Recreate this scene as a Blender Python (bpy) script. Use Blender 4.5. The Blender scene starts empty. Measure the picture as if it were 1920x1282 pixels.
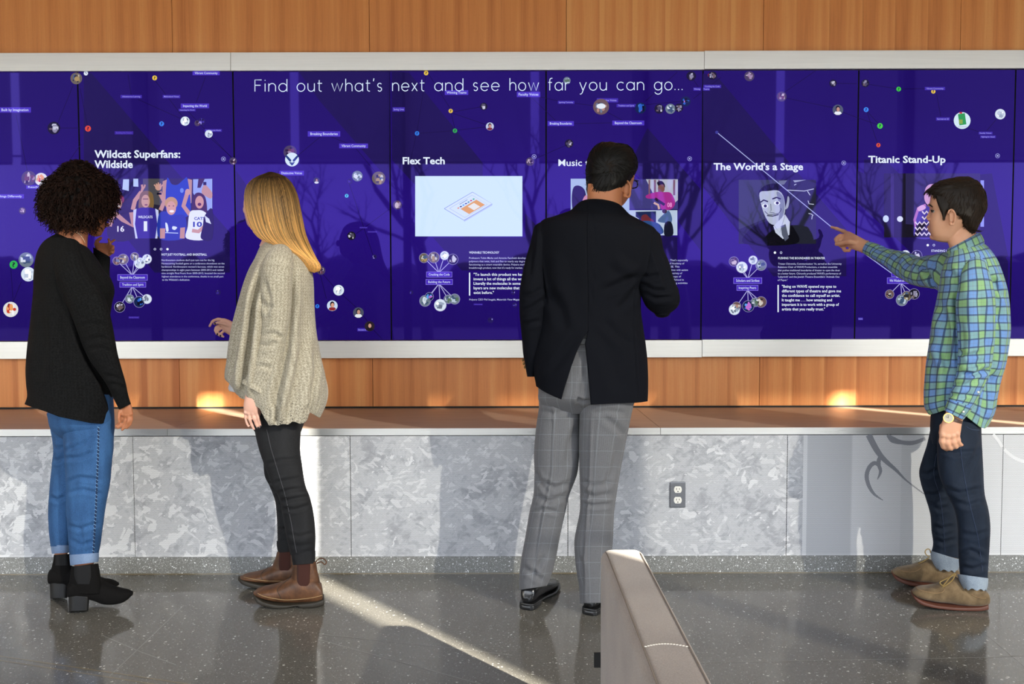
import bpy, bmesh, math, random
import numpy as np
from mathutils import Vector, Matrix, noise as mnoise
sc = bpy.context.scene
COL = sc.collection
# ------------------------------------------------------------------ camera
FPX = 1500.0
PITCH = math.atan(66.0 / FPX)
ROLL = 0.0023
R0 = np.array([1.0, 0, 0]); U0 = np.array([0, math.sin(PITCH), math.cos(PITCH)])
CF = np.array([0, math.cos(PITCH), -math.sin(PITCH)])
CR = R0 * math.cos(ROLL) - U0 * math.sin(ROLL)
CU = U0 * math.cos(ROLL) + R0 * math.sin(ROLL)
CC = np.array([0.0, -4.215, 1.179])
cd = bpy.data.cameras.new('camera'); cam = bpy.data.objects.new('camera', cd); COL.objects.link(cam)
cd.sensor_fit = 'HORIZONTAL'; cd.sensor_width = 36; cd.lens = FPX / 1920 * 36
cd.clip_start = 0.05; cd.clip_end = 300
mw = Matrix.Identity(4)
for i in range(3):
    mw[i][0] = CR[i]; mw[i][1] = CU[i]; mw[i][2] = -CF[i]; mw[i][3] = CC[i]
cam.matrix_world = mw
sc.camera = cam
# ------------------------------------------------------------------ view, sky, sun
sc.view_settings.view_transform = 'Standard'; sc.view_settings.look = 'None'
sc.view_settings.gamma = 1.0; sc.view_settings.use_curve_mapping = False
sc.view_settings.exposure = 0.0
sc.cycles.max_bounces = 8; sc.cycles.diffuse_bounces = 4; sc.cycles.glossy_bounces = 4
sc.cycles.transparent_max_bounces = 12; sc.cycles.transmission_bounces = 4
sc.cycles.caustics_reflective = False; sc.cycles.caustics_refractive = False
sc.cycles.sample_clamp_indirect = 4.0
try: sc.cycles.use_denoising = True
except Exception: pass
SKY_STRENGTH = 6.3
SUN_STRENGTH = 40.0
SUN_ELEV = math.radians(26.0); SUN_AZ = math.atan(0.93)     # from behind the viewer, to the right
wd = bpy.data.worlds.new('sky'); sc.world = wd; wd.use_nodes = True
wn = wd.node_tree; wn.nodes.clear()
wo = wn.nodes.new('ShaderNodeOutputWorld'); wb = wn.nodes.new('ShaderNodeBackground')
wc = wn.nodes.new('ShaderNodeTexCoord'); ws = wn.nodes.new('ShaderNodeSeparateXYZ'); wr = wn.nodes.new('ShaderNodeValToRGB')
wn.links.new(wc.outputs['Generated'], ws.inputs[0]); wn.links.new(ws.outputs['Z'], wr.inputs[0])
wr.color_ramp.elements[0].position = 0.0; wr.color_ramp.elements[0].color = (0.94, 0.95, 1.0, 1)
wr.color_ramp.elements[1].position = 0.45; wr.color_ramp.elements[1].color = (0.76, 0.85, 1.0, 1)
wn.links.new(wr.outputs[0], wb.inputs['Color']); wb.inputs['Strength'].default_value = SKY_STRENGTH
wn.links.new(wb.outputs[0], wo.inputs[0])
sd = bpy.data.lights.new('sun', 'SUN'); sun = bpy.data.objects.new('sun', sd); COL.objects.link(sun)
sd.energy = SUN_STRENGTH; sd.angle = math.radians(0.55); sd.color = (1.0, 0.93, 0.80)
SDIR = Vector((-math.sin(SUN_AZ) * math.cos(SUN_ELEV), math.cos(SUN_AZ) * math.cos(SUN_ELEV), -math.sin(SUN_ELEV)))
sun.rotation_euler = SDIR.to_track_quat('-Z', 'Y').to_euler(); sun.location = (6, -9, 6)
# ------------------------------------------------------------------ mapping between photograph pixels and the place
def ray(px, py):
    return CF + CR * ((px - 960.0) / FPX) - CU * ((py - 641.0) / FPX)
def W(px, py, Y):
    d = ray(px, py); t = (Y - CC[1]) / d[1]
    return CC + d * t
def onfloor(px, py, z=0.0):
    d = ray(px, py); t = (z - CC[2]) / d[2]
    return CC + d * t
def floorY(px, py): return float(onfloor(px, py)[1])
def proj(P):
    d = P - CC; z = d @ CF
    return 960 + FPX * (d @ CR) / z, 641 - FPX * (d @ CU) / z
# ------------------------------------------------------------------ object helpers
def tag(o, label=None, cat=None, group=None, kind=None):
    if label: o['label'] = label
    if cat: o['category'] = cat
    if group: o['group'] = group
    if kind: o['kind'] = kind
    return o
def link(name, me, mats=None, parent=None):
    o = bpy.data.objects.new(name, me); COL.objects.link(o)
    if mats is not None and me is not None:
        for m in (mats if isinstance(mats, (list, tuple)) else [mats]): me.materials.append(m)
    if parent is not None:
        o.parent = parent
        o.matrix_parent_inverse = parent.matrix_world.inverted() if parent.parent is None else Matrix.Identity(4)
    return o
def empty(name, loc):
    o = bpy.data.objects.new(name, None); COL.objects.link(o); o.empty_display_size = 0.1
    o.location = loc; o.matrix_world = Matrix.Translation(Vector(loc)); return o
def child(name, me, mats, parent):
    """mesh given in world coordinates, parented without moving"""
    o = bpy.data.objects.new(name, me); COL.objects.link(o)
    for m in (mats if isinstance(mats, (list, tuple)) else [mats]): me.materials.append(m)
    org = np.zeros(3); p = parent
    while p is not None:
        org += np.array(p.location); p = p.parent
    me.transform(Matrix.Translation(Vector(-org)))
    o.parent = parent
    return o
class MB:
    """collects shapes in world coordinates into one mesh"""
    def __init__(s): s.v = []; s.f = []; s.mi = []; s.n = 0; s.uv = []
    def add(s, V, F, mi=0, uv=None):
        V = np.asarray(V, float); s.v.append(V)
        for f in F: s.f.append(tuple(int(i) + s.n for i in f)); s.mi.append(mi)
        s.uv.append(np.zeros((len(V), 2)) if uv is None else np.asarray(uv))
        s.n += len(V); return s
    def box(s, x0, x1, y0, y1, z0, z1, mi=0):
        V = [(x, y, z) for x in (x0, x1) for y in (y0, y1) for z in (z0, z1)]
        F = [(0, 1, 3, 2), (4, 6, 7, 5), (0, 4, 5, 1), (2, 3, 7, 6), (0, 2, 6, 4), (1, 5, 7, 3)]
        return s.add(V, F, mi)
    def tube(s, pts, rad, sides=8, mi=0, flat=1.0, caps=True):
        P = np.asarray(pts, float); n = len(P)
        rad = np.broadcast_to(np.asarray(rad, float), (n,))
        T = np.gradient(P, axis=0); T /= np.linalg.norm(T, axis=1)[:, None] + 1e-12
        up = np.array([0, 0, 1.0]) if abs(T[0][2]) < 0.9 else np.array([1.0, 0, 0])
        V = []
        A = np.cross(T[0], up); A /= np.linalg.norm(A)
        for i in range(n):
            A = A - T[i] * (A @ T[i]); A /= np.linalg.norm(A) + 1e-12
            B = np.cross(T[i], A)
            for k in range(sides):
                a = 2 * math.pi * k / sides
                V.append(P[i] + rad[i] * (math.cos(a) * A + flat * math.sin(a) * B))
        F = []
        for i in range(n - 1):
            for k in range(sides):
                k2 = (k + 1) % sides
                F.append((i * sides + k, i * sides + k2, (i + 1) * sides + k2, (i + 1) * sides + k))
        if caps:
            F.append(tuple(range(sides - 1, -1, -1))); F.append(tuple((n - 1) * sides + k for k in range(sides)))
        return s.add(V, F, mi)
    def ball(s, c, r, seg=16, rings=10, mi=0):
        r = np.broadcast_to(np.asarray(r, float), (3,)); V = []; F = []
        V.append((0, 0, 1))
        for i in range(1, rings):
            t = math.pi * i / rings
            for k in range(seg):
                a = 2 * math.pi * k / seg; V.append((math.sin(t) * math.cos(a), math.sin(t) * math.sin(a), math.cos(t)))
        V.append((0, 0, -1)); last = len(V) - 1
        for k in range(seg): F.append((0, 1 + k, 1 + (k + 1) % seg))
        for i in range(rings - 2):
            for k in range(seg):
                a = 1 + i * seg; b = a + seg
                F.append((a + k, b + k, b + (k + 1) % seg, a + (k + 1) % seg))
        b = 1 + (rings - 2) * seg
        for k in range(seg): F.append((b + k, last, b + (k + 1) % seg))
        return s.add(np.array(V) * r + np.asarray(c, float), F, mi)
    def mesh(s, name, smooth=False, uv=False):
        me = bpy.data.meshes.new(name)
        V = np.concatenate(s.v) if s.v else np.zeros((0, 3))
        me.from_pydata(V.tolist(), [], s.f)
        if any(s.mi): me.polygons.foreach_set('material_index', s.mi)
        if uv:
            U = np.concatenate(s.uv); l = me.uv_layers.new(name='UVMap')
            vi = np.zeros(len(me.loops), int); me.loops.foreach_get('vertex_index', vi)
            l.data.foreach_set('uv', U[vi].astype(np.float32).ravel())
        if smooth: me.shade_smooth()
        me.update(); return me
def fix_normals(me):
    bm = bmesh.new(); bm.from_mesh(me); bmesh.ops.recalc_face_normals(bm, faces=bm.faces); bm.to_mesh(me); bm.free()
def bevel(o, w, seg=2, ang=0.6):
    m = o.modifiers.new('bevel', 'BEVEL'); m.width = w; m.segments = seg; m.limit_method = 'ANGLE'; m.angle_limit = ang
    return o
# ------------------------------------------------------------------ materials
def lin(*c):
    return tuple(((v / 255.0) / 12.92 if v / 255.0 <= 0.04045 else ((v / 255.0 + 0.055) / 1.055) ** 2.4) for v in c)
class NT:
    def __init__(s, name):
        s.m = bpy.data.materials.new(name); s.m.use_nodes = True; s.t = s.m.node_tree; s.t.nodes.clear()
        s.out = s.t.nodes.new('ShaderNodeOutputMaterial')
        s.p = s.t.nodes.new('ShaderNodeBsdfPrincipled'); s.t.links.new(s.p.outputs[0], s.out.inputs[0])
    def n(s, typ, ins=None, **attr):
        nd = s.t.nodes.new('ShaderNode' + typ)
        for k, v in attr.items(): setattr(nd, k, v)
        for k, v in (ins or {}).items(): s.set(nd.inputs[k], v)
        return nd
    def set(s, sock, v):
        if isinstance(v, bpy.types.NodeSocket): s.t.links.new(v, sock)
        elif isinstance(v, bpy.types.Node): s.t.links.new(v.outputs[0], sock)
        else:
            if hasattr(sock.default_value, '__len__') and len(sock.default_value) == 4 and len(v) == 3: v = tuple(v) + (1,)
            sock.default_value = v
    def P(s, **kw):
        for k, v in kw.items(): s.set(s.p.inputs[k.replace('_', ' ')], v)
        return s
    def math(s, op, a, b=None, c=None, clamp=False):
        nd = s.t.nodes.new('ShaderNodeMath'); nd.operation = op; nd.use_clamp = clamp
        s.set(nd.inputs[0], a)
        if b is not None: s.set(nd.inputs[1], b)
        if c is not None: s.set(nd.inputs[2], c)
        return nd.outputs[0]
    def mix(s, f, a, b, blend='MIX'):
        nd = s.t.nodes.new('ShaderNodeMix'); nd.data_type = 'RGBA'; nd.blend_type = blend
        s.set(nd.inputs[0], f); s.set(nd.inputs[6], a); s.set(nd.inputs[7], b)
        return nd.outputs[2]
    def ramp(s, f, stops, interp='LINEAR'):
        nd = s.t.nodes.new('ShaderNodeValToRGB'); nd.color_ramp.interpolation = interp
        e = nd.color_ramp.elements
        while len(e) < len(stops): e.new(0.5)
        for i, (p, c) in enumerate(stops):
            e[i].position = p; e[i].color = tuple(c) + (1,) if len(c) == 3 else c
        s.set(nd.inputs[0], f); return nd.outputs[0]
    def coord(s, which='Object'): return s.n('TexCoord').outputs[which]
    def geo(s): return s.n('NewGeometry').outputs['Position']
    def mapping(s, v, scale=(1, 1, 1), rot=(0, 0, 0), loc=(0, 0, 0)):
        return s.n('Mapping', {'Vector': v, 'Scale': scale, 'Rotation': rot, 'Location': loc}).outputs[0]
    def noise(s, v, scale=5, detail=3, rough=0.5, dist=0.0, out=0):
        return s.n('TexNoise', {'Vector': v, 'Scale': scale, 'Detail': detail, 'Roughness': rough, 'Distortion': dist}).outputs[out]
    def vor(s, v, scale=5, rand=1.0, out='Distance', feature='F1'):
        return s.n('TexVoronoi', {'Vector': v, 'Scale': scale, 'Randomness': rand}, feature=feature).outputs[out]
    def sep(s, v): return s.n('SeparateXYZ', {0: v}).outputs
    def comb(s, x, y, z): return s.n('CombineXYZ', {0: x, 1: y, 2: z}).outputs[0]
    def bump(s, h, strength=0.3, dist=0.002):
        nd = s.n('Bump', {'Height': h, 'Strength': strength, 'Distance': dist}); s.set(s.p.inputs['Normal'], nd.outputs[0]); return s
def plain(name, c, rough=0.5, metal=0.0, spec=0.5, **kw):
    t = NT(name); t.P(Base_Color=c, Roughness=rough, Metallic=metal)
    t.p.inputs['Specular IOR Level'].default_value = spec
    for k, v in kw.items(): t.set(t.p.inputs[k.replace('_', ' ')], v)
    return t.m
def speckle(name, c, var=0.15, scale=300, rough=0.7, bump=0.2, spec=0.3, **kw):
    """a plain surface with fine natural variation"""
    t = NT(name); v = t.coord()
    f = t.noise(v, scale, 3, 0.6)
    lo = tuple(x * (1 - var) for x in c); hi = tuple(min(1, x * (1 + var)) for x in c)
    t.P(Base_Color=t.ramp(f, [(0.3, lo), (0.7, hi)]), Roughness=rough)
    t.p.inputs['Specular IOR Level'].default_value = spec
    if bump: t.bump(f, bump, 0.001)
    for k, v2 in kw.items(): t.set(t.p.inputs[k.replace('_', ' ')], v2)
    return t.m
# ------------------------------------------------------------------ materials of the place
def mat_wood():
    t = NT('veneer'); v = t.geo(); s = t.sep(v)
    leaf = 0.1703
    xp = t.math('ADD', s[0], 1.7579 + 20 * 1.0218)
    panel = t.math('FLOOR', t.math('DIVIDE', xp, 1.0218))
    lx = t.math('MODULO', xp, leaf)
    li = t.math('FLOOR', t.math('DIVIDE', xp, leaf))
    co = t.comb(t.math('ADD', lx, t.math('MULTIPLY', panel, 3.7)), t.math('MULTIPLY', li, 0.004), t.math('MULTIPLY', s[2], 0.018))
    band = t.noise(co, 16, 2, 0.5)
    fine = t.noise(t.comb(s[0], panel, t.math('MULTIPLY', s[2], 0.02)), 240, 3, 0.6)
    pore = t.noise(t.comb(s[0], 0.0, t.math('MULTIPLY', s[2], 0.08)), 900, 2, 0.6)
    f = t.math('ADD', t.math('MULTIPLY', band, 0.80), t.math('MULTIPLY', fine, 0.26))
    c = t.ramp(f, [(0.36, lin(198, 118, 64)), (0.50, lin(228, 148, 86)), (0.57, lin(234, 155, 92)), (0.70, lin(246, 177, 112))])
    pv = t.n('TexWhiteNoise', {'Vector': t.comb(panel, 0.5, 0.5)}).outputs['Value']
    c = t.mix(t.math('MULTIPLY', pv, 0.22), c, lin(210, 128, 78))
    edge = t.math('LESS_THAN', lx, 0.0022)
    c = t.mix(t.math('MULTIPLY', edge, 0.35), c, lin(216, 140, 88))
    c = t.mix(t.math('MULTIPLY', t.math('LESS_THAN', pore, 0.36), 0.25), c, lin(140, 76, 38))
    t.P(Base_Color=c, Roughness=0.42); t.p.inputs['Specular IOR Level'].default_value = 0.35
    t.bump(pore, 0.06, 0.0005); return t.m
def mat_alu(name, c=(0.84, 0.83, 0.81), rough=0.40):
    t = NT(name); v = t.geo()
    g = t.noise(t.mapping(v, (3, 60, 420)), 1.0, 3, 0.6)
    t.P(Base_Color=t.ramp(g, [(0.3, tuple(x * 0.9 for x in c)), (0.7, c)]), Metallic=0.75,
        Roughness=t.math('ADD', t.math('MULTIPLY', g, 0.12), rough - 0.06), Anisotropic=0.6)
    t.bump(g, 0.05, 0.0004); return t.m
def mat_perf():
    """printed perforated metal: pale flakes over grey washes, larger to the left, fine brush strokes to the middle"""
    t = NT('perforated_print'); v = t.geo(); s = t.sep(v)
    big = t.math('SUBTRACT', 1.0, t.math('SMOOTH_MAX', 0.0, t.math('MINIMUM', 1.0, t.math('MULTIPLY', t.math('ADD', s[0], 1.9), 0.9)), 0.05))
    wv = t.n('TexNoise', {'Vector': v, 'Scale': 7.0, 'Detail': 3.0}).outputs['Color']
    vv = t.n('VectorMath', {0: v, 1: t.n('VectorMath', {0: wv, 1: (0.07, 0.07, 0.07)}, operation='MULTIPLY').outputs[0]}, operation='ADD').outputs[0]
    def leaves(rot, sc_, st):
        q = t.mapping(t.mapping(vv, (1, 1, 1), (0, rot, 0)), (sc_, sc_, sc_ * st)); return t.sep(t.n('TexVoronoi', {'Vector': q, 'Scale': 1.0, 'Randomness': 1.0}).outputs['Color'])[0]
    l1 = leaves(0.9, 15.0, 2.3); l2 = leaves(-0.6, 24.0, 2.8); l3 = leaves(0.2, 38.0, 2.2)
    a = t.noise(vv, 6.0, 4, 0.6, 0.3); d = t.noise(t.mapping(t.mapping(vv, (1, 1, 1), (0, 0.8, 0)), (1, 1, 2.2)), 15, 4, 0.7, 0.9)
    wash = t.math('ADD', t.math('MULTIPLY', a, 0.50), t.math('ADD', t.math('MULTIPLY', d, 0.36), t.math('ADD', t.math('MULTIPLY', l1, 0.07), t.math('ADD', t.math('MULTIPLY', l2, 0.07), t.math('MULTIPLY', l3, 0.05)))))
    fm = t.noise(v, 3.2, 2, 0.5)
    fl = t.math('MULTIPLY', t.math('GREATER_THAN', t.math('MAXIMUM', t.math('MULTIPLY', l2, 1.0), t.math('MULTIPLY', l3, 0.98)), 0.90), t.math('GREATER_THAN', fm, 0.47))
    big_s = t.noise(t.mapping(t.mapping(vv, (1, 1, 1), (0, 0.6, 0)), (1, 1, 1.3)), 17, 3, 0.5, 0.5)
    blob = t.math('GREATER_THAN', t.math('ADD', big_s, t.math('MULTIPLY', big, 0.11)), 0.655)
    fd = t.vor(v, 30, 1.0, 'Distance')
    fl2 = t.math('LESS_THAN', t.math('ADD', fd, t.math('MULTIPLY', t.noise(v, 40, 1), 0.3)), t.math('ADD', 0.22, t.math('MULTIPLY', big, 0.10)))
    c = t.ramp(wash, [(0.38, lin(158, 159, 164)), (0.47, lin(178, 179, 184)), (0.53, lin(196, 197, 201)), (0.58, lin(186, 187, 191)), (0.66, lin(214, 214, 217))])
    c = t.mix(t.math('MULTIPLY', fl, 0.5), c, lin(224, 224, 226))
    c = t.mix(t.math('MULTIPLY', blob, 0.75), c, lin(228, 228, 230))
    c = t.mix(t.math('MULTIPLY', fl2, 0.6), c, lin(226, 226, 229))
    right = t.math('GREATER_THAN', s[0], 1.2792)
    rb = t.ramp(t.math('MULTIPLY', t.math('SUBTRACT', s[0], 1.2792), 1.0), [(0.0, lin(222, 222, 224)), (0.018, lin(222, 222, 224)), (0.019, lin(192, 193, 197)), (0.21, lin(190, 191, 195)), (0.218, lin(214, 214, 217)), (0.43, lin(214, 214, 217)), (0.432, lin(205, 206, 209)), (0.9, lin(218, 218, 220))])
    c = t.mix(right, c, rb)
    pitch = 0.0062
    hx = t.math('DIVIDE', s[0], pitch); hz = t.math('DIVIDE', s[2], pitch * 0.866)
    row = t.math('FLOOR', hz)
    fx = t.math('SUBTRACT', t.math('FRACT', t.math('ADD', hx, t.math('MULTIPLY', t.math('MODULO', row, 2.0), 0.5))), 0.5)
    fz = t.math('SUBTRACT', t.math('FRACT', hz), 0.5)
    r2 = t.math('ADD', t.math('MULTIPLY', fx, fx), t.math('MULTIPLY', fz, fz))
    hole = t.math('LESS_THAN', r2, 0.085)
    inz = t.math('MULTIPLY', t.math('GREATER_THAN', s[2], 0.088), t.math('LESS_THAN', s[2], 0.612))
    hole = t.math('MULTIPLY', hole, inz)
    c = t.mix(t.math('MULTIPLY', hole, 0.55), c, lin(92, 96, 108))
    t.P(Base_Color=c, Roughness=0.5); t.p.inputs['Specular IOR Level'].default_value = 0.3; return t.m
def mat_terrazzo(name, base, chip, rough, amount=0.12, scale=70, spec=0.5):
    t = NT(name); v = t.geo()
    wob = t.n('TexNoise', {'Vector': v, 'Scale': scale * 1.6, 'Detail': 2.0}).outputs['Color']
    v = t.n('VectorMath', {0: v, 1: t.n('VectorMath', {0: wob, 1: (1.1 / scale, 1.1 / scale, 1.1 / scale)}, operation='MULTIPLY').outputs[0]}, operation='ADD').outputs[0]
    cell = t.n('TexVoronoi', {'Vector': v, 'Scale': scale, 'Randomness': 1.0})
    rnd = t.sep(cell.outputs['Color'])
    sz = t.math('MULTIPLY', t.math('SUBTRACT', rnd[0], 1.0 - amount), 0.42 / amount)
    m1 = t.math('LESS_THAN', cell.outputs['Distance'], sz)
    cell2 = t.n('TexVoronoi', {'Vector': v, 'Scale': scale * 2.3, 'Randomness': 1.0}); r2 = t.sep(cell2.outputs['Color'])
    m2 = t.math('LESS_THAN', cell2.outputs['Distance'], t.math('MULTIPLY', t.math('SUBTRACT', r2[1], 1.0 - amount * 1.2), 0.4 / amount))
    m3 = t.math('LESS_THAN', cell2.outputs['Distance'], t.math('MULTIPLY', t.math('SUBTRACT', r2[2], 0.72), 1.3))
    f = t.noise(v, 160, 3, 0.7); g = t.noise(v, 1.3, 2, 0.5)
    c = t.ramp(f, [(0.35, tuple(x * 0.72 for x in base)), (0.65, tuple(x * 1.22 for x in base))])
    c = t.mix(t.math('MULTIPLY', g, 0.25), c, tuple(x * 1.25 for x in base))
    c = t.mix(t.math('MULTIPLY', m3, 0.6), c, tuple(x * 0.35 for x in base))
    c = t.mix(t.math('MULTIPLY', m2, 0.75), c, tuple(x * 0.8 for x in chip))
    c = t.mix(m1, c, chip)
    t.P(Base_Color=c, Roughness=rough); t.p.inputs['Specular IOR Level'].default_value = spec; return t.m
M_wood = mat_wood(); M_alu = mat_alu('brushed_aluminium'); M_alu2 = mat_alu('aluminium_edge', (0.72, 0.73, 0.74), 0.3)
M_perf = mat_perf()
M_floor = mat_terrazzo('terrazzo_floor', (0.132, 0.123, 0.108), (0.62, 0.60, 0.55), 0.105, 0.12, 100, 0.85)
M_base = mat_terrazzo('terrazzo_base', (0.20, 0.20, 0.19), (0.85, 0.86, 0.86), 0.25, 0.34, 120, 0.5)
M_gap = plain('dark_joint', (0.01, 0.01, 0.01), 0.8)
M_strip = plain('zinc_strip', (0.25, 0.24, 0.22), 0.12, 0.0, 0.85)
M_brass = plain('brass_strip', (0.20, 0.16, 0.10), 0.12, 0.0, 0.85)
M_white = plain('painted_white', (0.72, 0.72, 0.70), 0.7)
M_vine = plain('printed_grey', lin(132, 134, 142), 0.5)
M_pale = plain('printed_pale', lin(226, 226, 228), 0.5)
def mat_top():
    t = NT('bench_laminate'); v = t.geo()
    g = t.noise(t.mapping(v, (4, 60, 1)), 1.0, 4, 0.6)
    h = t.noise(v, 260, 2)
    t.P(Base_Color=t.ramp(g, [(0.3, lin(150, 124, 106)), (0.7, lin(172, 146, 126))]), Roughness=t.math('ADD', 0.30, t.math('MULTIPLY', h, 0.12)))
    t.p.inputs['Specular IOR Level'].default_value = 0.6; t.bump(h, 0.05, 0.0004); return t.m
M_top = mat_top()
# ------------------------------------------------------------------ the room
XL, XR, YB, YW, ZC = -6.6, 8.4, 0.0, -5.0, 4.35
BY = -0.7266; BZ = 0.6462
m = MB(); m.box(XL, XR, YW - 0.3, 0.3, -0.2, 0.0)
floor = tag(link('floor', m.mesh('floor'), M_floor), kind='structure')
def strip_between(p0, p1, w, z=0.0006):
    a = onfloor(p0[0], p0[1], z); b = onfloor(p1[0], p1[1], z); d = b - a; d /= np.linalg.norm(d); n = np.array([-d[1], d[0], 0]) * w / 2
    return [a + n, a - n, b - n, b + n]
m = MB()
for p0, p1 in [((345, 1134), (205, 1268)), ((190, 1190), (262, 1221)), ((262, 1221), (330, 1246)), ((598, 1188), (860, 1216)), ((596, 1198), (960, 1298)), ((860, 1216), (960, 1228)),
               ((1845, 1185), (1925, 1252)), ((1850, 1232), (1925, 1228)), ((1310, 1242), (1850, 1232))]:
    q = strip_between(p0, p1, 0.0035); m.add(q, [(0, 1, 2, 3)])
child('divider_strip', m.mesh('divider_strip'), M_strip, floor)
m = MB()
for p0, p1 in [((-10, 1228), (420, 1292)), ((-10, 1236), (300, 1284))]:
    q = strip_between(p0, p1, 0.006); m.add(q, [(0, 1, 2, 3)])
child('brass_strip', m.mesh('brass_strip'), M_brass, floor)
# wood wall in panels with open joints
m = MB(); j = [-1.7579 + 1.0218 * k for k in range(-5, 11)]
for a, b in zip(j[:-1], j[1:]):
    m.box(a + 0.0013, b - 0.0013, 0.0, 0.03, 0.0, ZC)
wall = tag(link('wall_back', m.mesh('wall_back'), M_wood), kind='structure')
m = MB(); m.box(XL, XR, 0.03, 0.25, 0, ZC); child('backing', m.mesh('backing'), M_gap, wall)
m = MB(); m.box(XL - 0.2, XL, YW, 0.25, 0, ZC); tag(link('wall_left', m.mesh('wall_left'), M_white), kind='structure')
m = MB(); m.box(XR, XR + 0.2, YW, 0.25, 0, ZC); tag(link('wall_right', m.mesh('wall_right'), M_white), kind='structure')
m = MB(); m.box(XL, XR, YW - 0.3, 0.25, ZC, ZC + 0.2); tag(link('ceiling', m.mesh('ceiling'), M_white), kind='structure')
m = MB(); m.box(XL, XR, BY + 0.004, BY + 0.06, 0, 0.0776)
for x in (-1.6668, 0.2449, 1.209, -0.7121, 2.1568): pass
tag(link('baseboard_back', m.mesh('baseboard_back'), M_base), kind='structure')
m = MB(); m.box(XL, XR, BY + 0.001, BY + 0.0035, 0, 0.004); tag(link('trim_1', m.mesh('trim_1'), M_brass), kind='structure')
m = MB(); m.box(XL, XR, -0.012, -0.001, BZ + 0.0005, BZ + 0.008); tag(link('trim_2', m.mesh('trim_2'), M_gap), kind='structure')
# ------------------------------------------------------------------ window wall behind the viewer
ZH = 4.19            # window head
SL = [-5.6, -2.45, 0.264, 3.035, 6.38]   # slits between the roller shades
M_frame = plain('window_frame', (0.10, 0.10, 0.11), 0.5)
m = MB(); m.box(XL, XR, YW - 0.15, YW, ZH, ZC)
tag(link('wall_front', m.mesh('wall_front'), M_white), kind='structure')
def glass_mat():
    t = NT('window_glass'); tr = t.n('BsdfTransparent', {'Color': (0.95, 0.97, 0.96, 1)}); gl = t.n('BsdfGlossy', {'Roughness': 0.0})
    mx = t.n('MixShader', {0: 0.05, 1: tr, 2: gl}); t.t.links.new(mx.outputs[0], t.out.inputs[0]); return t.m
def shade_mat():
    t = NT('shade_mesh'); tr = t.n('BsdfTransparent', {'Color': (1, 1, 1, 1)}); di = t.n('BsdfDiffuse', {'Color': (0.10, 0.10, 0.11, 1)})
    tl = t.n('BsdfTranslucent', {'Color': (0.30, 0.30, 0.32, 1)})
    a = t.n('MixShader', {0: 0.3, 1: di, 2: tl}); mx = t.n('MixShader', {0: SHADE_OPEN, 1: a, 2: tr}); t.t.links.new(mx.outputs[0], t.out.inputs[0]); return t.m
SHADE_OPEN = 0.06
M_glass = glass_mat(); M_shade = shade_mat()
mull = [XL, -4.1, -1.2, 1.55, 4.55, 7.2, XR]
for i in range(len(mull) - 1):
    a, b = mull[i], mull[i + 1]
    m = MB()
    m.box(a - 0.04, a + 0.04, YW - 0.15, YW - 0.03, 0, ZH); m.box(b - 0.04, b + 0.04, YW - 0.15, YW - 0.03, 0, ZH)
    m.box(a, b, YW - 0.15, YW - 0.03, ZH - 0.06, ZH); m.box(a, b, YW - 0.15, YW - 0.03, 0, 0.12)
    w = tag(link('window_%d' % (i + 1), m.mesh('window'), M_frame), kind='structure')
    m = MB(); m.add([(a, YW - 0.1, 0.1), (b, YW - 0.1, 0.1), (b, YW - 0.1, ZH), (a, YW - 0.1, ZH)], [(0, 1, 2, 3)])
    child('pane', m.mesh('pane'), M_glass, w)
E = [XL] + SL + [XR]
SHZ = 2.81
for i in range(len(E) - 1):
    g0 = 0.0 if i == 0 else 0.048; g1 = 0.0 if i == len(E) - 2 else 0.048
    a, b = E[i] + g0, E[i + 1] - g1
    m = MB(); m.add([(a, YW + 0.013, SHZ), (b, YW + 0.013, SHZ), (b, YW + 0.013, ZH), (a, YW + 0.013, ZH)], [(0, 1, 2, 3)])
    t_ = empty('roller_shade', ((a + b) / 2, YW, SHZ))
    child('fabric', m.mesh('fabric'), M_shade, t_)
    m = MB(); m.tube([(a, YW + 0.013, SHZ), (b, YW + 0.013, SHZ)], 0.012, 8); child('hem_bar', m.mesh('hem_bar'), M_alu, t_)
    m = MB(); m.box(a, b, YW + 0.002, YW + 0.09, ZH, ZH + 0.11); child('cassette', m.mesh('cassette'), M_alu, t_)
    tag(t_, 'grey mesh roller shade lowered halfway over the window wall behind the viewer', 'shade', 'roller shades on the window wall')
# added unseen sheets outside that dim the sun, with slanted gaps for its strips
CY0, CY1, CZ0, CZ1 = YW - 0.16, YW - 3.4, SHZ + 0.13, SHZ + 0.68
CE = [XL - 1.5] + SL + [XR + 6.0]
for i in range(len(CE) - 1):
    g0 = 0.0 if i == 0 else 0.07; g1 = 0.0 if i == len(CE) - 2 else 0.07
    V = []
    for z_ in (0, 0.004):
        for yy, zz in ((CY0, CZ0), (CY1, CZ1)):
            k = 0.93 * (YW - yy)
            V += [(CE[i] + g0 + k, yy, zz + z_), (CE[i + 1] - g1 + k, yy, zz + z_)]
    m = MB(); m.add(V[:4], [(0, 1, 3, 2)])
    t_ = link('added_sun_filter', m.mesh('added_sun_filter'), M_shade)
    tag(t_, 'added unseen mesh sheet dimming the sun outside the window wall behind the viewer', 'canopy', 'added sun filter sheets outside')
m = MB(); m.box(-60, 60, -80, YW - 0.3, -0.3, -0.05)
tag(link('ground', m.mesh('ground'), speckle('winter_grass', (0.10, 0.095, 0.06), 0.3, 6, 0.9, 0)), kind='structure')
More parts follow.
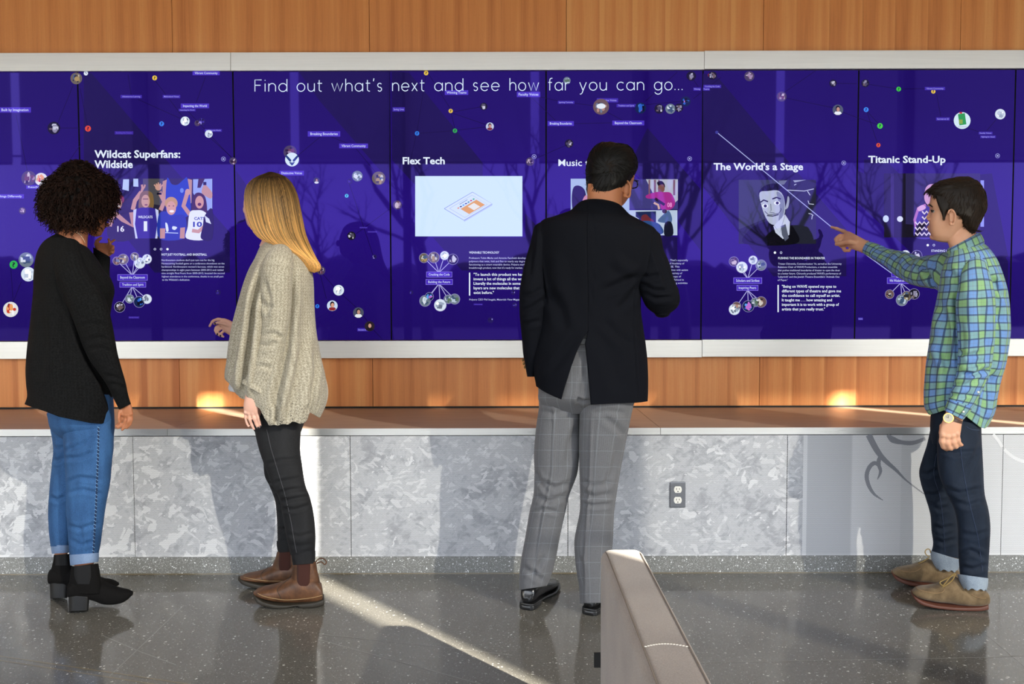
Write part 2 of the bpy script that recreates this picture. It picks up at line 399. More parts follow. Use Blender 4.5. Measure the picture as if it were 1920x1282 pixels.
# ------------------------------------------------------------------ bench
def seg_things(edges, fn):
    for a, b in zip(edges[:-1], edges[1:]): fn(a, b)
tops = [XL, -3.6, -1.5123, 0.65, 2.75, XR]
tl = ['brown bench top slab at the far left end, mostly out of frame', 'brown bench top slab behind the person in the black sweater', 'long brown bench top slab behind the beige sweater and the navy blazer',
      'brown bench top slab behind the person in the plaid shirt', 'brown bench top slab at the far right end, out of frame']
for (a, b), lab in zip(zip(tops[:-1], tops[1:]), tl):
    t_ = empty('bench_countertop', ((a + b) / 2, BY, BZ - 0.028))
    m = MB(); m.box(a + 0.001, b - 0.001, BY + 0.012, 0.0, BZ - 0.028, BZ); child('slab', m.mesh('slab'), M_top, t_)
    m = MB(); m.box(a + 0.001, b - 0.001, BY, BY + 0.011, BZ - 0.029, BZ + 0.0008); o = child('front_edge', m.mesh('front_edge'), M_alu2, t_); tag(o, 'brushed aluminium front edge')
    tag(t_, lab, 'bench', 'bench top slabs')
m = MB(); m.box(XL, XR, BY + 0.035, BY + 0.05, 0.08, BZ - 0.03); tag(link('wall_bench', m.mesh('wall_bench'), M_gap), kind='structure')
pn = [-3.577 - 0.955, -2.622, -1.6668, -0.7121, 0.2449, 1.209, 2.1568, 3.11]
pl = {1: 'pale flaked perforated metal bench panel at the left edge of the picture', 2: 'perforated metal bench panel with white flakes between jeans and brown boots',
      3: 'perforated metal bench panel between the black jeans and the grey trousers', 4: 'perforated metal bench panel that holds the power outlet',
      5: 'perforated metal bench panel with a printed curling vine behind the dark jeans', 6: 'perforated metal bench panel at the right edge of the picture'}
def ribbon(m, pts, ws, Y, mi):
    P = np.array([W(x, y, Y) for x, y in pts]); n = len(pts)
    # resample smoothly
    t = np.linspace(0, n - 1, n * 6); k = np.arange(n)
    Q = np.stack([cr(k, P[:, i], t) for i in range(3)], 1); w = np.interp(t, k, ws) / 425.0 / 2
    T = np.gradient(Q, axis=0); T /= np.linalg.norm(T, axis=1)[:, None]
    N = np.stack([-T[:, 2], 0 * T[:, 0], T[:, 0]], 1)
    V = np.concatenate([Q + N * w[:, None], Q - N * w[:, None]]); V[:, 1] = Y; c = len(Q)
    m.add(V, [(i, i + 1, c + i + 1, c + i) for i in range(c - 1)], mi)
def cr(k, y, t):
    """Catmull-Rom through integer knots"""
    y = np.asarray(y, float); n = len(y); i = np.clip(np.floor(t).astype(int), 0, n - 2); u = t - i
    p0 = y[np.maximum(i - 1, 0)]; p1 = y[i]; p2 = y[i + 1]; p3 = y[np.minimum(i + 2, n - 1)]
    m1 = (p2 - p0) / 2; m2 = (p3 - p1) / 2
    return (2 * u**3 - 3 * u**2 + 1) * p1 + (u**3 - 2 * u**2 + u) * m1 + (-2 * u**3 + 3 * u**2) * p2 + (u**3 - u**2) * m2
for i, lab in pl.items():
    a, b = pn[i], pn[i + 1]
    m = MB(); m.box(a + 0.0015, b - 0.0015, BY + 0.002, BY + 0.028, 0.0785, BZ - 0.033)
    o = link('bench_facing', m.mesh('bench_facing'), [M_perf, M_vine, M_pale])
    tag(o, lab, 'panel', 'perforated panels on the bench front')
    if i == 5:
        q = MB()
        ribbon(q, [(1629, 815), (1640, 837), (1652, 855), (1665, 868), (1680, 881), (1700, 901), (1733, 926)], [12, 11, 10, 8, 6, 3, 1.5], BY + 0.0012, 0)
        ribbon(q, [(1652, 855), (1648, 862), (1648, 872), (1651, 884), (1645, 899)], [6, 8, 7, 6, 1], BY + 0.0011, 0)
        ribbon(q, [(1650, 874), (1640, 868), (1630, 876), (1625, 892), (1629, 910), (1639, 926), (1656, 938)], [5, 8, 8, 8, 7, 5, 1], BY + 0.0013, 0)
        ribbon(q, [(1664, 815), (1674, 824), (1690, 829), (1712, 830), (1735, 822)], [5, 12, 8, 8, 6], BY + 0.0012, 0)
        me = q.mesh('vine_print'); me.transform(Matrix.Translation(-Vector(o.location))); child('vine_print', me, M_vine, o)
    if i in (5, 6):
        q = MB()
        pts = [(1868, 812), (1878, 830), (1890, 846), (1905, 858), (1925, 866)] if i == 6 else [(1862, 800 + 14), (1872, 826), (1879, 838)]
        if i == 6: pts = [(1883, 842), (1893, 852), (1906, 860), (1925, 867)]
        ribbon(q, pts, [6] * len(pts), BY + 0.0012, 0)
        child('arc_print', q.mesh('arc_print'), M_pale, o)
# ------------------------------------------------------------------ power outlet
a = W(1256, 903, BY); b = W(1285, 951, BY); ox, oz = (a[0] + b[0]) / 2, (a[2] + b[2]) / 2; hw, hh = (b[0] - a[0]) / 2, (a[2] - b[2]) / 2
M_steel = mat_alu('outlet_steel', (0.20, 0.205, 0.22), 0.3); M_ivory = plain('outlet_white', (0.82, 0.80, 0.74), 0.35)
ou = empty('power_outlet', (ox, BY, oz - hh)); tag(ou, 'double power outlet with steel plate low on the perforated bench panel', 'outlet')
m = MB(); m.box(ox - hw, ox + hw, BY - 0.004, BY + 0.0022, oz - hh, oz + hh)
o = child('wall_plate', m.mesh('wall_plate'), M_steel, ou); bevel(o, 0.003, 3)
for dz in (0.0235, -0.0235):
    m = MB(); n = 28; zc = oz + dz
    ring = []
    for k in range(n):
        an = 2 * math.pi * k / n; x = 0.0172 * math.cos(an); z = 0.0172 * math.sin(an); z = max(-0.0142, min(0.0142, z * 1.08)); ring.append((ox + x, z + zc))
    V = [(x, BY - 0.0062, z) for x, z in ring] + [(x, BY - 0.003, z) for x, z in ring]
    m.add(V, [tuple(range(n))] + [(k, n + k, n + (k + 1) % n, (k + 1) % n) for k in range(n)])
    me = m.mesh('receptacle'); fix_normals(me); r = child('receptacle', me, M_ivory, ou)
    for dx, h in ((-0.0064, 0.0085), (0.0064, 0.007)):
        m = MB(); m.box(ox + dx - 0.0012, ox + dx + 0.0012, BY - 0.0066, BY - 0.005, zc + 0.003 - h / 2, zc + 0.003 + h / 2); child('slot', m.mesh('slot'), M_gap, r)
    m = MB(); m.tube([(ox, BY - 0.0066, zc - 0.0085), (ox, BY - 0.005, zc - 0.0085)], 0.0026, 10); child('ground_hole', m.mesh('ground_hole'), M_gap, r)
m = MB(); m.ball((ox, BY - 0.004, oz), (0.003, 0.0015, 0.003), 10, 6); child('screw', m.mesh('screw', True), M_steel, ou)
# ------------------------------------------------------------------ display frame
for z0, z1, y0, lab in ((2.3945, 2.487, -0.046, 'brushed aluminium rail running above the row of touchscreens'), (0.9125, 1.0035, -0.046, 'brushed aluminium rail running below the row of touchscreens')):
    fr = empty('frame_rail', (0, -0.02, z0)); tag(fr, lab, 'frame', 'rails of the display frame')
    e = [-4.4, -1.4427, 0.9916, 4.4]
    for k, (a, b) in enumerate(zip(e[:-1], e[1:])):
        m = MB(); lift = 0.003 if k == 2 else 0
        m.box(a + 0.0006, b - 0.0006, y0, -0.0005, z0 + lift, z1 + lift); o = child('rail_segment', m.mesh('rail_segment'), M_alu, fr); bevel(o, 0.0015, 2)
# ------------------------------------------------------------------ touchscreens and what they show
YS = -0.030
SEAM = [-3.0430, -2.2390, -1.4376, -0.6307, 0.1790, 0.9888, 1.7930, 2.6029, 3.4110]
ZS0, ZS1 = 1.0070, 2.3938
def mat_screen():
    t = NT('screen_picture')
    a = t.n('VertexColor'); a.layer_name = 'Col'
    t.P(Base_Color=(0.004, 0.004, 0.006), Roughness=0.025, Emission_Color=a.outputs[0], Emission_Strength=1.0)
    t.p.inputs['Specular IOR Level'].default_value = 0.42
    t.set(t.p.inputs['Specular Tint'], (0.20, 0.12, 0.95, 1)); return t.m
M_scr = mat_screen()
def hexc(h): return lin(int(h[0:2], 16), int(h[2:4], 16), int(h[4:6], 16))
class Gfx:
    """flat picture elements given in photograph pixels, laid on the screen plane"""
    def __init__(s, layer=1): s.v = []; s.f = []; s.c = []; s.L = layer; s.sub = 0
    def poly(s, pts, col, dl=0):
        col = hexc(col) if isinstance(col, str) else col
        s.sub += 1
        Y = YS - 0.00012 * (s.L) - 0.0000075 * s.sub
        b = len(s.v)
        for x, y in pts: s.v.append(W(x, y, Y))
        s.f.append(tuple(range(b, b + len(pts)))); s.c.append(col); return s
    def rect(s, x0, y0, x1, y1, col): return s.poly([(x0, y0), (x0, y1), (x1, y1), (x1, y0)], col)
    def ell(s, cx, cy, rx, ry, col, n=22, a0=0, a1=360):
        return s.poly([(cx + rx * math.cos(math.radians(a0 + (a1 - a0) * k / n)), cy + ry * math.sin(math.radians(a0 + (a1 - a0) * k / n))) for k in range(n if a1 - a0 >= 360 else n + 1)], col)
    def line(s, pts, w, col):
        col = hexc(col) if isinstance(col, str) else col
        s.sub += 1; Y = YS - 0.00012 * s.L - 0.0000075 * s.sub
        P = np.array(pts, float); T = np.gradient(P, axis=0); T /= np.linalg.norm(T, axis=1)[:, None] + 1e-9
        N = np.stack([-T[:, 1], T[:, 0]], 1) * w / 2; b = len(s.v); n = len(P)
        for p in list(P + N) + list(P - N): s.v.append(W(p[0], p[1], Y))
        for i in range(n - 1): s.f.append((b + i, b + i + 1, b + n + i + 1, b + n + i)); s.c.append(col)
        return s
    def ring(s, cx, cy, r, w, col, n=24):
        return s.line([(cx + r * math.cos(2 * math.pi * k / n), cy + r * math.sin(2 * math.pi * k / n)) for k in range(n + 1)], w, col)
    def blob(s, pts, col):
        P = np.array(pts + pts[:1] + pts[1:2], float); n = len(pts)
        t = np.linspace(0, n, n * 5, endpoint=False)
        Q = np.array(pts[-1:] + pts + pts[:3], float); k = np.arange(len(Q))
        x = cr(k, Q[:, 0], t + 1); y = cr(k, Q[:, 1], t + 1)
        return s.poly(list(zip(x, y)), col)
    def text(s, txt, x0, x1, base, cap, col, bold=0.0):
        V, F, w = glyphs(txt, bold)
        col = hexc(col) if isinstance(col, str) else col
        s.sub += 1; Y = YS - 0.00012 * s.L - 0.0000075 * s.sub; b = len(s.v)
        sx = (x1 - x0) / w; sy = cap / CAPH
        for x, y in V: s.v.append(W(x0 + x * sx, base - y * sy, Y))
        for f in F: s.f.append(tuple(i + b for i in f)); s.c.append(col)
        return s
    def obj(s, name, parent=None, solid=0):
        me = bpy.data.meshes.new(name); me.from_pydata([tuple(v) for v in s.v], [], s.f)
        ca = me.color_attributes.new('Col', 'FLOAT_COLOR', 'CORNER')
        buf = []
        for p, c in zip(me.polygons, s.c): buf += [c[0], c[1], c[2], 1.0] * len(p.vertices)
        ca.data.foreach_set('color', np.array(buf, np.float32))
        # all faces look towards the viewer
        me.update()
        flip = [p.index for p in me.polygons if p.normal.y > 0]
        if flip:
            bm = bmesh.new(); bm.from_mesh(me); bm.faces.ensure_lookup_table()
            bmesh.ops.reverse_faces(bm, faces=[bm.faces[i] for i in flip]); bm.to_mesh(me); bm.free()
        return child(name, me, M_scr, parent)
_gc = {}
def glyphs(txt, bold):
    k = (txt, bold)
    if k in _gc: return _gc[k]
    cu = bpy.data.curves.new('t', 'FONT'); cu.body = txt; cu.offset = bold; cu.resolution_u = 2; cu.fill_mode = 'FRONT'
    o = bpy.data.objects.new('t', cu)
    me = o.to_mesh()
    V = np.array([(v.co.x, v.co.y) for v in me.vertices]) if len(me.vertices) else np.zeros((1, 2))
    F = [tuple(p.vertices) for p in me.polygons]
    o.to_mesh_clear(); bpy.data.objects.remove(o); bpy.data.curves.remove(cu)
    x0 = V[:, 0].min(); V[:, 0] -= x0; w = max(V[:, 0].max(), 1e-3)
    _gc[k] = (V, F, w); return _gc[k]
CAPH = 1.0
CAPH = float(glyphs('H', 0.0)[0][:, 1].max())
# thin monoline headline letters
def arc(cx, cy, r, a0, a1, n=14, ry=None):
    return [(cx + r * math.cos(math.radians(a0 + (a1 - a0) * k / n)), cy + (ry or r) * math.sin(math.radians(a0 + (a1 - a0) * k / n))) for k in range(n + 1)]
_o = arc(.5, .5, .5, 0, 360, 24); _n = [(0, .58)] + arc(.42, .58, .42, 180, 0) + [(.84, 0)]
GL = {'F': ([[(0, 0), (0, 1.45), (.82, 1.45)], [(0, .78), (.7, .78)]], .85), 'i': ([[(0, 0), (0, 1)], [(0, 1.34), (0, 1.44)]], .05),
      'n': ([[(0, 0), (0, 1)], _n], .84), 'd': ([_o, [(1, 0), (1, 1.55)]], 1), 'o': ([_o], 1), 'u': ([[(0, 1), (0, .42)] + arc(.42, .42, .42, 180, 360) + [(.84, 1)], [(.84, .42), (.84, 0)]], .84),
      't': ([[(.22, 1.4), (.22, .25)] + arc(.46, .25, .24, 180, 290, 8), [(0, 1), (.58, 1)]], .6), 'w': ([[(0, 1), (.36, 0), (.72, 1), (1.08, 0), (1.44, 1)]], 1.44),
      'h': ([[(0, 0), (0, 1.55)], _n], .84), 'a': ([_o, [(1, 1), (1, 0)]], 1), "'": ([[(.08, 1.6), (0, 1.25)]], .1),
      's': ([arc(.33, .745, .255, 30, 270, 10) + arc(.33, .25, .25, 90, -150, 10)], .62), 'e': ([[(0, .5), (1, .5)], arc(.5, .5, .5, 0, 318, 20)], 1),
      'x': ([[(0, 0), (.72, 1)], [(0, 1), (.72, 0)]], .72), 'f': ([[(.2, 0), (.2, 1.25)] + arc(.47, 1.25, .27, 180, 70, 8), [(0, 1), (.5, 1)]], .52),
      'r': ([[(0, 0), (0, 1)], [(0, .58)] + arc(.4, .6, .4, 180, 62, 8)], .58), 'y': ([[(0, 1), (.42, 0)], [(.86, 1), (.3, -.35), (.16, -.47), (.02, -.47)]], .86),
      'c': ([arc(.5, .5, .5, 48, 312, 18)], .86), 'g': ([_o, [(1, 1), (1, -.02)] + arc(.5, -.02, .5, 0, -150, 12)], 1), '.': ([[(0, 0), (0, .12)]], .08), ' ': ([], .55)}
def headline(g, word, x0, x1, base, xh, w, col):
    tot = sum(GL[c][1] for c in word) + .40 * (len(word) - 1); u = (x1 - x0) / tot; x = x0
    for c in word:
        st, wd = GL[c]
        for pl_ in st: g.line([(x + p[0] * u, base - p[1] * xh) for p in pl_], w, col)
        x += (wd + .40) * u
WHT = 'E4EEFF'; TAGC = '4A32C4'; INK = '0A0330'
panels = []
plab = ['touchscreen panel at the left edge of the picture tagged Built by Imagination', 'touchscreen panel showing the photo of cheering sports fans beside the curly hair',
        'touchscreen panel behind the blonde hair with floating round photos and no article', 'touchscreen panel with the large white tablet drawing between blonde hair and navy blazer',
        'touchscreen panel titled Music behind the dark haired head', 'touchscreen panel with the black and white portrait photo of a man in a tie',
        'touchscreen panel with the dark stage photo behind the plaid shirt wearer', 'narrow slice of touchscreen panel at the right edge of the picture']
BGC = (0.0110, 0.0022, 0.112)
BGD = (0.0095, 0.0042, 0.066)
BGM = (0.0160, 0.0030, 0.172)
M_bez = plain('screen_bezel', (0.003, 0.003, 0.004), 0.7, 0.0, 0.1)
for i in range(8):
    a, b = SEAM[i] + 0.0038, SEAM[i + 1] - 0.0038
    e = empty('touchscreen_panel', ((a + b) / 2, YS, ZS0)); tag(e, plab[i], 'screen', 'touchscreen panels in the wall frame')
    m = MB(); m.box(SEAM[i] + 0.0004, SEAM[i + 1] - 0.0004, YS + 0.0002, -0.0005, ZS0, ZS1); child('bezel', m.mesh('bezel'), M_bez, e)
    me = bpy.data.meshes.new('screen')
    zz = np.linspace(ZS0, ZS1, 13); V = []; F = []
    for z in zz: V += [(a, YS, z), (b, YS, z)]
    for k in range(12): F.append((2 * k, 2 * k + 1, 2 * k + 3, 2 * k + 2))
    me.from_pydata(V, [], F); ca = me.color_attributes.new('Col', 'FLOAT_COLOR', 'CORNER')
    buf = []
    for p in me.polygons:
        for v in p.vertices:
            t_ = (V[v][2] - ZS0) / (ZS1 - ZS0); q = math.exp(-((t_ - 0.45) / 0.28) ** 2)
            c = [BGC[j] * (1 - q) + BGM[j] * q for j in range(3)]; buf += c + [1.0]
    ca.data.foreach_set('color', np.array(buf, np.float32))
    child('screen', me, M_scr, e); panels.append(e)
def panel_at(x):
    X = float(W(x, 400, YS)[0])
    for i in range(8):
        if SEAM[i] <= X < SEAM[i + 1]: return i
    return 0 if X < SEAM[0] else 7
def clipx(pts, i):
    """clip a pixel polygon to a panel's width"""
    x0 = proj(np.array([SEAM[i] + 0.0038, YS, 1.7]))[0]; x1 = proj(np.array([SEAM[i + 1] - 0.0038, YS, 1.7]))[0]
    for lim, sg in ((x0, 1), (x1, -1)):
        out = []
        for k in range(len(pts)):
            p, q = pts[k], pts[(k + 1) % len(pts)]; ip = (p[0] - lim) * sg >= 0; iq = (q[0] - lim) * sg >= 0
            if ip: out.append(p)
            if ip != iq:
                u = (lim - p[0]) / (q[0] - p[0]); out.append((lim, p[1] + u * (q[1] - p[1])))
        pts = out
        if len(pts) < 3: return []
    return pts
# dark and light facets of the background
for i, polys in {0: [([(-140, 134), (-10, 134), (0, 190), (120, 320), (200, 420), (200, 640), (-140, 640)], None)],
                 1: [([(157, 134), (172, 138), (325, 315), (431, 436), (431, 511), (290, 511), (240, 450), (157, 352)], BGD)],
                 2: [([(600, 190), (735, 345), (735, 134), (560, 134)], BGD), ([(443, 320), (500, 400), (443, 420)], BGD)],
                 3: [([(735, 134), (767, 136), (905, 305), (905, 445), (870, 445), (735, 300)], BGD), ([(812, 445), (1020, 445), (1020, 507), (866, 507)], BGD), ([(985, 400), (1022, 440), (1022, 520), (985, 520)], BGD)],
                 4: [([(1214, 240), (1314, 355), (1314, 470), (1260, 400), (1180, 310)], BGD), ([(1026, 400), (1270, 445), (1270, 530), (1026, 530)], BGD)],
                 5: [([(1318, 138), (1342, 140), (1480, 305), (1587, 430), (1587, 518), (1450, 518), (1318, 350)], BGD)],
                 6: [([(1608, 320), (1620, 325), (1705, 420), (1860, 440), (1890, 490), (1890, 540), (1780, 540), (1608, 380)], BGD), ([(1620, 299), (1660, 299), (1700, 340), (1860, 325), (1890, 480), (1860, 500), (1620, 370)], BGD)]}.items():
    g = Gfx(0)
    for pts, c in polys:
        if c is None: continue
        q = clipx(pts, i)
        if q: g.poly(q, c)
    if g.f: g.obj('background_facet', panels[i])
# reflections aside, the drawn link lines (dark) between nodes
dk = [[(30, 215), (52, 325)], [(137, 160), (108, 232)], [(113, 240), (152, 240)], [(20, 500), (25, 570)], [(40, 528), (24, 568)], [(152, 270), (120, 315)],
      [(240, 140), (246, 178)], [(290, 150), (345, 222)], [(385, 145), (368, 192)], [(258, 186), (338, 222)], [(352, 208), (436, 298)], [(380, 246), (436, 296)], [(150, 165), (164, 236)],
      [(601, 256), (558, 292)], [(622, 257), (660, 272)], [(668, 279), (706, 325)], [(655, 345), (680, 420), (700, 480)], [(668, 438), (730, 392)], [(604, 512), (628, 540), (672, 580), (692, 606)], [(600, 513), (612, 560)], [(698, 616), (717, 636)],
      [(799, 138), (782, 246)], [(802, 136), (845, 205)], [(848, 210), (903, 200)], [(848, 212), (915, 235)], [(846, 212), (853, 242)], [(786, 250), (850, 245)], [(856, 244), (912, 238)], [(780, 254), (770, 300)],
      [(998, 184), (1042, 226)], [(1014, 182), (1050, 190), (1112, 198)], [(1076, 232), (1148, 230)], [(1138, 210), (1168, 226)], [(1210, 190), (1270, 135)], [(1212, 196), (1276, 190)], [(998, 300), (1062, 272)],
      [(1468, 175), (1530, 132)], [(1475, 184), (1562, 202)], [(1580, 210), (1606, 220)], [(1294, 140), (1310, 164)], [(1352, 145), (1300, 185)], [(1568, 156), (1606, 157)],
      [(1628, 158), (1680, 166)], [(1690, 167), (1734, 166)], [(1606, 220), (1646, 234)], [(1627, 210), (1648, 233)], [(1626, 211), (1645, 268)], [(1756, 176), (1764, 218)], [(1781, 226), (1790, 229)], [(1815, 240), (1838, 248)], [(1868, 224), (1850, 245)]]
byp = {}
for l in dk: byp.setdefault(panel_at(l[0][0] + 1), []).append(l)
for i, ls in byp.items():
    for l in ls: Gfx(1).line(l, 0.9, INK).obj('link_line', panels[i])
# headline
for pi, words in {2: [('Find', 478, 538), ('out', 557, 604), ("what's", 622, 716)], 3: [('next', 736, 796), ('and', 815, 868), ('see', 887, 936), ('how', 956, 1010)], 4: [('far', 1028, 1068), ('you', 1087, 1137), ('can', 1157, 1207), ('go...', 1227, 1280)]}.items():
    for wd_, x0, x1 in words:
        g = Gfx(6); headline(g, wd_, x0, x1, 171.5 - 1.5 * (x0 - 478) / 800 * 2 if False else 171.5 - (x0 - 478) / 800 * 3, 15.0, 1.6, 'D8E6FF'); g.obj('headline_word', panels[pi])
# titles
for pi, ls in {1: [('Wildcat Superfans:', 177, 338, 295.5, 13.5), ('Wildside', 177, 249, 314.5, 13.5)], 3: [('Flex Tech', 755, 834, 307.5, 12.5)], 4: [('Music t', 1047, 1104, 311, 12)],
               5: [("The World's a Stage", 1338, 1506, 318.5, 12.5)], 6: [('Titanic Stand-Up', 1628, 1773, 305, 12.5)]}.items():
    g = Gfx(6)
    for t_, x0, x1, b, c in ls: g.text(t_, x0, x1, b, c, WHT, 0.010 if 'M' in t_ else 0.026)
    g.obj('title', panels[pi])
# word tags
tags = [('Built by Imagination', -2, 201, 58, 211, 1), ('Things Differently', -8, 364, 45, 372, 1), ('Reaching for', 49, 347, 95, 354, 1),
        ('Vibrant Community', 361, 133, 412, 141, 1), ('Adventurous Learning', 226, 178, 266, 184, 0), ('Multicultural Voices', 305, 178, 338, 184, 0), ('Impacting the World', 339, 194, 392, 203, 1), ('Impacting the World', 335, 204, 367, 208.5, 0),
        ('Building the Future', 215, 246, 250, 252, -1), ('Impacting the World', 384, 242, 416, 247, 0), ('Beyond the Classroom', 221, 515, 276, 525, 2), ('Tradition and Spirit', 225, 529, 273, 538, 2), ('Faculty Voices', 241, 593, 261, 597, -1),
        ('Breaking Boundaries', 577, 246, 638, 256, 1), ('Vibrant Community', 636, 269, 690, 278, 1), ('Distinctive Voices', 524, 320, 570, 329, 1), ('Saving Lives', 674, 425, 689, 428, -1), ('Innovation', 689, 433, 707, 436, -1), ('Success at 22', 670, 615, 692, 621, 0),
        ('Saving Lives', 736, 201, 759, 209, 0), ('Winning Teams', 834, 169, 878, 178, 1), ('Faculty Voices', 969, 172, 1013, 182, 1), ('Cracking the Code', 800, 510, 847, 519, 2), ('Building the Future', 799, 524, 848, 533, 2), ('Winning', 888, 569, 905, 572, -1),
        ('Breaking Boundaries', 1027, 227, 1076, 236, 1), ('Igniting Curiosity', 1046, 189, 1077, 194.5, 0), ('Distinctive Voices', 1119, 184, 1159, 192, 0), ('Tradition and Spirit', 1156, 195, 1192, 201, 0), ('Beyond the Classroom', 1148, 226, 1208, 235, 1), ('Winning', 1300, 164, 1314, 170, 0),
        ('Teams', 1318, 164, 1331, 170, 0), ('Cracking the Code', 1319, 159, 1352, 165, 0), ('Scholars and Scribes', 1376, 521, 1428, 531, 2), ('Inspiring Peers', 1382, 535, 1421, 544, 2), ('Inspiring Beings', 1609, 595, 1618, 600, 0),
        ('Vibrant Community', 1734, 163, 1772, 169, 0), ('Success at 22', 1755, 220, 1781, 226, 0), ('Faculty Voices', 1835, 247, 1861, 252, 0), ('Fighting for Good', 1838, 254, 1867, 259, 0), ('Wit Wisdom & Humor', 1664, 521, 1712, 531, 2), ('Humor', 1672, 509, 1690, 518, 2)]
for t_, x0, y0, x1, y1, st in tags:
    pi = panel_at((x0 + x1) / 2); g = Gfx(3 if st != 2 else 4)
    if st == 2: g.rect(x0 - .8, y0 - .8, x1 + .8, y1 + .8, '8A7CE8')
    g.rect(x0, y0, x1, y1, {2: '4426B8', 1: '4A34BE', 0: '3E2AA6', -1: '3A2496'}[st])
    h = y1 - y0; pad = (x1 - x0) * 0.08
    if t_ not in ('Humor',): g.text(t_, x0 + pad, x1 - pad, y1 - h * .28, h * .48, {2: 'DCE6FF', 1: 'DCE6FF', 0: 'A8A4F0', -1: '6656D0'}[st], 0.006)
    g.obj('word_tag', panels[pi])
# question-mark dots
for x, y, r, c in [(290, 146, 4.6, 'E6C23C'), (165, 241, 5.6, 'DE4A22'), (303, 232, 4.6, '3C82F0'), (799, 137, 4.2, 'E6C23C'), (845, 208, 4, 'E6C23C'), (853, 245, 4.2, '2FA648'), (782, 250, 4.2, '2C78E0'), (1332.5, 141, 5, 'E0441E'),
                   (1685, 167, 4.4, '3CC83C'), (1624, 205.5, 4.6, '3C86F0'), (1650, 236, 5.2, '46D23C'), (1647, 272, 4, 'E0521E'), (25.5, 496, 7.6, '2FB34A'), (650, 367, 3.5, '4FC0E8'), (595, 574, 3.8, '2C78E8'), (1750, 171.5, 4, 'E6C23C')]:
    g = Gfx(2); g.ell(x, y, r, r, c); g.text('?', x - r * .38, x + r * .38, y + r * .55, r * 1.1, '1A1030', 0.02); g.obj('question_dot', panels[panel_at(x)])
# round photographs
rng = random.Random(11)
PAL = {'k': ['14121C', 'C8C8D8', '4A4658', '8C88A0', '6A5A5A'], 'g': ['6E7C88', 'B8C8D8', '3C5070', 'D8E0EA', '587058'], 'b': ['10204A', '2C62C8', '5AA0F0', '0A0A18', 'C070D0'], 'w': ['D8E4F2', 'FFFFFF', '9AA8BC', 'BCC8DC', '6C7488'],
       'p': ['4A3E58', 'A088A8', '2A1A30', 'C8B8C8', '6A4050'], 'r': ['E0E0E0', 'C83A20', 'E8A060', 'F4F4F4', '5A2A1A'], 'y': ['6A6050', 'A89058', '2A2A30', 'C8C8C0', '4A6080'], 'v': ['241A5A', '4A3AB0', '8A80D8', '3A2A90', '1A1040'],
       'o': ['6A5450', 'B08878', '30282A', 'D0C8C0', '6A7A90']}
def disc_photo(x, y, r, pal, ring=0, layer=4):
    g = Gfx(layer)
    if ring: g.ell(x, y, r + .7, r + .7, '9A94C8')
    P = PAL[pal]; g.ell(x, y, r, r, P[0])
    n = 9 if r > 6 else 5
    for k in range(n):
        an = rng.random() * 6.28; d = r * 0.62 * math.sqrt(rng.random()); cx, cy = x + d * math.cos(an), y + d * math.sin(an); m_ = (r - d) * 0.92
        c = P[1 + rng.randrange(len(P) - 1)]
        q = rng.random()
        if q < .4: g.ell(cx, cy, m_ * rng.uniform(.25, .6), m_ * rng.uniform(.4, .95), c, 10)
        elif q < .75:
            w_, h_ = m_ * rng.uniform(.3, .65), m_ * rng.uniform(.2, .65); g.rect(cx - w_, cy - h_, cx + w_, cy + h_, c)
        else: g.poly([(cx + m_ * rng.uniform(.3, .9) * math.cos(t), cy + m_ * rng.uniform(.3, .9) * math.sin(t)) for t in (0, 1.3, 2.6, 3.9, 5.2)], c)
    g.obj('round_photo', panels[panel_at(x)])
def face_disc(x, y, r, skin, hair, shirt, bg, ring=0, layer=4):
    g = Gfx(layer)
    if ring: g.ell(x, y, r + .7, r + .7, '9A94C8')
    g.ell(x, y, r, r, bg); g.poly([(x - r * .72, y + r * .66), (x - r * .45, y + r * .3), (x + r * .45, y + r * .3), (x + r * .72, y + r * .66), (x + r * .3, y + r * .93), (x - r * .3, y + r * .93)], shirt)
    g.ell(x, y - r * .25, r * .42, r * .56, hair); g.ell(x + r * .05, y - r * .1, r * .3, r * .42, skin); g.obj('round_photo', panels[panel_at(x)])
for x, y, r, p in [(101, 240, 12, 'k'), (143, 147, 11, 'y'), (161, 137.5, 4, 'w'), (347, 227, 8.6, 'w'), (370, 231, 5.5, 'p'), (378, 228, 7, 'v'), (391.5, 251, 7.3, 'w'), (437, 302, 7, 'p'), (54, 334, 14, 'p'), (77, 336, 12, 'r'), (42, 395, 6.6, 'p'), (53, 514, 13.5, 'w'), (49, 487, 14, 'g'), (20, 580, 14.3, 'r'), (409, 548, 5, 'v'),
                   (544, 285, 12.5, 'p'), (656, 340, 5, 'v'), (670, 330, 10, 'g'), (710, 334, 12.6, 'y'), (659, 442, 8, 'k'), (702, 481.5, 4.6, 'v'), (602, 507, 8, 'p'), (635, 544, 10, 'w'),
                   (907, 199.5, 7, 'k'), (745, 384, 8.4, 'p'), (994, 303, 8, 'p'), (962, 548, 4.5, 'v'), (965, 571.5, 4.5, 'v'), (920, 600, 5.5, 'v'), (771, 548, 4, 'v'),
                   (1063, 151, 6.8, 'g'), (1127, 200, 15, 'o'), (1201, 202.5, 10.5, 'b'), (1236, 204, 9, 'k'), (1273, 202, 8, 'k'), (1257, 204, 9.5, 'g'), (1285.5, 190, 9.4, 'b'), (1296, 134.5, 9, 'k'), (1067, 269, 8, 'k'),
                   (1336, 133, 8, 'k'), (1405, 142, 9.4, 'p'), (1465.5, 181, 9.4, 'p'), (1562, 156, 7, 'k'), (1622.5, 156, 7.4, 'k'), (1875.5, 214, 9.8, 'w')]:
    if y - r < 133.0: y = 133.4 + r
    disc_photo(x, y, r, p)
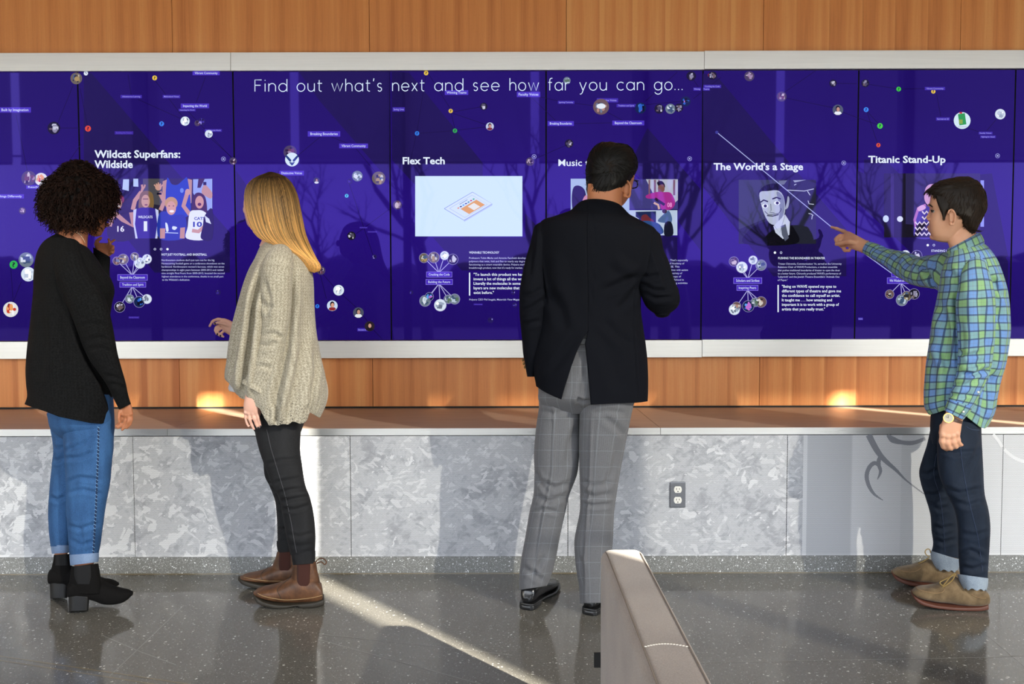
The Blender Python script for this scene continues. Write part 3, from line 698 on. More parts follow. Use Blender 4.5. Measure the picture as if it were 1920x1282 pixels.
for x, y, r, sk, ha, shr, bg in [(593.5, 338.5, 6, 'B89080', '20202C', 'D8DCE8', '3A3A60'), (623, 573, 10, 'D8A088', '1C1418', '8A2A30', 'C8D8F0'), (672, 586, 10, 'C09080', '20242E', 'E4E8F0', '4A4E62'), (693, 611.5, 9.5, 'C89888', '181216', '1C161C', '2A2028'),
                                (918.5, 237, 7.5, 'C89080', '1A1216', '7A2A30', 'C0C8E0'), (1571, 206, 10, 'C09080', '14161C', 'E8ECF4', '50586A')]:
    face_disc(x, y, r, sk, ha, shr, bg)
# cluster photographs under the articles
clusters = {1: ((248, 515), (248, 538), [(219, 489, 7.3, 'o'), (252.5, 481, 7.5, 'y'), (231, 486, 9.6, 'y'), (275.5, 485.5, 8.6, 'w'), (262, 493, 10, 'w')], [(243, 560, 8, 'g'), (275.5, 560.5, 8.6, 'w'), (261, 566, 10, 'b'), (224.5, 575.5, 9.6, 'k')]),
            3: ((823, 510), (823, 533), [(795, 483.5, 8.6, 'y'), (813.5, 482.5, 10, 'y'), (833.5, 479, 8, 'w'), (849, 486, 9.6, 'k')], [(805, 556, 7.5, 'b'), (797, 564, 10, 'g'), (840.5, 561, 8, 'g'), (852.5, 560.5, 9.4, 'g'), (825.5, 572, 11, 'w')]),
            5: ((1402, 521), (1402, 545), [(1376, 490, 8.6, 'p'), (1412, 487.5, 8, 'w'), (1427, 497, 9.8, 'g'), (1391, 501, 10.3, 'w')], [(1381, 574, 8, 'o'), (1377, 580, 10, 'w'), (1416, 566.5, 8, 'g'), (1427, 566, 9.8, 'o'), (1403, 574, 10.4, 'b')]),
            6: ((1689, 521), (1689, 531), [(1698, 477, 7.8, 'w'), (1719, 479, 9.6, 'k')], [(1668, 551.5, 8, 'o'), (1714, 551, 9.6, 'k'), (1700, 555, 9, 'y'), (1691, 562.5, 10.5, 'g')])}
for pi, (t0, t1, up, dn) in clusters.items():
    for grp, hub in ((up, t0), (dn, t1)):
        if pi == 6 and grp is up: continue
        for x, y, r, p in grp: Gfx(2).line([(hub[0] + (x - hub[0]) * .04, hub[1]), (x, y)], 1.3, 'B0ACE6').obj('white_link_line', panels[pi])
    for x, y, r, p in up + dn: disc_photo(x, y, r, p, 1)
# the traced white line of the pointing hand
g = Gfx(5); g.line([(1344, 248), (1562, 428)], 1.5, 'A8B0E8'); g.ell(1344, 248, 3, 3, '3A3A90'); g.obj('white_link_line', panels[5])
g = Gfx(2); g.line([(1608, 466), (1684, 521)], 1.5, 'A8B0E8'); g.obj('white_link_line', panels[6])
g = Gfx(5); g.ell(1127, 199, 8.5, 5, 'E4ECF4'); g.obj('round_photo', panels[4])
g = Gfx(4); g.ell(1804, 226, 15.8, 15.8, 'D4EAF4'); g.poly([(1796, 214), (1809, 212), (1812, 233), (1799, 235)], '2E9A4A'); g.rect(1798, 224, 1805, 232, '8AA83A'); g.rect(1796, 236, 1813, 239, 'C8D4E0'); g.rect(1799, 210, 1804, 213, 'C83030'); g.obj('round_photo', panels[6])
# winged emblem
g = Gfx(5); g.ell(547.5, 299, 13, 13, 'D6E8F8')
for s_ in (1, -1):
    g.poly([(547.5 + s_ * 1.2, 300), (547.5 + s_ * 3.5, 297.5), (547.5 + s_ * 11, 289.5), (547.5 + s_ * 12, 294), (547.5 + s_ * 5, 302.5), (547.5 + s_ * 2, 303)], '1E3C78')
    g.poly([(547.5 + s_ * 1.6, 304), (547.5 + s_ * 5.4, 303.4), (547.5 + s_ * 2.6, 308.5)], '1E3C78')
g.poly([(547.5, 303.5), (550, 306.5), (548.8, 310), (546.2, 310), (545, 306.5)], '1E3C78'); g.obj('emblem', panels[2])
# close crosses, page dots
for x, y in ((419, 298), (1001.5, 293.5), (1293, 297.5), (1582, 305.5), (1870.5, 292)):
    g = Gfx(5); g.ring(x, y, 3.9, .9, '9A98E0'); g.line([(x - 1.6, y - 1.6), (x + 1.6, y + 1.6)], .9, 'C0C4F4'); g.line([(x - 1.6, y + 1.6), (x + 1.6, y - 1.6)], .9, 'C0C4F4'); g.obj('close_button', panels[panel_at(x)])
for x, y, f in ((290.5, 467, 0), (302, 467, 0), (314, 467, 1), (1453, 473.5, 1), (1464.5, 473.5, 0), (1739.5, 459.5, 1), (1751, 459.5, 0)):
    g = Gfx(5)
    if f: g.ell(x, y, 2.3, 2.3, 'F0F6FF')
    else: g.ring(x, y, 1.8, .9, 'D0D4F4')
    g.obj('page_dot', panels[panel_at(x)])
# articles
def para(pi, name, rows, cap, col, bold):
    g = Gfx(6)
    for t_, x0, x1, y in rows: g.text(t_, x0, x1, y, cap, col, bold)
    g.obj(name, panels[pi])
para(1, 'article_heading', [('NOT JUST FOOTBALL AND BASKETBALL', 303, 388, 479, 4.0)] and [('NOT JUST FOOTBALL AND BASKETBALL', 303, 388, 479)], 4.0, WHT, .012)
para(1, 'article_text', [("Northwestern students don't just turn out for the big", 303, 402, 489.2), ('Homecoming football game or a conference showdown on the', 303, 421, 495.4), ("hardwood. Northwestern women's lacrosse, which won seven", 303, 420, 501.5),
                         ('championships in eight years between 2005-2012 and rattled', 303, 419, 507.6), ('nine straight Final Fours from 2005-2013, boasted the second', 303, 421, 513.7), ('highest attendance in the conference, thanks in no small part', 303.5, 419, 519.8), ("to the Wildside's dedication.", 304, 356, 526)], 3.3, 'C8CCF4', .004)
para(3, 'article_heading', [('WEARABLE TECHNOLOGY', 879.5, 936, 475.2)], 4.0, WHT, .012)
para(3, 'article_text', [('Professors Tobin Marks and Antonio Facchetti developed', 879.5, 990, 485.2), ('polymers that twist, fold and flex to nearly any degree while', 879.5, 998, 491.4), ('functioning as a smart wearable device. Polyera marks a', 879.5, 990, 497.5), ("breakthrough product, now that it's ready for market.", 879.5, 980, 503.6), ('Polyera CEO Phil Inagaki, Materials View Magazine', 880, 980, 563)], 3.3, 'C8CCF4', .004)
para(3, 'quote', [('"To launch this product we had to', 888, 990, 516.8), ('invent a lot of things all the way.', 888, 984, 525.3), ('Literally the molecules in some', 888, 976, 533.7), ('layers are new molecules that', 888, 974, 542.2), ('exist before."', 888, 926, 550.8)], 5.0, WHT, .016)
para(4, 'article_text', [("s. That's especially", 1252, 1290, 489.3), ('of Academy of', 1255, 1283, 495.3), ('ASE. This', 1254, 1274, 501.4), ('ildren with autism', 1256, 1290, 507.6), ('a variety of', 1257, 1279, 513.7), ('roups of', 1259, 1277, 519.8), ('School in', 1264, 1282, 526), ('sing activities', 1262, 1289, 532)], 3.3, 'C8CCF4', .004)
para(5, 'article_heading', [('PUSHING THE BOUNDARIES IN THEATER', 1459, 1547, 485.8)], 4.0, WHT, .012)
para(5, 'article_text', [("Tristan Chiruvolu, Communication '16, served as the University", 1459, 1578, 496), ('Relations Chair of WAVE Productions, a student ensemble', 1459, 1570, 502.1), ('that pushes traditional boundaries of theater to open the door', 1458.5, 1575, 508.2), ("to a better future. Chiruvolu produced WAVE's performance of", 1458.5, 1577, 514.3), ("'Labyrinth' and the Jewish Theatre Ensemble's 'Animals Out", 1458.5, 1574, 520.4), ("of Paper.'", 1458, 1477, 526.5)], 3.3, 'C8CCF4', .004)
para(5, 'quote', [('"Being on WAVE opened my eyes to', 1466, 1568, 539.3), ('different types of theatre and gave me', 1466, 1577, 547.8), ('the confidence to call myself an artist.', 1466, 1575, 556.3), ('It taught me . . . how amazing and', 1466, 1560, 564.7), ('important it is to work with a group of', 1466, 1573, 573.2), ('artists that you really trust."', 1466, 1547, 581.8)], 5.0, WHT, .016)
para(6, 'article_heading', [('STANDING UP', 1746, 1780, 472)], 4.0, WHT, .012)
for pi, x, y0, y1 in ((3, 880.5, 511, 554), (5, 1459, 534, 585)):
    g = Gfx(5); g.rect(x - 1.2, y0, x + 1.2, y1, WHT); g.obj('quote_bar', panels[pi])
# picture: tablet drawing
g = Gfx(3); g.rect(778.5, 330, 979.5, 443, 'D0E8FC')
iso = lambda u, v: (833 + 53 * u + 37 * v, 391 - 31 * u + 22 * v)
g.poly([iso(0, 0), iso(0, 1), (870, 416), (923, 385), iso(1, 1), iso(1, 0)], 'B8C8EC'); g.poly([iso(0, 0), iso(1, 0), iso(1, 1), iso(0, 1)], 'D4E6FA')
g.line([iso(0, 0), iso(1, 0), iso(1, 1), iso(0, 1), iso(0, 0)], .9, '7A8AC8'); g.line([iso(.1, .12), iso(.9, .12), iso(.9, .9), iso(.1, .9), iso(.1, .12)], .6, 'A0B0E0')
g.poly([iso(.28, .42), iso(.84, .42), iso(.84, .86), iso(.28, .86)], 'E0A22A'); g.poly([iso(.48, .5), iso(.70, .5), iso(.70, .82), iso(.48, .82)], 'E8E8DC')
for k, c in enumerate(('E08A2A', '1A1A2A', '3A9AE8', '2A2A8A', '2A8A9A', 'C0283A', '2AA85A')): u = .24 + .09 * k; g.poly([iso(u, .3), iso(u + .055, .3), iso(u + .055, .36), iso(u, .36)], c)
g.line([iso(.4, .2), iso(.68, .2)], .8, '4A5A8A'); g.obj('picture', panels[3])
# picture: cheering fans
def sk(g, pts, w, c='C09080'): g.line(pts, w, c)
g = Gfx(3); g.rect(204, 334.5, 398.5, 447.5, '241F33')
g.rect(222, 335, 268, 372, '1C1A44'); g.poly([(231, 336), (242, 336), (241.5, 358), (229.5, 355)], 'B4C8F4'); g.poly([(250, 335), (259, 335), (259.5, 350), (250, 349.5)], 'B4C8F4')
g.poly([(268, 335), (307, 335), (303, 385), (268, 380)], '4A484C')
g.poly([(305, 340), (316, 335), (314, 380), (304, 384)], 'B88C78'); g.poly([(352, 335), (360, 337), (359, 380), (354, 384)], 'B88C78')
g.blob([(313, 335), (322, 345), (333, 346), (345, 336), (352, 337), (357, 398), (333, 408), (312, 398)], '1D3FB4'); g.ell(341, 357, 3.5, 4.5, '6A8AE0')
g.poly([(362, 336), (398, 335), (398, 398), (382, 392), (362, 362)], '94A6E4'); g.poly([(372, 335), (384, 335), (376, 352), (370, 352)], '3A2220')
g.blob([(378, 360), (383, 346), (391, 352), (398, 362), (396, 372), (386, 368)], 'BE9080'); g.rect(381, 341, 387, 347, '12101A')
# dark jersey 16
g.blob([(204, 398), (212, 388), (226, 384), (240, 388), (249, 400), (248, 447), (204, 447)], '221A2E'); g.ell(222, 374, 11, 10, '7C3040'); g.ell(221, 381, 8, 11, 'B48478'); g.ell(223, 386, 3, 2, 'F0E4E0')
sk(g, [(246, 398), (249, 424), (230, 412), (214, 398)], 8, 'B8897A'); sk(g, [(206, 424), (210, 410), (216, 398)], 7, 'B8897A'); g.text('16', 220, 233, 434, 10, 'E8E8F4', .02)
# purple jersey 1, arms up
sk(g, [(249, 393), (253, 376), (265, 360)], 8); sk(g, [(301, 394), (308, 378), (299, 360)], 8)
sk(g, [(265, 361), (267, 352), (266, 346)], 4); sk(g, [(266, 358), (271, 350), (272, 346)], 3); g.ell(297, 351, 6, 6, 'C89888')
for k, dx in enumerate((-8, -4, 0, 4, 8)): sk(g, [(297 + dx * .5, 351), (297 + dx, 342 + abs(dx) * .5)], 2.4, 'C89888')
g.rect(294, 361, 303, 365, '14101C')
g.blob([(261, 372), (266, 360), (278, 358), (287, 366), (286, 392), (262, 394)], '7C6038'); g.ell(273, 377, 8, 12, 'C49880'); g.line([(268, 373), (278, 373)], 1.6, '6A4838'); g.ell(274, 384, 3, 1.4, '7A4440')
g.poly([(250, 394), (264, 389), (284, 389), (297, 394), (296, 420), (293, 447), (255, 447), (252, 420)], '33288C')
g.poly([(250, 394), (256, 391), (253, 420), (258, 447), (254, 447), (250, 420)], 'C4CCF0'); g.poly([(297, 394), (291, 391), (295, 420), (291, 447), (295, 447), (298, 420)], 'C4CCF0')
g.text('WILDCATS', 259, 286, 409, 4.6, 'D8DCF4', .02); g.text('1', 269.5, 276, 432.5, 17, 'E0E8FC', .03)
# blue shirt
g.ell(321, 381, 12, 12, 'C09454'); g.ell(321, 390, 9, 13, 'D29C86'); g.ell(322, 396, 4.5, 2.4, 'F4ECE8'); g.line([(316, 386), (318.5, 386)], 1.6, '4A3030'); g.line([(324, 386), (326.5, 386)], 1.6, '4A3030')
g.blob([(297, 404), (310, 396), (318, 405), (330, 403), (346, 404), (350, 425), (346, 447), (299, 447)], '2236A0')
g.poly([(300, 428), (310, 428), (309, 447), (300, 447)], 'C08E7C'); g.poly([(338, 427), (347, 426), (346, 447), (337, 447)], 'C08E7C')
g.blob([(310, 418), (314, 420), (316, 432), (312, 434)], 'D8E4FC'); g.blob([(324, 424), (332, 426), (328, 431), (323, 429)], 'D8E4FC'); g.line([(310, 436), (334, 437)], 1.6, 'B8C8F0')
# white jersey 10
sk(g, [(356, 402), (344, 386), (351, 362)], 8); g.ell(352, 360, 5, 6, 'C89888')
g.blob([(360, 388), (364, 366), (374, 361), (385, 370), (388, 398), (378, 414), (360, 412)], '3E2418'); g.ell(374, 379, 8, 12, 'CC9684'); g.ell(374, 383, 3.4, 3, '5A2428')
g.blob([(356, 398), (368, 394), (382, 396), (392, 410), (388, 447), (350, 447), (352, 425)], 'E2E8F6'); g.text('CATS', 364, 384, 412, 5, '243A9C', .03); g.text('10', 362, 379, 425, 9, '243A9C', .03)
sk(g, [(360, 432), (372, 434), (384, 424)], 7, 'C89888')
g.blob([(384, 404), (398, 392), (398, 447), (377, 447), (380, 425)], '121018'); g.poly([(384, 404), (392, 410), (396, 420), (386, 416)], 'D4DCF0')
g.obj('picture', panels[1])
# picture: black and white portrait
g = Gfx(3); g.rect(1385, 337, 1530, 457, '20222E'); g.poly([(1385, 337), (1470, 337), (1460, 400), (1385, 430)], '343848')
g.poly([(1460, 339), (1476, 338), (1470, 346), (1461, 346)], '6A7088'); g.poly([(1487, 338), (1512, 337), (1490, 342)], '9AA2B8')
for l in ([(1468, 356), (1490, 357), (1508, 358), (1526, 354)], [(1514, 358), (1519, 366)], [(1515, 376), (1517, 382), (1526, 383)], [(1516, 400), (1521, 401), (1525, 404)], [(1523, 404), (1522, 411)], [(1489, 347), (1493, 345)]): g.line(l, 1.4, 'C0C8DC')
g.blob([(1396, 457), (1408, 428), (1436, 415), (1468, 408), (1490, 430), (1492, 457)], '0A0A10')
g.blob([(1422, 362), (1434, 348), (1458, 344), (1474, 356), (1480, 376), (1468, 384), (1432, 372)], '0C0C12')
g.blob([(1475, 380), (1477, 368), (1480, 372), (1478, 388), (1472, 392)], 'A0A6B8')
g.blob([(1424, 362), (1440, 358), (1458, 357), (1468, 366), (1472, 385), (1470, 404), (1458, 420), (1446, 420), (1437, 410), (1429, 390)], 'B2BACE'); g.blob([(1456, 360), (1468, 368), (1471, 388), (1468, 404), (1460, 414), (1462, 390)], '7C8498')
g.ell(1434.5, 386, 6, 3.8, 'E8EEF8'); g.ell(1435, 386, 2.9, 2.9, '14161E'); g.ell(1457, 380.5, 6, 3.6, 'E8EEF8'); g.ell(1457.5, 380.5, 2.8, 2.8, '14161E')
g.line([(1426, 379), (1432, 375), (1440, 378)], 2.6, '16161E'); g.line([(1448, 373), (1456, 370), (1464, 373)], 2.6, '16161E')
g.line([(1445, 382), (1446, 394), (1443, 398), (1452, 399)], 1.2, '5A6074'); g.line([(1438, 404), (1449, 405), (1460, 402)], 2.2, '3A3E4C'); g.line([(1434, 396), (1440, 402), (1448, 402)], 1.2, '2A2A34'); g.line([(1448, 402), (1460, 400), (1465, 393), (1464, 390)], 1.2, '2A2A34')
g.poly([(1450, 424), (1472, 402), (1481, 416), (1480, 440), (1468, 448), (1454, 436)], 'C4CCE0'); g.poly([(1464, 424), (1473, 420), (1479, 446), (1472, 452), (1466, 440)], '545A6C'); g.line([(1452, 424), (1462, 436), (1472, 404)], .8, '8088A0')
g.obj('picture', panels[5])
# picture: comedy stage
g = Gfx(3); g.rect(1657.5, 325, 1838, 445, '171320'); g.rect(1670, 325, 1676, 445, '2E2458'); g.poly([(1698, 325), (1838, 325), (1838, 430), (1698, 420)], '2C2652'); g.ell(1661, 410, 5.5, 6.5, 'C8D8FF'); g.ell(1687.5, 410.5, 5.6, 5.4, 'D4DCF0')
g.blob([(1714, 425), (1716, 408), (1722, 392), (1730, 386), (1744, 388), (1750, 410), (1748, 445), (1716, 445)], '4A3C9C'); g.blob([(1733, 372), (1736, 352), (1746, 345), (1756, 350), (1752, 380), (1740, 384)], 'D0A0D0'); g.line([(1736, 384), (1722, 390), (1715, 412), (1718, 428)], 5, 'B070B8'); g.blob([(1720, 390), (1730, 384), (1736, 390), (1724, 396)], 'D8A8D8')
g.poly([(1718, 420), (1750, 414), (1752, 445), (1714, 445)], '1C1626')
for r_ in range(5):
    y = 396 + r_ * 10; x0 = 1729 if r_ < 2 else 1716
    pts = [(x0 + 4.2 * k, y + (5 if k % 2 else 0)) for k in range(int((1752 - x0) / 4.2))]
    if len(pts) > 1: g.line(pts, 3.0, 'DCD0E4')
g.rect(1838.5, 338, 1845, 425, '9098E8'); g.obj('picture', panels[6])
# picture: music lesson
g = Gfx(3); g.rect(1070, 335, 1180, 441, 'A4BAD6'); g.blob([(1072, 375), (1075, 352), (1086, 348), (1097, 358), (1099, 385), (1092, 400), (1076, 398)], '120E16'); g.blob([(1092, 376), (1100, 366), (1104, 392), (1090, 398)], 'C88AA0')
g.rect(1180, 336, 1271, 392, '3E3A78'); g.poly([(1211, 336), (1271, 336), (1271, 375), (1252, 392), (1224, 362)], 'B0B4C4')
for x, w_ in ((1216, 3), (1226, 4), (1234, 3), (1262, 4)): g.rect(x, 337, x + w_, 366, '7A5868')
g.blob([(1232, 342), (1240, 339), (1246, 345), (1246, 352), (1236, 350)], '181018'); g.blob([(1235, 348), (1244, 346), (1246, 356), (1240, 362), (1234, 357)], '7A5044'); g.blob([(1212, 366), (1230, 360), (1244, 360), (1258, 362), (1266, 380), (1258, 392), (1240, 392), (1236, 374), (1214, 372)], 'A02C86')
g.line([(1228, 372), (1246, 384)], 5, '241414'); g.line([(1226, 380), (1234, 384), (1236, 392)], 4, 'D0A8A0'); g.text('08', 1251, 1260, 388, 8, 'E890D0', .03)
g.rect(1180, 394, 1270, 441, 'B4C4DA'); g.poly([(1192, 397), (1230, 396), (1230, 428), (1198, 428), (1198, 410), (1192, 406)], '1C2850'); g.blob([(1204, 404), (1212, 402), (1218, 408), (1226, 414), (1222, 420), (1206, 418), (1202, 412)], '6A2A30'); g.blob([(1200, 416), (1216, 414), (1236, 420), (1244, 436), (1226, 440), (1206, 424)], '2A4A80')
g.blob([(1246, 400), (1254, 395), (1260, 408), (1258, 418), (1248, 418), (1236, 416), (1234, 412)], '4A6490'); g.blob([(1247, 418), (1259, 417), (1262, 440), (1246, 441)], '101420'); g.ell(1246, 396, 4.5, 4, '3A2420')
g.obj('picture', panels[4])
# ------------------------------------------------------------------ winter trees outside, seen in the glass
M_bark = plain('bark', (0.045, 0.038, 0.033), 0.9)
def tree(x, y, h, seed, lab):
    r = random.Random(seed); tk = MB(); br = MB()
    def grow(p, d, L, rad, lev, m_):
        n = 4; pts = [p]
        for k in range(n):
            d = (d + Vector((r.uniform(-1, 1), r.uniform(-1, 1), r.uniform(-.4, .8))) * (.10 if lev == 0 else .20)).normalized(); pts.append(pts[-1] + d * (L / n))
        m_.tube([tuple(q) for q in pts], np.linspace(rad, rad * (.6 if lev < 5 else .35), n + 1), 5 if lev < 2 else 3, 0, 1.0, False)
        if lev >= 5: return
        for k in range(3 if lev < 3 else 2 + (r.random() < .5)):
            q = pts[r.randrange(2, n + 1)] if k else pts[-1]
            dd = (d * .8 + Vector((r.uniform(-1, 1), r.uniform(-1, 1), r.uniform(-.2, .7))) * .75).normalized()
            grow(q, dd, L * r.uniform(.55, .78), max(.005, rad * r.uniform(.45, .62)), lev + 1, br)
    e = empty('bare_tree', (x, y, -0.05)); grow(Vector((x, y, -0.1)), Vector((r.uniform(-.1, .1), 0, 1)), h * .30, h * .020, 0, tk)
    child('trunk', tk.mesh('trunk', True), M_bark, e); child('branches', br.mesh('branches', True), M_bark, e)
    tag(e, lab, 'tree', 'bare winter trees outside the windows')
for k, (x, y, h) in enumerate([(-13.0, -20, 9), (-2.2, -17, 9.5), (1.0, -21, 10), (3.4, -13.5, 8.5), (5.0, -19, 10), (7.2, -15, 8), (12.5, -22, 9), (-7.0, -26, 9)]):
    tree(x, y, h, 40 + k, 'bare winter tree outside, mirrored dimly in the touchscreen glass')
m = MB(); r = random.Random(5); V = []; F = []; n = 240
for k in range(n):
    x = -62 + 124 * k / (n - 1); hgt = 4.6 + 1.6 * mnoise.noise(Vector((x * .09, 0, 0))) + .9 * mnoise.noise(Vector((x * .5, 3, 0))) + .5 * mnoise.noise(Vector((x * 1.7, 7, 0)))
    for dy, q in ((0, 0), (-1.2, .55), (-2.5, .9), (-4, 1.0), (-6, .8), (-7, 0)): V.append((x + r.uniform(-.2, .2), -46 + dy + r.uniform(-.3, .3), -.1 + hgt * q))
for k in range(n - 1):
    for q in range(5): F.append((k * 6 + q, (k + 1) * 6 + q, (k + 1) * 6 + q + 1, k * 6 + q + 1))
m.add(V, F); tag(link('distant_woods', m.mesh('distant_woods'), speckle('woods', (0.045, 0.04, 0.036), .4, 3, .95, 0)), 'dark line of woods on the far side of the lawn outside', 'woods', kind='stuff')
# ------------------------------------------------------------------ figure toolkit
def snoise(P, freq, seed, n=7):
    r = np.random.RandomState(seed); out = np.zeros(P.shape[:-1])
    for k in range(n):
        d = r.normal(size=3); d /= np.linalg.norm(d); e = r.normal(size=3); e /= np.linalg.norm(e)
        f = freq * r.uniform(.6, 1.7); out += np.sin(P @ d * f + r.uniform(0, 6.28) + 1.4 * np.sin(P @ e * f * .7 + r.uniform(0, 6.28)))
    return out / n * 1.6
class Piece:
    """a closed or open skin through left/right outline pairs measured on the photograph, with real depth"""
    def __init__(s, rows, Y, N=60, M=48, n=2.2, cap=(0, 0), gap=None, shrink=1.0, flat=False, perp=True):
        A = np.array([list(r) + [0.0] * (6 - len(r)) if len(r) < 6 else list(r[:6]) for r in rows], float)
        PL = np.array([W(r[0], r[1], Y + r[5]) for r in A]); PR = np.array([W(r[2], r[3], Y + r[5]) for r in A])
        c = (PL + PR) / 2; a = (PR - PL) / 2 * shrink; ry = A[:, 4] * shrink
        L = np.concatenate([[0], np.cumsum(np.linalg.norm(np.diff(c, axis=0), axis=1) + 1e-5)])
        kn = np.arange(len(A)); tt = np.interp(np.linspace(0, L[-1], N), L, kn)
        f = lambda y: np.stack([cr(kn, y[:, i], tt) for i in range(3)], 1)
        C = f(c); Aa = f(a); R = np.maximum(cr(kn, ry, tt), 0.001)
        T = np.gradient(C, axis=0); T /= np.linalg.norm(T, axis=1)[:, None] + 1e-12
        Vw = CC - C
        if flat: Vw = Vw * np.array([1, 1, 0])
        Vw /= np.linalg.norm(Vw, axis=1)[:, None]
        vt = np.sum(Vw * T, axis=1); wv = np.clip((np.abs(vt) - .35) / .3, 0, 1) * (1.0 if perp else 0.0)
        B = Vw - (wv * vt)[:, None] * T; B /= np.linalg.norm(B, axis=1)[:, None] + 1e-12
        B = B * R[:, None]
        # rounded ends
        for end in (0, 1):
            if cap[end] > 0:
                k = 6; q = np.linspace(1, 0, k + 1)[:-1] if end == 0 else np.linspace(0, 1, k + 1)[1:]
                i = 0 if end == 0 else -1; sg = -1 if end == 0 else 1
                sc_ = np.sqrt(np.maximum(1 - (q * .985) ** 2, 0))
                Ce = C[i] + sg * T[i] * cap[end] * q[:, None]; Ae = Aa[i] * sc_[:, None]; Be = B[i] * sc_[:, None]
                if end == 0: C, Aa, B = np.concatenate([Ce, C]), np.concatenate([Ae, Aa]), np.concatenate([Be, B])
                else: C, Aa, B = np.concatenate([C, Ce]), np.concatenate([Aa, Ae]), np.concatenate([B, Be])
        N = len(C); s.N, s.M = N, M
        u = np.linspace(0, 1, M + 1); th = np.tile(-math.pi / 2 - u * 2 * math.pi, (N, 1))   # starts away from the viewer
        s.open = gap is not None
        if gap is not None:
            for i in range(N):
                py = proj(C[i])[1]; xl, xr = gap(py); cx = proj(C[i] + B[i])[0]; hw = abs(proj(C[i] + B[i] + Aa[i])[0] - cx)
                tR = math.acos(max(-1, min(1, (xr - cx) / hw))); tL = math.acos(max(-1, min(1, (xl - cx) / hw)))
                th[i] = tR + u * ((tL - 2 * math.pi) - tR)
        ct, st = np.cos(th), np.sin(th); e = 2.0 / n
        X = np.sign(ct) * np.abs(ct) ** e; Z = np.sign(st) * np.abs(st) ** e
        s.P = C[:, None] + Aa[:, None] * X[..., None] + B[:, None] * Z[..., None]
        s.C = C; s.v = np.concatenate([[0], np.cumsum(np.linalg.norm(np.diff(C, axis=0), axis=1))])
        per = np.linalg.norm(np.diff(s.P, axis=1), axis=2).cumsum(axis=1).mean(axis=0); uu = np.concatenate([[0], per])
        s.uv = np.stack(np.broadcast_arrays(uu[None, :], s.v[:, None]), -1).copy()
        s.vn = np.linspace(0, 1, N)
    def normals(s):
        du = np.gradient(s.P, axis=1); dv = np.gradient(s.P, axis=0); n = np.cross(du, dv); n /= np.linalg.norm(n, axis=2)[..., None] + 1e-12
        o = np.sum(n * (s.P - s.C[:, None]), axis=2); 
        return n * np.sign(np.sum(o))
    def noise(s, amp, freq, seed=1, stretch=(1, 1, 1)):
        s.P = s.P + s.normals() * (snoise(s.P * np.array(stretch), freq, seed) * amp)[..., None]; return s
    def fold(s, pts, w, amp, ridge=0.5, back=False):
        """a crease along a line seen in the photograph: valley (amp<0) or ridge, fading at both ends"""
        n = s.normals(); px, py = proj(s.P); face = np.clip(np.sum(n * (CC - s.P), axis=2) / np.linalg.norm(CC - s.P, axis=2) * 3, 0, 1)
        pts = np.array(pts, float); best = np.full(px.shape, 1e9); fade = np.ones(px.shape); tot = len(pts) - 1
        for k in range(tot):
            a, b = pts[k], pts[k + 1]; d = b - a; L2 = d @ d + 1e-9
            t = np.clip(((px - a[0]) * d[0] + (py - a[1]) * d[1]) / L2, 0, 1)
            dist = np.hypot(px - a[0] - t * d[0], py - a[1] - t * d[1]); m_ = dist < best; best = np.where(m_, dist, best)
            g = (k + t) / tot; fade = np.where(m_, np.clip(np.minimum(g, 1 - g) * 5 + .15, 0, 1), fade)
        q = best / w; h = np.exp(-q * q) - ridge * np.exp(-((q - 1.9) / .9) ** 2)
        s.P = s.P + n * (h * amp * fade * face)[..., None]; return s
    def hem(s, poly, v0=.75):
        hx = np.array([p[0] for p in poly], float); hy = np.array([p[1] for p in poly], float)
        px, py = proj(s.P[-1]); target = np.interp(px, hx, hy); depth = (s.P[-1] - CC) @ CF
        dz = -(target - py) * depth / FPX
        wv = np.clip((s.vn - v0) / (1 - v0), 0, 1) ** 1.3
        s.P[:, :, 2] += wv[:, None] * dz[None, :]; return s
    def scallop(s, amp, k, v0=.8):
        wv = np.clip((s.vn - v0) / (1 - v0), 0, 1) ** 1.5; u = np.linspace(0, 1, s.M + 1)
        s.P[:, :, 2] += wv[:, None] * amp * np.sin(u * 2 * math.pi * k)[None, :]; return s
    def into(s, mb, mi=0, caps=True, capd=(0.0, 0.0)):
        N, M1 = s.N, s.M + 1; F = []
        for i in range(N - 1):
            for k in range(M1 - 1): F.append((i * M1 + k, i * M1 + k + 1, (i + 1) * M1 + k + 1, (i + 1) * M1 + k))
        V = s.P.reshape(-1, 3); uv = s.uv.reshape(-1, 2)
        if caps and not s.open:
            T0 = s.C[0] - s.C[1]; T0 /= np.linalg.norm(T0) + 1e-12; T1 = s.C[-1] - s.C[-2]; T1 /= np.linalg.norm(T1) + 1e-12
            e0 = s.P[0].mean(axis=0) + T0 * capd[0]; e1 = s.P[-1].mean(axis=0) + T1 * capd[1]
            b = len(V); V = np.concatenate([V, [e0, e1]]); uv = np.concatenate([uv, s.uv[0, :1], s.uv[-1, :1]])
            for k in range(M1 - 1): F.append((b, k + 1, k)); F.append((b + 1, (N - 1) * M1 + k, (N - 1) * M1 + k + 1))
        mb.add(V, F, mi, uv); return s
def shf(rows, d):
    return [tuple(r[:5]) + ((r[5] if len(r) > 5 else 0.0) + d,) for r in rows]
def garment(name, mats, parent, pieces, weld=True, thick=0.0, caps=True, capd=(0, 0), label=None):
    mb = MB()
    for p in pieces:
        if isinstance(p, Piece): p.into(mb, 0, caps, capd)
    me = mb.mesh(name, True, True)
    bm = bmesh.new(); bm.from_mesh(me); bmesh.ops.recalc_face_normals(bm, faces=bm.faces); bm.to_mesh(me); bm.free(); me.shade_smooth()
    o = child(name, me, mats, parent)
    if thick:
        m = o.modifiers.new('cloth', 'SOLIDIFY'); m.thickness = thick; m.offset = -1
    if label: o['label'] = label
    return o
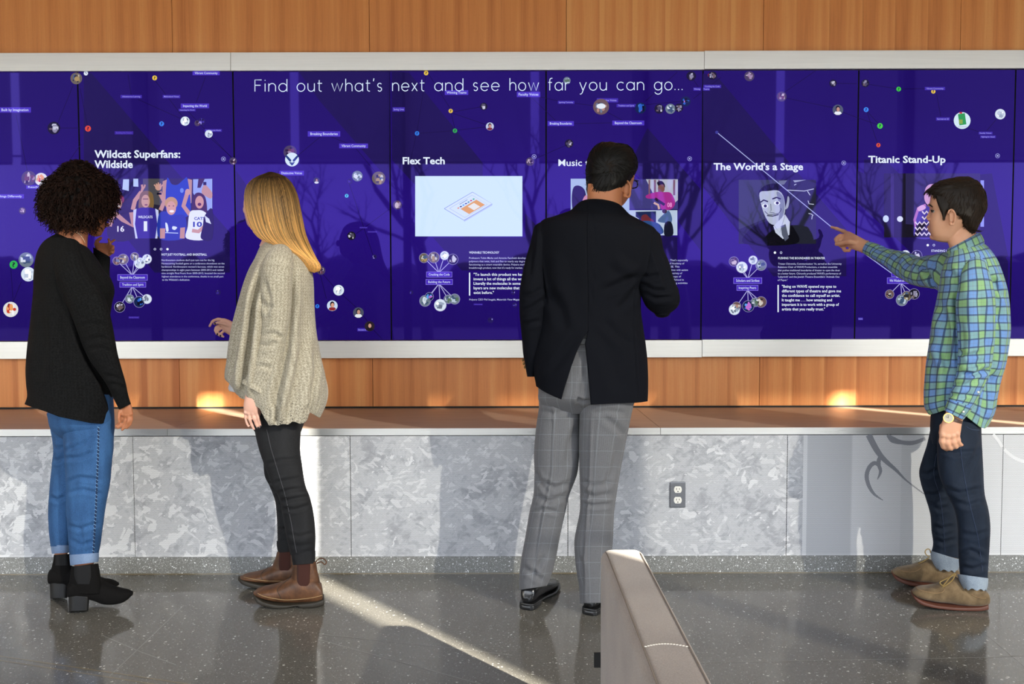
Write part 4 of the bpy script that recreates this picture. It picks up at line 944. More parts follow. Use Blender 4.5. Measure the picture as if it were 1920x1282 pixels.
def pxm(r, Y): return r * (Y - CC[1]) / FPX
def finger(mb, pts, r0, r1, Y):
    """joints in pixels (+ depth offset), rounded at the tip"""
    P = np.array([W(p[0], p[1], Y + (p[2] if len(p) > 2 else 0)) for p in pts]); k = np.arange(len(P)); t = np.linspace(0, len(P) - 1, (len(P) - 1) * 4 + 1)
    Q = np.stack([cr(k, P[:, i], t) for i in range(3)], 1); r = np.interp(t, [0, len(P) - 1], [pxm(r0 * .88, Y), pxm(r1 * .92, Y)])
    r = r * (1 + .10 * np.cos(t * 2 * math.pi) * (t > .3) * (t < len(P) - 1.3))
    mb.tube(Q, r, 10); mb.ball(Q[-1], r[-1], 10, 8); mb.ball(Q[0], r[0], 10, 8)
def body_mesh(name, mb, mat, vox=0.0026, smooth=7, label=None):
    me = mb.mesh(name); o = bpy.data.objects.new(name, me); COL.objects.link(o)
    m = o.modifiers.new('r', 'REMESH'); m.mode = 'VOXEL'; m.voxel_size = vox; m.use_smooth_shade = True
    s_ = o.modifiers.new('s', 'SMOOTH'); s_.factor = 0.5; s_.iterations = smooth
    dg = bpy.context.evaluated_depsgraph_get(); dg.update()
    me2 = bpy.data.meshes.new_from_object(o.evaluated_get(dg)); me2.name = name
    bpy.data.objects.remove(o); bpy.data.meshes.remove(me)
    me2.shade_smooth(); me2.materials.clear(); me2.materials.append(mat)
    return me2
def person(Yfeet, xpx, ypx, mb, mat, label, vox=0.0026, smooth=7):
    me = body_mesh('person', mb, mat, vox, smooth)
    f = onfloor(xpx, ypx); org = Vector((f[0], f[1], 0))
    me.transform(Matrix.Translation(-org)); o = bpy.data.objects.new('person', me); COL.objects.link(o); o.location = org
    tag(o, label, 'person'); return o
def ear(mb, cx, cy, rx, ry_, Y, tilt=0.15, dep=0.012):
    """rim, bowl and lobe"""
    pts = []
    for k in range(15):
        a = math.radians(-150 + 285 * k / 14); x = rx * math.cos(a) * (1 if math.sin(a) < .2 else .75); y = ry_ * math.sin(a)
        pts.append(W(cx + x * math.cos(tilt) - y * math.sin(tilt), cy + y + x * math.sin(tilt), Y - dep * (.6 + .4 * math.cos(a))))
    mb.tube(pts, pxm(rx * .26, Y), 8)
    c = W(cx, cy, Y); mb.ball(c, (pxm(rx * .78, Y), .005, pxm(ry_ * .85, Y)), 12, 8)
    mb.ball(W(cx - rx * .35, cy + ry_ * .78, Y - dep * .6), (pxm(rx * .42, Y), .006, pxm(ry_ * .26, Y)), 10, 8)
def curve_strands(name, parent, mat, strands, sides=4):
    """strands: (points Nx3, radii, colour rgb, tip colour)"""
    V = []; F = []; Cc = []; off = 0
    for P, R, c0, c1 in strands:
        P = np.asarray(P); n = len(P); T = np.gradient(P, axis=0); T /= np.linalg.norm(T, axis=1)[:, None] + 1e-12
        up = np.array([.3, .9, .3]); A = np.cross(T, up); A /= np.linalg.norm(A, axis=1)[:, None] + 1e-12; B = np.cross(T, A)
        R = np.broadcast_to(np.asarray(R, float), (n,))
        an = np.arange(sides) * 2 * math.pi / sides
        G = P[:, None] + R[:, None, None] * (np.cos(an)[None, :, None] * A[:, None] + np.sin(an)[None, :, None] * B[:, None])
        V.append(G.reshape(-1, 3)); t = np.clip(np.linspace(0, 1, n) * 2.4, 0, 1)[:, None]; col = np.array(c0) * (1 - t) + np.array(c1) * t
        Cc.append(np.repeat(col, sides, axis=0))
        i = np.arange(n - 1)[:, None]; k = np.arange(sides)[None]; k2 = (k + 1) % sides
        q = np.stack([off + i * sides + k, off + i * sides + k2, off + (i + 1) * sides + k2, off + (i + 1) * sides + k], -1).reshape(-1, 4); F.append(q); off += n * sides
    V = np.concatenate(V); F = np.concatenate(F); Cc = np.concatenate(Cc)
    me = bpy.data.meshes.new(name); me.vertices.add(len(V)); me.vertices.foreach_set('co', V.astype(np.float32).ravel())
    me.loops.add(F.size); me.loops.foreach_set('vertex_index', F.astype(np.int32).ravel())
    me.polygons.add(len(F)); me.polygons.foreach_set('loop_start', np.arange(0, F.size, 4, dtype=np.int32))
    me.update(calc_edges=True); me.validate()
    ca = me.color_attributes.new('Col', 'FLOAT_COLOR', 'POINT'); ca.data.foreach_set('color', np.concatenate([Cc, np.ones((len(Cc), 1))], 1).astype(np.float32).ravel())
    me.shade_smooth(); return child(name, me, mat, parent)
def piece_strands(p, count, rng, span, rad, lift, colf, flow=0.0, jit=0.002, n=9, v_lo=0.0, v_hi=1.0, front=True):
    """hair strands running down the columns of an outline skin"""
    out = []; nm = p.normals(); N, M1 = p.P.shape[:2]
    for _ in range(count):
        u = rng.uniform(0, M1 - 1.001); v0 = rng.uniform(v_lo, v_hi) * (N - 1); L = rng.uniform(*span) * (N - 1); v1 = min(N - 1.001, v0 + L)
        if v1 - v0 < 2: continue
        vs = np.linspace(v0, v1, n); us = (u + flow * (vs - v0) / N * M1 + rng.uniform(-1, 1) * np.linspace(0, 1, n) * M1 * .012) % (M1 - 1)
        i = vs.astype(int); fi = (vs - i)[:, None]; k = us.astype(int); fk = (us - k)[:, None]; i2 = np.minimum(i + 1, N - 1); k2 = np.minimum(k + 1, M1 - 1)
        P = (p.P[i, k] * (1 - fk) + p.P[i, k2] * fk) * (1 - fi) + (p.P[i2, k] * (1 - fk) + p.P[i2, k2] * fk) * fi; Nn = nm[i, k]
        l_ = rng.uniform(*lift); P = P + Nn * (l_ * (np.sin(np.linspace(0, math.pi * .8, n)) * .8 + .2))[:, None] + Nn * rng.uniform(-jit, jit)
        r = rad * rng.uniform(.6, 1.3) * np.sqrt(np.clip(1 - np.linspace(0, 1, n) ** 2, 0.02, 1)) * np.clip(np.linspace(0, 1, n) * 5 + .1, 0, 1); c0, c1 = colf(rng, v0 / (N - 1), v1 / (N - 1))
        out.append((P, r, c0, c1))
    return out
# ------------------------------------------------------------------ materials of the figures
def mat_skin(name, c, lip=None):
    t = NT(name); v = t.coord(); f = t.noise(v, 60, 3); g = t.noise(v, 9, 2)
    c2 = (c[0] * .92, c[1] * .84, c[2] * .82)
    t.P(Base_Color=t.mix(t.math('MULTIPLY', g, .5), c, c2), Roughness=0.5, Subsurface_Weight=0.12, Subsurface_Scale=0.01)
    t.set(t.p.inputs['Subsurface Radius'], (1.0, .35, .2)); t.p.inputs['Specular IOR Level'].default_value = 0.4; t.bump(f, .08, .0006); return t.m
def mat_hair(name, rough=.5, spec=.2):
    t = NT(name); a = t.n('VertexColor'); a.layer_name = 'Col'; t.P(Base_Color=a.outputs[0], Roughness=rough); t.p.inputs['Specular IOR Level'].default_value = spec; return t.m
def mat_knit(name, c, c2, scale=260, holes=False, bump=.5, rough=.85, sheen=.25):
    t = NT(name); uv = t.n('UVMap').outputs[0]; v = t.mapping(uv, (scale, scale * .8, 1))
    s = t.sep(v); a = t.math('SINE', t.math('MULTIPLY', s[0], 2.2)); b = t.math('SINE', t.math('ADD', t.math('MULTIPLY', s[1], 3.0), t.math('MULTIPLY', a, 1.2)))
    h = t.math('ADD', t.math('MULTIPLY', a, .35), t.math('MULTIPLY', b, .35)); f = t.noise(t.coord(), 250 if holes else 170, 4, .75)
    w = t.math('ADD', t.math('MULTIPLY', f, 1.1), t.math('MULTIPLY', h, .09)); g = t.noise(t.coord(), 8, 2)
    c_ = t.ramp(w, [(.36, tuple(x * (.72 if holes else .45) for x in c)), (.5, c), (.66, c2)])
    c_ = t.mix(t.math('MULTIPLY', g, .25), c_, tuple(x * .8 for x in c))
    if holes:
        z = t.sep(t.geo())[2]; d = t.vor(t.n('VectorMath', {0: t.coord(), 1: t.n('VectorMath', {0: t.n('TexNoise', {'Vector': t.coord(), 'Scale': 60.0}).outputs['Color'], 1: (.012, .012, .012)}, operation='MULTIPLY').outputs[0]}, operation='ADD').outputs[0], 105, .8)
        grow = t.math('MULTIPLY', t.math('SUBTRACT', .90, z), 5.0, clamp=True)
        low = t.math('LESS_THAN', d, t.math('MULTIPLY', t.math('MULTIPLY', t.noise(t.coord(), 14, 2), .72), grow))
        c_ = t.mix(t.math('MULTIPLY', low, .8), c_, (.05, .046, .04))
        d2 = t.math('LESS_THAN', t.vor(t.coord(), 210, 1.0), .15); c_ = t.mix(t.math('MULTIPLY', d2, .25), c_, tuple(x * .35 for x in c))
    t.P(Base_Color=c_, Roughness=rough, Sheen_Weight=sheen); t.p.inputs['Specular IOR Level'].default_value = .15
    t.bump(t.math('ADD', f, t.math('MULTIPLY', h, .4)), bump, .002); return t.m
def mat_denim(name, c, c2, fade=.3, scale=700):
    t = NT(name); v = t.coord(); uv = t.n('UVMap').outputs[0]; s = t.sep(t.mapping(uv, (scale, scale, 1)))
    tw = t.math('SINE', t.math('MULTIPLY', t.math('ADD', s[0], s[1]), 1.6)); f = t.noise(v, 420, 3, .7); g = t.noise(v, 7, 3, .6); st = t.noise(t.mapping(v, (26, 26, 5)), 1, 3)
    w = t.math('ADD', t.math('MULTIPLY', f, .7), t.math('ADD', t.math('MULTIPLY', g, .3), t.math('ADD', t.math('MULTIPLY', st, fade), t.math('MULTIPLY', tw, .05))))
    t.P(Base_Color=t.ramp(w, [(.42, c), (.85, c2)]), Roughness=.8); t.p.inputs['Specular IOR Level'].default_value = .2; t.bump(f, .25, .0012); return t.m
def mat_cloth(name, c, var=.12, scale=500, rough=.8, sheen=.1, spec=.2):
    t = NT(name); v = t.coord(); f = t.noise(v, scale, 3, .6); g = t.noise(v, 6, 2)
    lo = tuple(x * (1 - var) for x in c); hi = tuple(x * (1 + var) for x in c); cc = t.ramp(f, [(.3, lo), (.7, hi)])
    t.P(Base_Color=t.mix(t.math('MULTIPLY', g, .3), cc, tuple(x * .8 for x in c)), Roughness=rough, Sheen_Weight=sheen); t.p.inputs['Specular IOR Level'].default_value = spec
    t.bump(f, .15, .001); return t.m
def mat_check():
    t = NT('grey_check_wool'); s = t.sep(t.n('UVMap').outputs[0]); f = t.noise(t.coord(), 600, 3, .7)
    lu = t.math('LESS_THAN', t.math('ABSOLUTE', t.math('SUBTRACT', t.math('FRACT', t.math('DIVIDE', s[0], .052)), .5)), .011)
    lv = t.math('LESS_THAN', t.math('ABSOLUTE', t.math('SUBTRACT', t.math('FRACT', t.math('DIVIDE', s[1], .062)), .5)), .009)
    lu2 = t.math('LESS_THAN', t.math('ABSOLUTE', t.math('SUBTRACT', t.math('FRACT', t.math('DIVIDE', s[0], .0065)), .5)), .18)
    c = t.ramp(f, [(.3, lin(80, 80, 83)), (.7, lin(110, 110, 114))]); c = t.mix(t.math('MULTIPLY', lu2, .10), c, lin(140, 140, 145))
    c = t.mix(t.math('MULTIPLY', t.math('MAXIMUM', lu, lv), .42), c, lin(158, 168, 176))
    t.P(Base_Color=c, Roughness=.8, Sheen_Weight=.15); t.p.inputs['Specular IOR Level'].default_value = .2; t.bump(f, .15, .001); return t.m
def mat_plaid():
    t = NT('plaid_cotton'); s = t.sep(t.n('UVMap').outputs[0]); Pd = .062; f = t.noise(t.coord(), 500, 3, .7)
    def band(x, off):
        q = t.math('FRACT', t.math('ADD', t.math('DIVIDE', x, Pd), off))
        c = t.ramp(q, [(0, lin(100, 142, 206)), (.405, lin(100, 142, 206)), (.41, lin(4, 24, 72)), (.50, lin(4, 24, 72)), (.505, lin(134, 178, 116)), (.905, lin(134, 178, 116)), (.91, lin(4, 28, 66)), (1, lin(4, 28, 66))], 'CONSTANT')
        thin = t.math('LESS_THAN', t.math('ABSOLUTE', t.math('SUBTRACT', t.math('FRACT', t.math('MULTIPLY', q, 2.0)), .41)), .03)
        return t.mix(t.math('MULTIPLY', thin, .4), c, lin(110, 70, 80))
    c = t.mix(.5, band(s[0], .1), band(s[1], .3))
    def ln(x, off):
        q = t.math('FRACT', t.math('ADD', t.math('DIVIDE', x, Pd), off)); h_ = t.math('FRACT', t.math('MULTIPLY', q, 2.0)); return t.math('GREATER_THAN', h_, .83)
    c = t.mix(t.math('MULTIPLY', t.math('MAXIMUM', ln(s[0], .1), ln(s[1], .3)), .62), c, lin(14, 36, 84)); c = t.mix(t.math('MULTIPLY', f, .18), c, lin(170, 196, 200))
    t.P(Base_Color=c, Roughness=.75, Sheen_Weight=.1); t.p.inputs['Specular IOR Level'].default_value = .25; t.bump(f, .12, .001); return t.m
# ================================================================== person in the black sweater
def bodyfill(mb, rows, Y, sh=.66, N=26, M=24): Piece(rows, Y, N, M, 2.1, (.01, .01), None, sh).into(mb)
M_denim = mat_denim('blue_denim', lin(24, 48, 84), lin(62, 104, 154), .35)
M_cuffd = mat_denim('denim_turnup', lin(92, 114, 150), lin(144, 164, 192), .2)
M_blackknit = mat_knit('black_knit', (.0032, .0032, .0036), (.008, .008, .0085), 240, False, .35, .92, 0.0)
M_suedeblk = mat_cloth('black_suede', (.006, .0055, .0055), .3, 300, .9, 0.0, .1)
M_elastic = mat_cloth('black_elastic', (.012, .012, .013), .3, 900, .85, 0.0)
M_heel = plain('stacked_heel', (.009, .009, .010), .42)
def seam_line(o_name, parent, mat, pts, Y, r=.0016, dy=0.0):
    P = np.array([W(p[0], p[1], Y + (p[2] if len(p) > 2 else dy)) for p in pts]); k = np.arange(len(P)); t = np.linspace(0, len(P) - 1, (len(P) - 1) * 5 + 1)
    Q = np.stack([cr(k, P[:, i], t) for i in range(3)], 1); m = MB(); m.tube(Q, r, 6); return child(o_name, m.mesh(o_name, True), mat, parent)
def surf_line(o_name, parent, mat, piece, pts, r=.0016, out=.0005):
    """a seam or stitching line lying on the near side of an outline skin"""
    px, py = proj(piece.P); nm = piece.normals(); face = np.sum(nm * (CC - piece.P), axis=2) > 0
    k = np.arange(len(pts)); t = np.linspace(0, len(pts) - 1, (len(pts) - 1) * 8 + 1); qx = cr(k, [p[0] for p in pts], t); qy = cr(k, [p[1] for p in pts], t); Q = []
    for x, y in zip(qx, qy):
        d = np.where(face, (px - x) ** 2 + (py - y) ** 2, 1e9); j = np.argpartition(d.ravel(), 4)[:4]
        w_ = 1 / (d.ravel()[j] + .05); dep = ((piece.P.reshape(-1, 3)[j] - CC) @ CF); de = float((dep * w_).sum() / w_.sum())
        Q.append(CC + ray(x, y) * (de - out))
    m = MB(); m.tube(np.array(Q), r, 5); return child(o_name, m.mesh(o_name, True), mat, parent)
Y1 = -1.096
torso1 = [(112, 433, 162, 460, .052), (97, 440, 167, 465, .095), (80, 452, 174, 473, .135), (69, 470, 186, 489, .162), (64, 492, 196, 506, .172), (62, 520, 209, 521, .17), (62, 545, 216.5, 545, .165), (59, 578, 211, 572, .16), (55, 615, 205, 612, .155),
          (51, 650, 204, 652, .16), (48, 690, 207, 695, .17), (49, 720, 211, 728, .176), (51, 742, 211, 757, .178), (46, 758, 208, 789, .18)]
armR1 = [(92, 480, 152, 462, .05, -.05), (100, 505, 160, 488, .068, -.10), (108, 530, 168, 510, .074, -.13), (121, 560, 186, 536, .073, -.145), (134, 590, 199, 566, .068, -.15), (145, 620, 208, 600, .062, -.15), (155, 648, 214.5, 632, .056, -.15), (168, 675, 221, 664, .052, -.15), (184, 698, 229, 692, .047, -.145), (200, 722, 236, 716, .042, -.14), (213, 748, 241, 740, .036, -.13), (223, 768, 246, 757, .032, -.12)]
armL1 = [(150, 520, 200, 560, .05, .10), (165, 505, 206, 530, .048, .12), (173, 488, 206, 505, .044, .135), (174.5, 472, 207, 492, .042, .14), (174, 463, 207, 482, .040, .145)]
pel1 = [(90, 735, 213, 740, .14), (89, 772, 215, 780, .142), (95, 805, 214, 810, .13), (118, 825, 204, 825, .055)]
legN1 = [(112, 785, 215, 785, .10, -.02), (119, 830, 213.5, 830, .092, -.05), (122, 870, 209.5, 870, .086, -.06), (124, 910, 205, 910, .08, -.065), (124, 950, 197, 950, .076, -.07), (126, 990, 191.5, 990, .072, -.07), (128, 1020, 188, 1020, .07, -.07), (130, 1046, 184, 1042, .066, -.07)]
legF1 = [(87, 775, 150, 775, .1, .04), (94, 805, 150, 805, .09, .05), (99.5, 840, 150, 840, .085, .055), (95, 885, 148, 885, .08, .06), (91, 930, 145, 930, .075, .06), (90, 970, 140, 970, .072, .06), (92, 1000, 136, 1000, .068, .06), (95, 1024, 131, 1024, .064, .06)]
mb = MB()
for r_ in (torso1[1:-1], armR1, armL1, pel1[:-1], legN1[:-1], legF1[:-1]): bodyfill(mb, r_, Y1)
# shins, feet
bodyfill(mb, [(138, 1030, 178, 1030, .04, -.07), (139, 1062, 176, 1062, .036, -.07), (140, 1100, 178, 1100, .04, -.07)], Y1, 1.0); bodyfill(mb, [(100, 1010, 128, 1010, .036, .06), (102, 1040, 127, 1040, .034, .06), (102, 1075, 128, 1075, .036, .06)], Y1, 1.0)
# neck, head, jaw
Piece([(120, 405, 172, 410, .054), (117, 424, 168, 428, .056), (110, 434, 165, 446, .062), (98, 446, 164, 462, .07), (90, 456, 166, 472, .08)], Y1, 24, 30, 2.1, (.01, .02)).into(mb)
Piece([(132, 328, 186, 328, .06, .02), (124, 350, 200, 348, .08, .025), (122, 378, 204, 376, .084, .03), (128, 396, 204.5, 395, .08, .035), (140, 410, 203, 408, .072, .04), (150, 422, 199, 420, .06, .045), (160, 432, 195.5, 431, .048, .05), (168, 438, 191, 438, .034, .05)], Y1, 40, 40, 2.2, (.015, .012)).into(mb)
mb.ball(W(203, 400, Y1 + .07), (.016, .022, .022), 12, 8); mb.ball(W(198, 421, Y1 + .07), (.012, .025, .010), 12, 8)
# raised hand: palm towards the screen, fingers loosely bent
Yh = Y1 + .145
Piece([(178, 466, 205, 481, .013), (177.5, 458, 210.5, 476, .015), (181, 454.5, 212.5, 467, .014), (190, 455.5, 210.5, 460.5, .011)], Yh, 14, 20, 2.4, (.02, .006)).into(mb)
for pts, a, b in [([(180, 458), (182, 452), (186.5, 448), (189.3, 445.8)], 4.2, 3.0), ([(198, 459), (205, 456.5, .01), (210, 453, .02), (214.5, 449.8, .02)], 3.4, 2.5), ([(200, 462, -.008), (206, 457, -.018), (205, 452, -.022), (203.6, 448.5, -.018)], 3.5, 2.7),
                  ([(204, 466, -.008), (211, 461.5, -.02), (212, 466, -.03), (207, 467.5, -.026)], 3.4, 2.8), ([(208, 471, -.006), (212.5, 469, -.018), (211, 474, -.024), (206, 473.5, -.02)], 3.2, 2.6)]: finger(mb, pts, a, b, Yh)
# hanging hand
Yk = Y1 - .12
Piece([(226, 758, 244, 752, .016), (225.5, 766, 247.5, 763, .0165), (226.5, 773, 249, 771, .015), (228, 779, 248.5, 777.5, .011)], Yk, 16, 24, 2.5, (.01, .010)).into(mb)
for pts, a, b in [([(230, 775), (227.5, 786), (222.5, 793.5), (217.3, 799)], 3.9, 2.7), ([(236, 776), (234.5, 789), (228.5, 797), (221.5, 802)], 3.9, 2.8), ([(241.5, 776, -.003), (240.8, 790, -.006), (235.5, 799.5), (229, 805.5)], 3.7, 2.7), ([(246.3, 775), (247, 786), (244, 795.5), (237.5, 802.5)], 3.3, 2.4), ([(228, 763), (224.5, 773, -.012), (223, 783, -.018), (224, 791, -.018)], 4.0, 2.9)]: finger(mb, pts, a, b, Yk)
for x, y in ((230.5, 776.5), (236.5, 777.5), (241.8, 777), (246, 775.5)): mb.ball(W(x, y, Yk - .004), (.0078, .008, .0075), 10, 8)
skin1 = mat_skin('skin_brown', lin(174, 112, 78))
pe1 = person(Y1, 130, 1128, mb, skin1, 'person with dark curly hair in a black sweater and turned-up blue jeans, one hand raised')
t1 = Piece(torso1, Y1, 150, 180, 2.15)
t1.hem([(40, 755), (47, 758), (60, 763), (85, 771), (110, 781), (145, 788), (170, 793), (190, 794.5), (203, 790), (212, 786)], .72).noise(.0035, 7, 3).noise(.0016, 18, 4, (1, 1, .5))
for pts, w_, a_ in [([(120, 500), (124, 530), (140, 580), (152, 640), (170, 680), (195, 720), (207, 760)], 5, -.016), ([(205, 560), (190, 590), (178, 640)], 6, -.008), ([(75, 560), (80, 640), (72, 720)], 9, -.006), ([(110, 600), (118, 680), (112, 760)], 8, -.006), ([(150, 690), (158, 740), (150, 780)], 7, -.006)]: t1.fold(pts, w_, a_)
sw1 = garment('sweater', M_blackknit, pe1, [t1], capd=(-.02, -.03))
a1 = Piece(armR1, Y1, 110, 60, 2.1, (.04, 0)).noise(.002, 14, 5)
for pts in ([(160, 640), (185, 632), (212, 640)], [(165, 655), (190, 652), (216, 662)], [(150, 610), (175, 606), (205, 612)], [(195, 705), (212, 706), (230, 712)], [(205, 720), (220, 722), (236, 730)]): a1.fold(pts, 4, -.005)
garment('sleeve', M_blackknit, sw1, [a1], capd=(0, -.02)); garment('sleeve', M_blackknit, sw1, [Piece(armL1, Y1, 60, 50, 2.1, (.03, 0)).noise(.0015, 16, 6)], capd=(0, -.02))
ln1 = Piece(legN1, Y1, 170, 80, 2.15).noise(.002, 13, 7).noise(.001, 35, 8, (1, 1, 2))
for pts, a_ in [([(120, 845), (150, 835), (185, 815)], -.006), ([(122, 860), (150, 858), (180, 845)], -.006), ([(124, 905), (150, 895), (188, 900)], -.005), ([(126, 925), (155, 918), (196, 928)], -.005), ([(126, 985), (150, 992), (188, 980)], -.004), ([(150, 1040), (154, 1010), (150, 985)], -.004), ([(165, 1042), (168, 1012), (162, 985)], -.004), ([(130, 1010), (150, 1022), (180, 1014)], -.004)]: ln1.fold(pts, 4, a_)
lf1 = Piece(legF1, Y1, 150, 64, 2.15).noise(.002, 13, 9).noise(.001, 35, 10, (1, 1, 2))
for pts in ([(96, 800), (108, 808), (120, 805)], [(96, 835), (108, 842), (120, 838)], [(95, 860), (106, 864), (120, 858)], [(92, 930), (106, 938), (122, 930)]): lf1.fold(pts, 4, -.006)
je1 = garment('jeans', M_denim, pe1, [Piece(pel1, Y1, 60, 90, 2.2).noise(.002, 12, 11), ln1, lf1])
for rows, Yc in (([(130, 1040, 185, 1036, .069, -.07), (130.5, 1052, 185, 1045, .070, -.07), (131.5, 1060, 183.5, 1053, .068, -.07)], Y1), ([(95, 1022, 131.5, 1022, .066, .06), (96, 1031, 131.5, 1030, .066, .06), (97.5, 1038, 130.5, 1036, .064, .06)], Y1)):
    garment('turn_up', M_cuffd, je1, [Piece(rows, Yc, 24, 60, 2.15).noise(.0016, 30, 12)], capd=(0, -.012), label='pale turned-up denim cuff')
M_stitch = plain('denim_seam', lin(120, 160, 200), .8); M_stitch2 = plain('dark_seam', lin(20, 40, 74), .8)
surf_line('side_seam', je1, M_stitch2, ln1, [(185, 800), (184, 850), (182, 900), (180, 950), (177, 1000), (175, 1036)], .003)
for k in range(34):
    y = 800 + 7 * k; x = np.interp(y, [800, 850, 900, 950, 1000, 1036], [185, 184, 182, 180, 177, 175])
    surf_line('stitch', je1, M_stitch, ln1, [(x - 2.6, y), (x + 1.8, y + 2.6)], .0011, .003)
def boot1(shaft, foot, sole_z, heel, gore, Yc, hw):
    b = garment('ankle_boot', M_suedeblk, pe1, [Piece(shaft, Yc, 40, 48, 2.2, (0, .01)).noise(.0012, 20, 3), Piece(foot, Yc, 70, 40, 2.5, (.008, .006), flat=True).noise(.0012, 20, 4)], capd=(-.03, 0))
    garment('heel', M_heel, b, [Piece(heel, Yc, 16, 40, 3.2)]); garment('gore', M_elastic, b, [Piece(gore, Yc, 30, 60, 5)])
    return b
b1 = boot1([(134, 1062, 184, 1056, .044, -.07), (132.5, 1075, 187, 1072, .045, -.07), (130, 1095, 190, 1092, .045, -.07), (129, 1112, 192, 1112, .044, -.07)],
           [(129, 1094, 129, 1117, .034, -.072), (140, 1084, 142, 1119, .040, -.07), (160, 1082, 160, 1121, .041, -.066), (178, 1084, 176, 1125, .041, -.060), (194, 1089, 192, 1131, .040, -.054), (210, 1097, 210, 1132, .038, -.048), (228, 1103, 228, 1128.5, .034, -.042), (240, 1105, 240, 1122, .026, -.038), (247, 1108, 246.5, 1116, .014, -.036)], 0,
           [(128, 1116, 168, 1119, .036, -.072), (128.5, 1146.5, 166, 1144.5, .033, -.072)], [(139, 1061, 172, 1059, .0475, -.07), (139, 1080, 173, 1080, .0485, -.07), (144, 1095, 170, 1095, .0485, -.07)], Y1, .04)
b1f = boot1([(101, 1040, 131, 1038, .042, .06), (99.5, 1052, 133, 1050, .043, .06), (95, 1072, 134, 1070, .043, .06), (93, 1090, 136, 1090, .042, .06)],
            [(93, 1070, 93, 1092, .034, .058), (104, 1062, 106, 1094, .038, .06), (125, 1060, 125, 1098, .039, .062), (150, 1067, 150, 1104, .039, .068), (175, 1077, 175, 1106, .038, .075), (195, 1084, 195, 1104, .035, .08), (212, 1087, 212, 1101, .028, .085), (221, 1091, 221, 1097, .014, .088)], 0,
            [(92.5, 1091, 128, 1094, .035, .058), (94, 1122, 126.5, 1120.5, .032, .058)], [(104, 1040, 126, 1039, .0445, .06), (103, 1060, 128, 1060, .0455, .06)], Y1, .04)
# curly hair
def col_curl(rng):
    b = rng.uniform(.4, 1.5); return (.0085 * b, .0048 * b, .0036 * b)
core = Piece([(118, 322, 172, 320, .085, .0), (92, 340, 204, 335, .125, .0), (80, 362, 213, 356, .135, .0), (80, 385, 210, 380, .135, .0), (88, 402, 196, 398, .125, .0), (104, 413, 178, 410, .095, .0)], Y1 + .0, 60, 80, 2.1, (.03, .025)).noise(.006, 30, 2)
M_curl = mat_hair('dark_curls', .55, .15)
mb = MB(); core.into(mb); me = mb.mesh('hair', True); fix_normals(me); ca = me.color_attributes.new('Col', 'FLOAT_COLOR', 'POINT'); ca.data.foreach_set('color', np.tile(np.array([.007, .005, .0045, 1], np.float32), len(me.vertices)))
ha1 = child('hair', me, M_curl, pe1)
rg = random.Random(3); nm = core.normals(); st = []
cen = W(146, 368, Y1)
for _ in range(3300):
    i = rg.randrange(core.N); k = rg.randrange(core.M); p = core.P[i, k]; nn = nm[i, k]
    px, py = proj(p)
    if px > 172 and py > 392 and nn[1] < .3 and rg.random() < .7: continue
    d = (p - cen); d /= np.linalg.norm(d); out_ = nn * .75 + d * .3 + np.array([rg.uniform(-.35, .35), rg.uniform(-.35, .35), rg.uniform(-.75, .2)]); out_ /= np.linalg.norm(out_)
    L = rg.uniform(.020, .042); n = 22; t = np.linspace(0, 1, n); a = np.cross(out_, [0, 0, 1.0]); a /= np.linalg.norm(a) + 1e-9; b = np.cross(out_, a); w_ = rg.uniform(2.0, 3.6) * 2 * math.pi; ph = rg.uniform(0, 6.28); rr = rg.uniform(.0025, .005)
    P = p - nn * .006 + out_ * (t * L)[:, None] + np.array([0, 0, -1.0]) * (t * t * L * .45)[:, None] + rr * (np.cos(w_ * t + ph)[:, None] * a + np.sin(w_ * t + ph)[:, None] * b)
    c = col_curl(rg); st.append((P, .0019 * (1.15 - .6 * t), c, (c[0] * 2.6, c[1] * 1.8, c[2] * 1.5)))
curve_strands('curls', ha1, M_curl, st, 3)
M_gold = plain('thin_chain', lin(214, 196, 170), .25, .9)
seam_line('necklace', pe1, M_gold, [(129, 430.5, -.03), (139, 433, -.052), (148, 438, -.056), (155, 446, -.052), (160, 456, -.045)], Y1, .0009)
# ================================================================== person in the beige sweater
Y2 = -0.975
torso2 = [(496, 449, 536, 450, .05), (487, 463, 560, 466, .11), (477, 484, 576, 488, .15), (465, 505, 586, 511, .17), (455, 530, 589, 536, .178), (447, 557, 590, 562, .18), (438, 592, 592, 592, .18), (430, 632, 595.5, 630, .184), (424, 670, 602, 668, .19), (420, 700, 608.5, 700, .195), (420, 735, 614, 735, .198), (430, 762, 611, 762, .196), (440, 786, 601, 788, .19)]
arm2 = [(508, 468, 546, 476, .045, -.06), (497, 484, 550, 492, .062, -.11), (490, 500, 550, 508, .069, -.145), (489, 530, 548, 538, .067, -.15), (490.5, 568, 546, 572, .063, -.15), (491.5, 605, 542, 605, .059, -.15), (487, 637, 536, 642, .056, -.15), (477, 667, 530, 676, .051, -.15), (467, 694, 517, 708, .047, -.15), (456, 716, 496.5, 740, .043, -.145)]
armF2 = [(500, 500, 560, 510, .055, .14), (480, 545, 535, 560, .05, .17), (468, 585, 510, 610, .045, .21), (450, 603, 470, 632, .036, .25)]
pel2 = [(472, 745, 574, 750, .14), (472, 775, 572, 780, .14), (474, 803, 566, 803, .125), (492, 826, 556, 826, .05)]
legN2 = [(474, 790, 566, 790, .09, -.03), (485, 840, 563, 840, .084, -.06), (496, 873, 567, 873, .077, -.07), (510, 908, 572.5, 908, .069, -.075), (523, 934, 581, 932, .067, -.08), (530, 966, 588, 965, .067, -.08), (537, 1005, 591.5, 1005, .061, -.08), (545, 1040, 590, 1038, .053, -.08)]
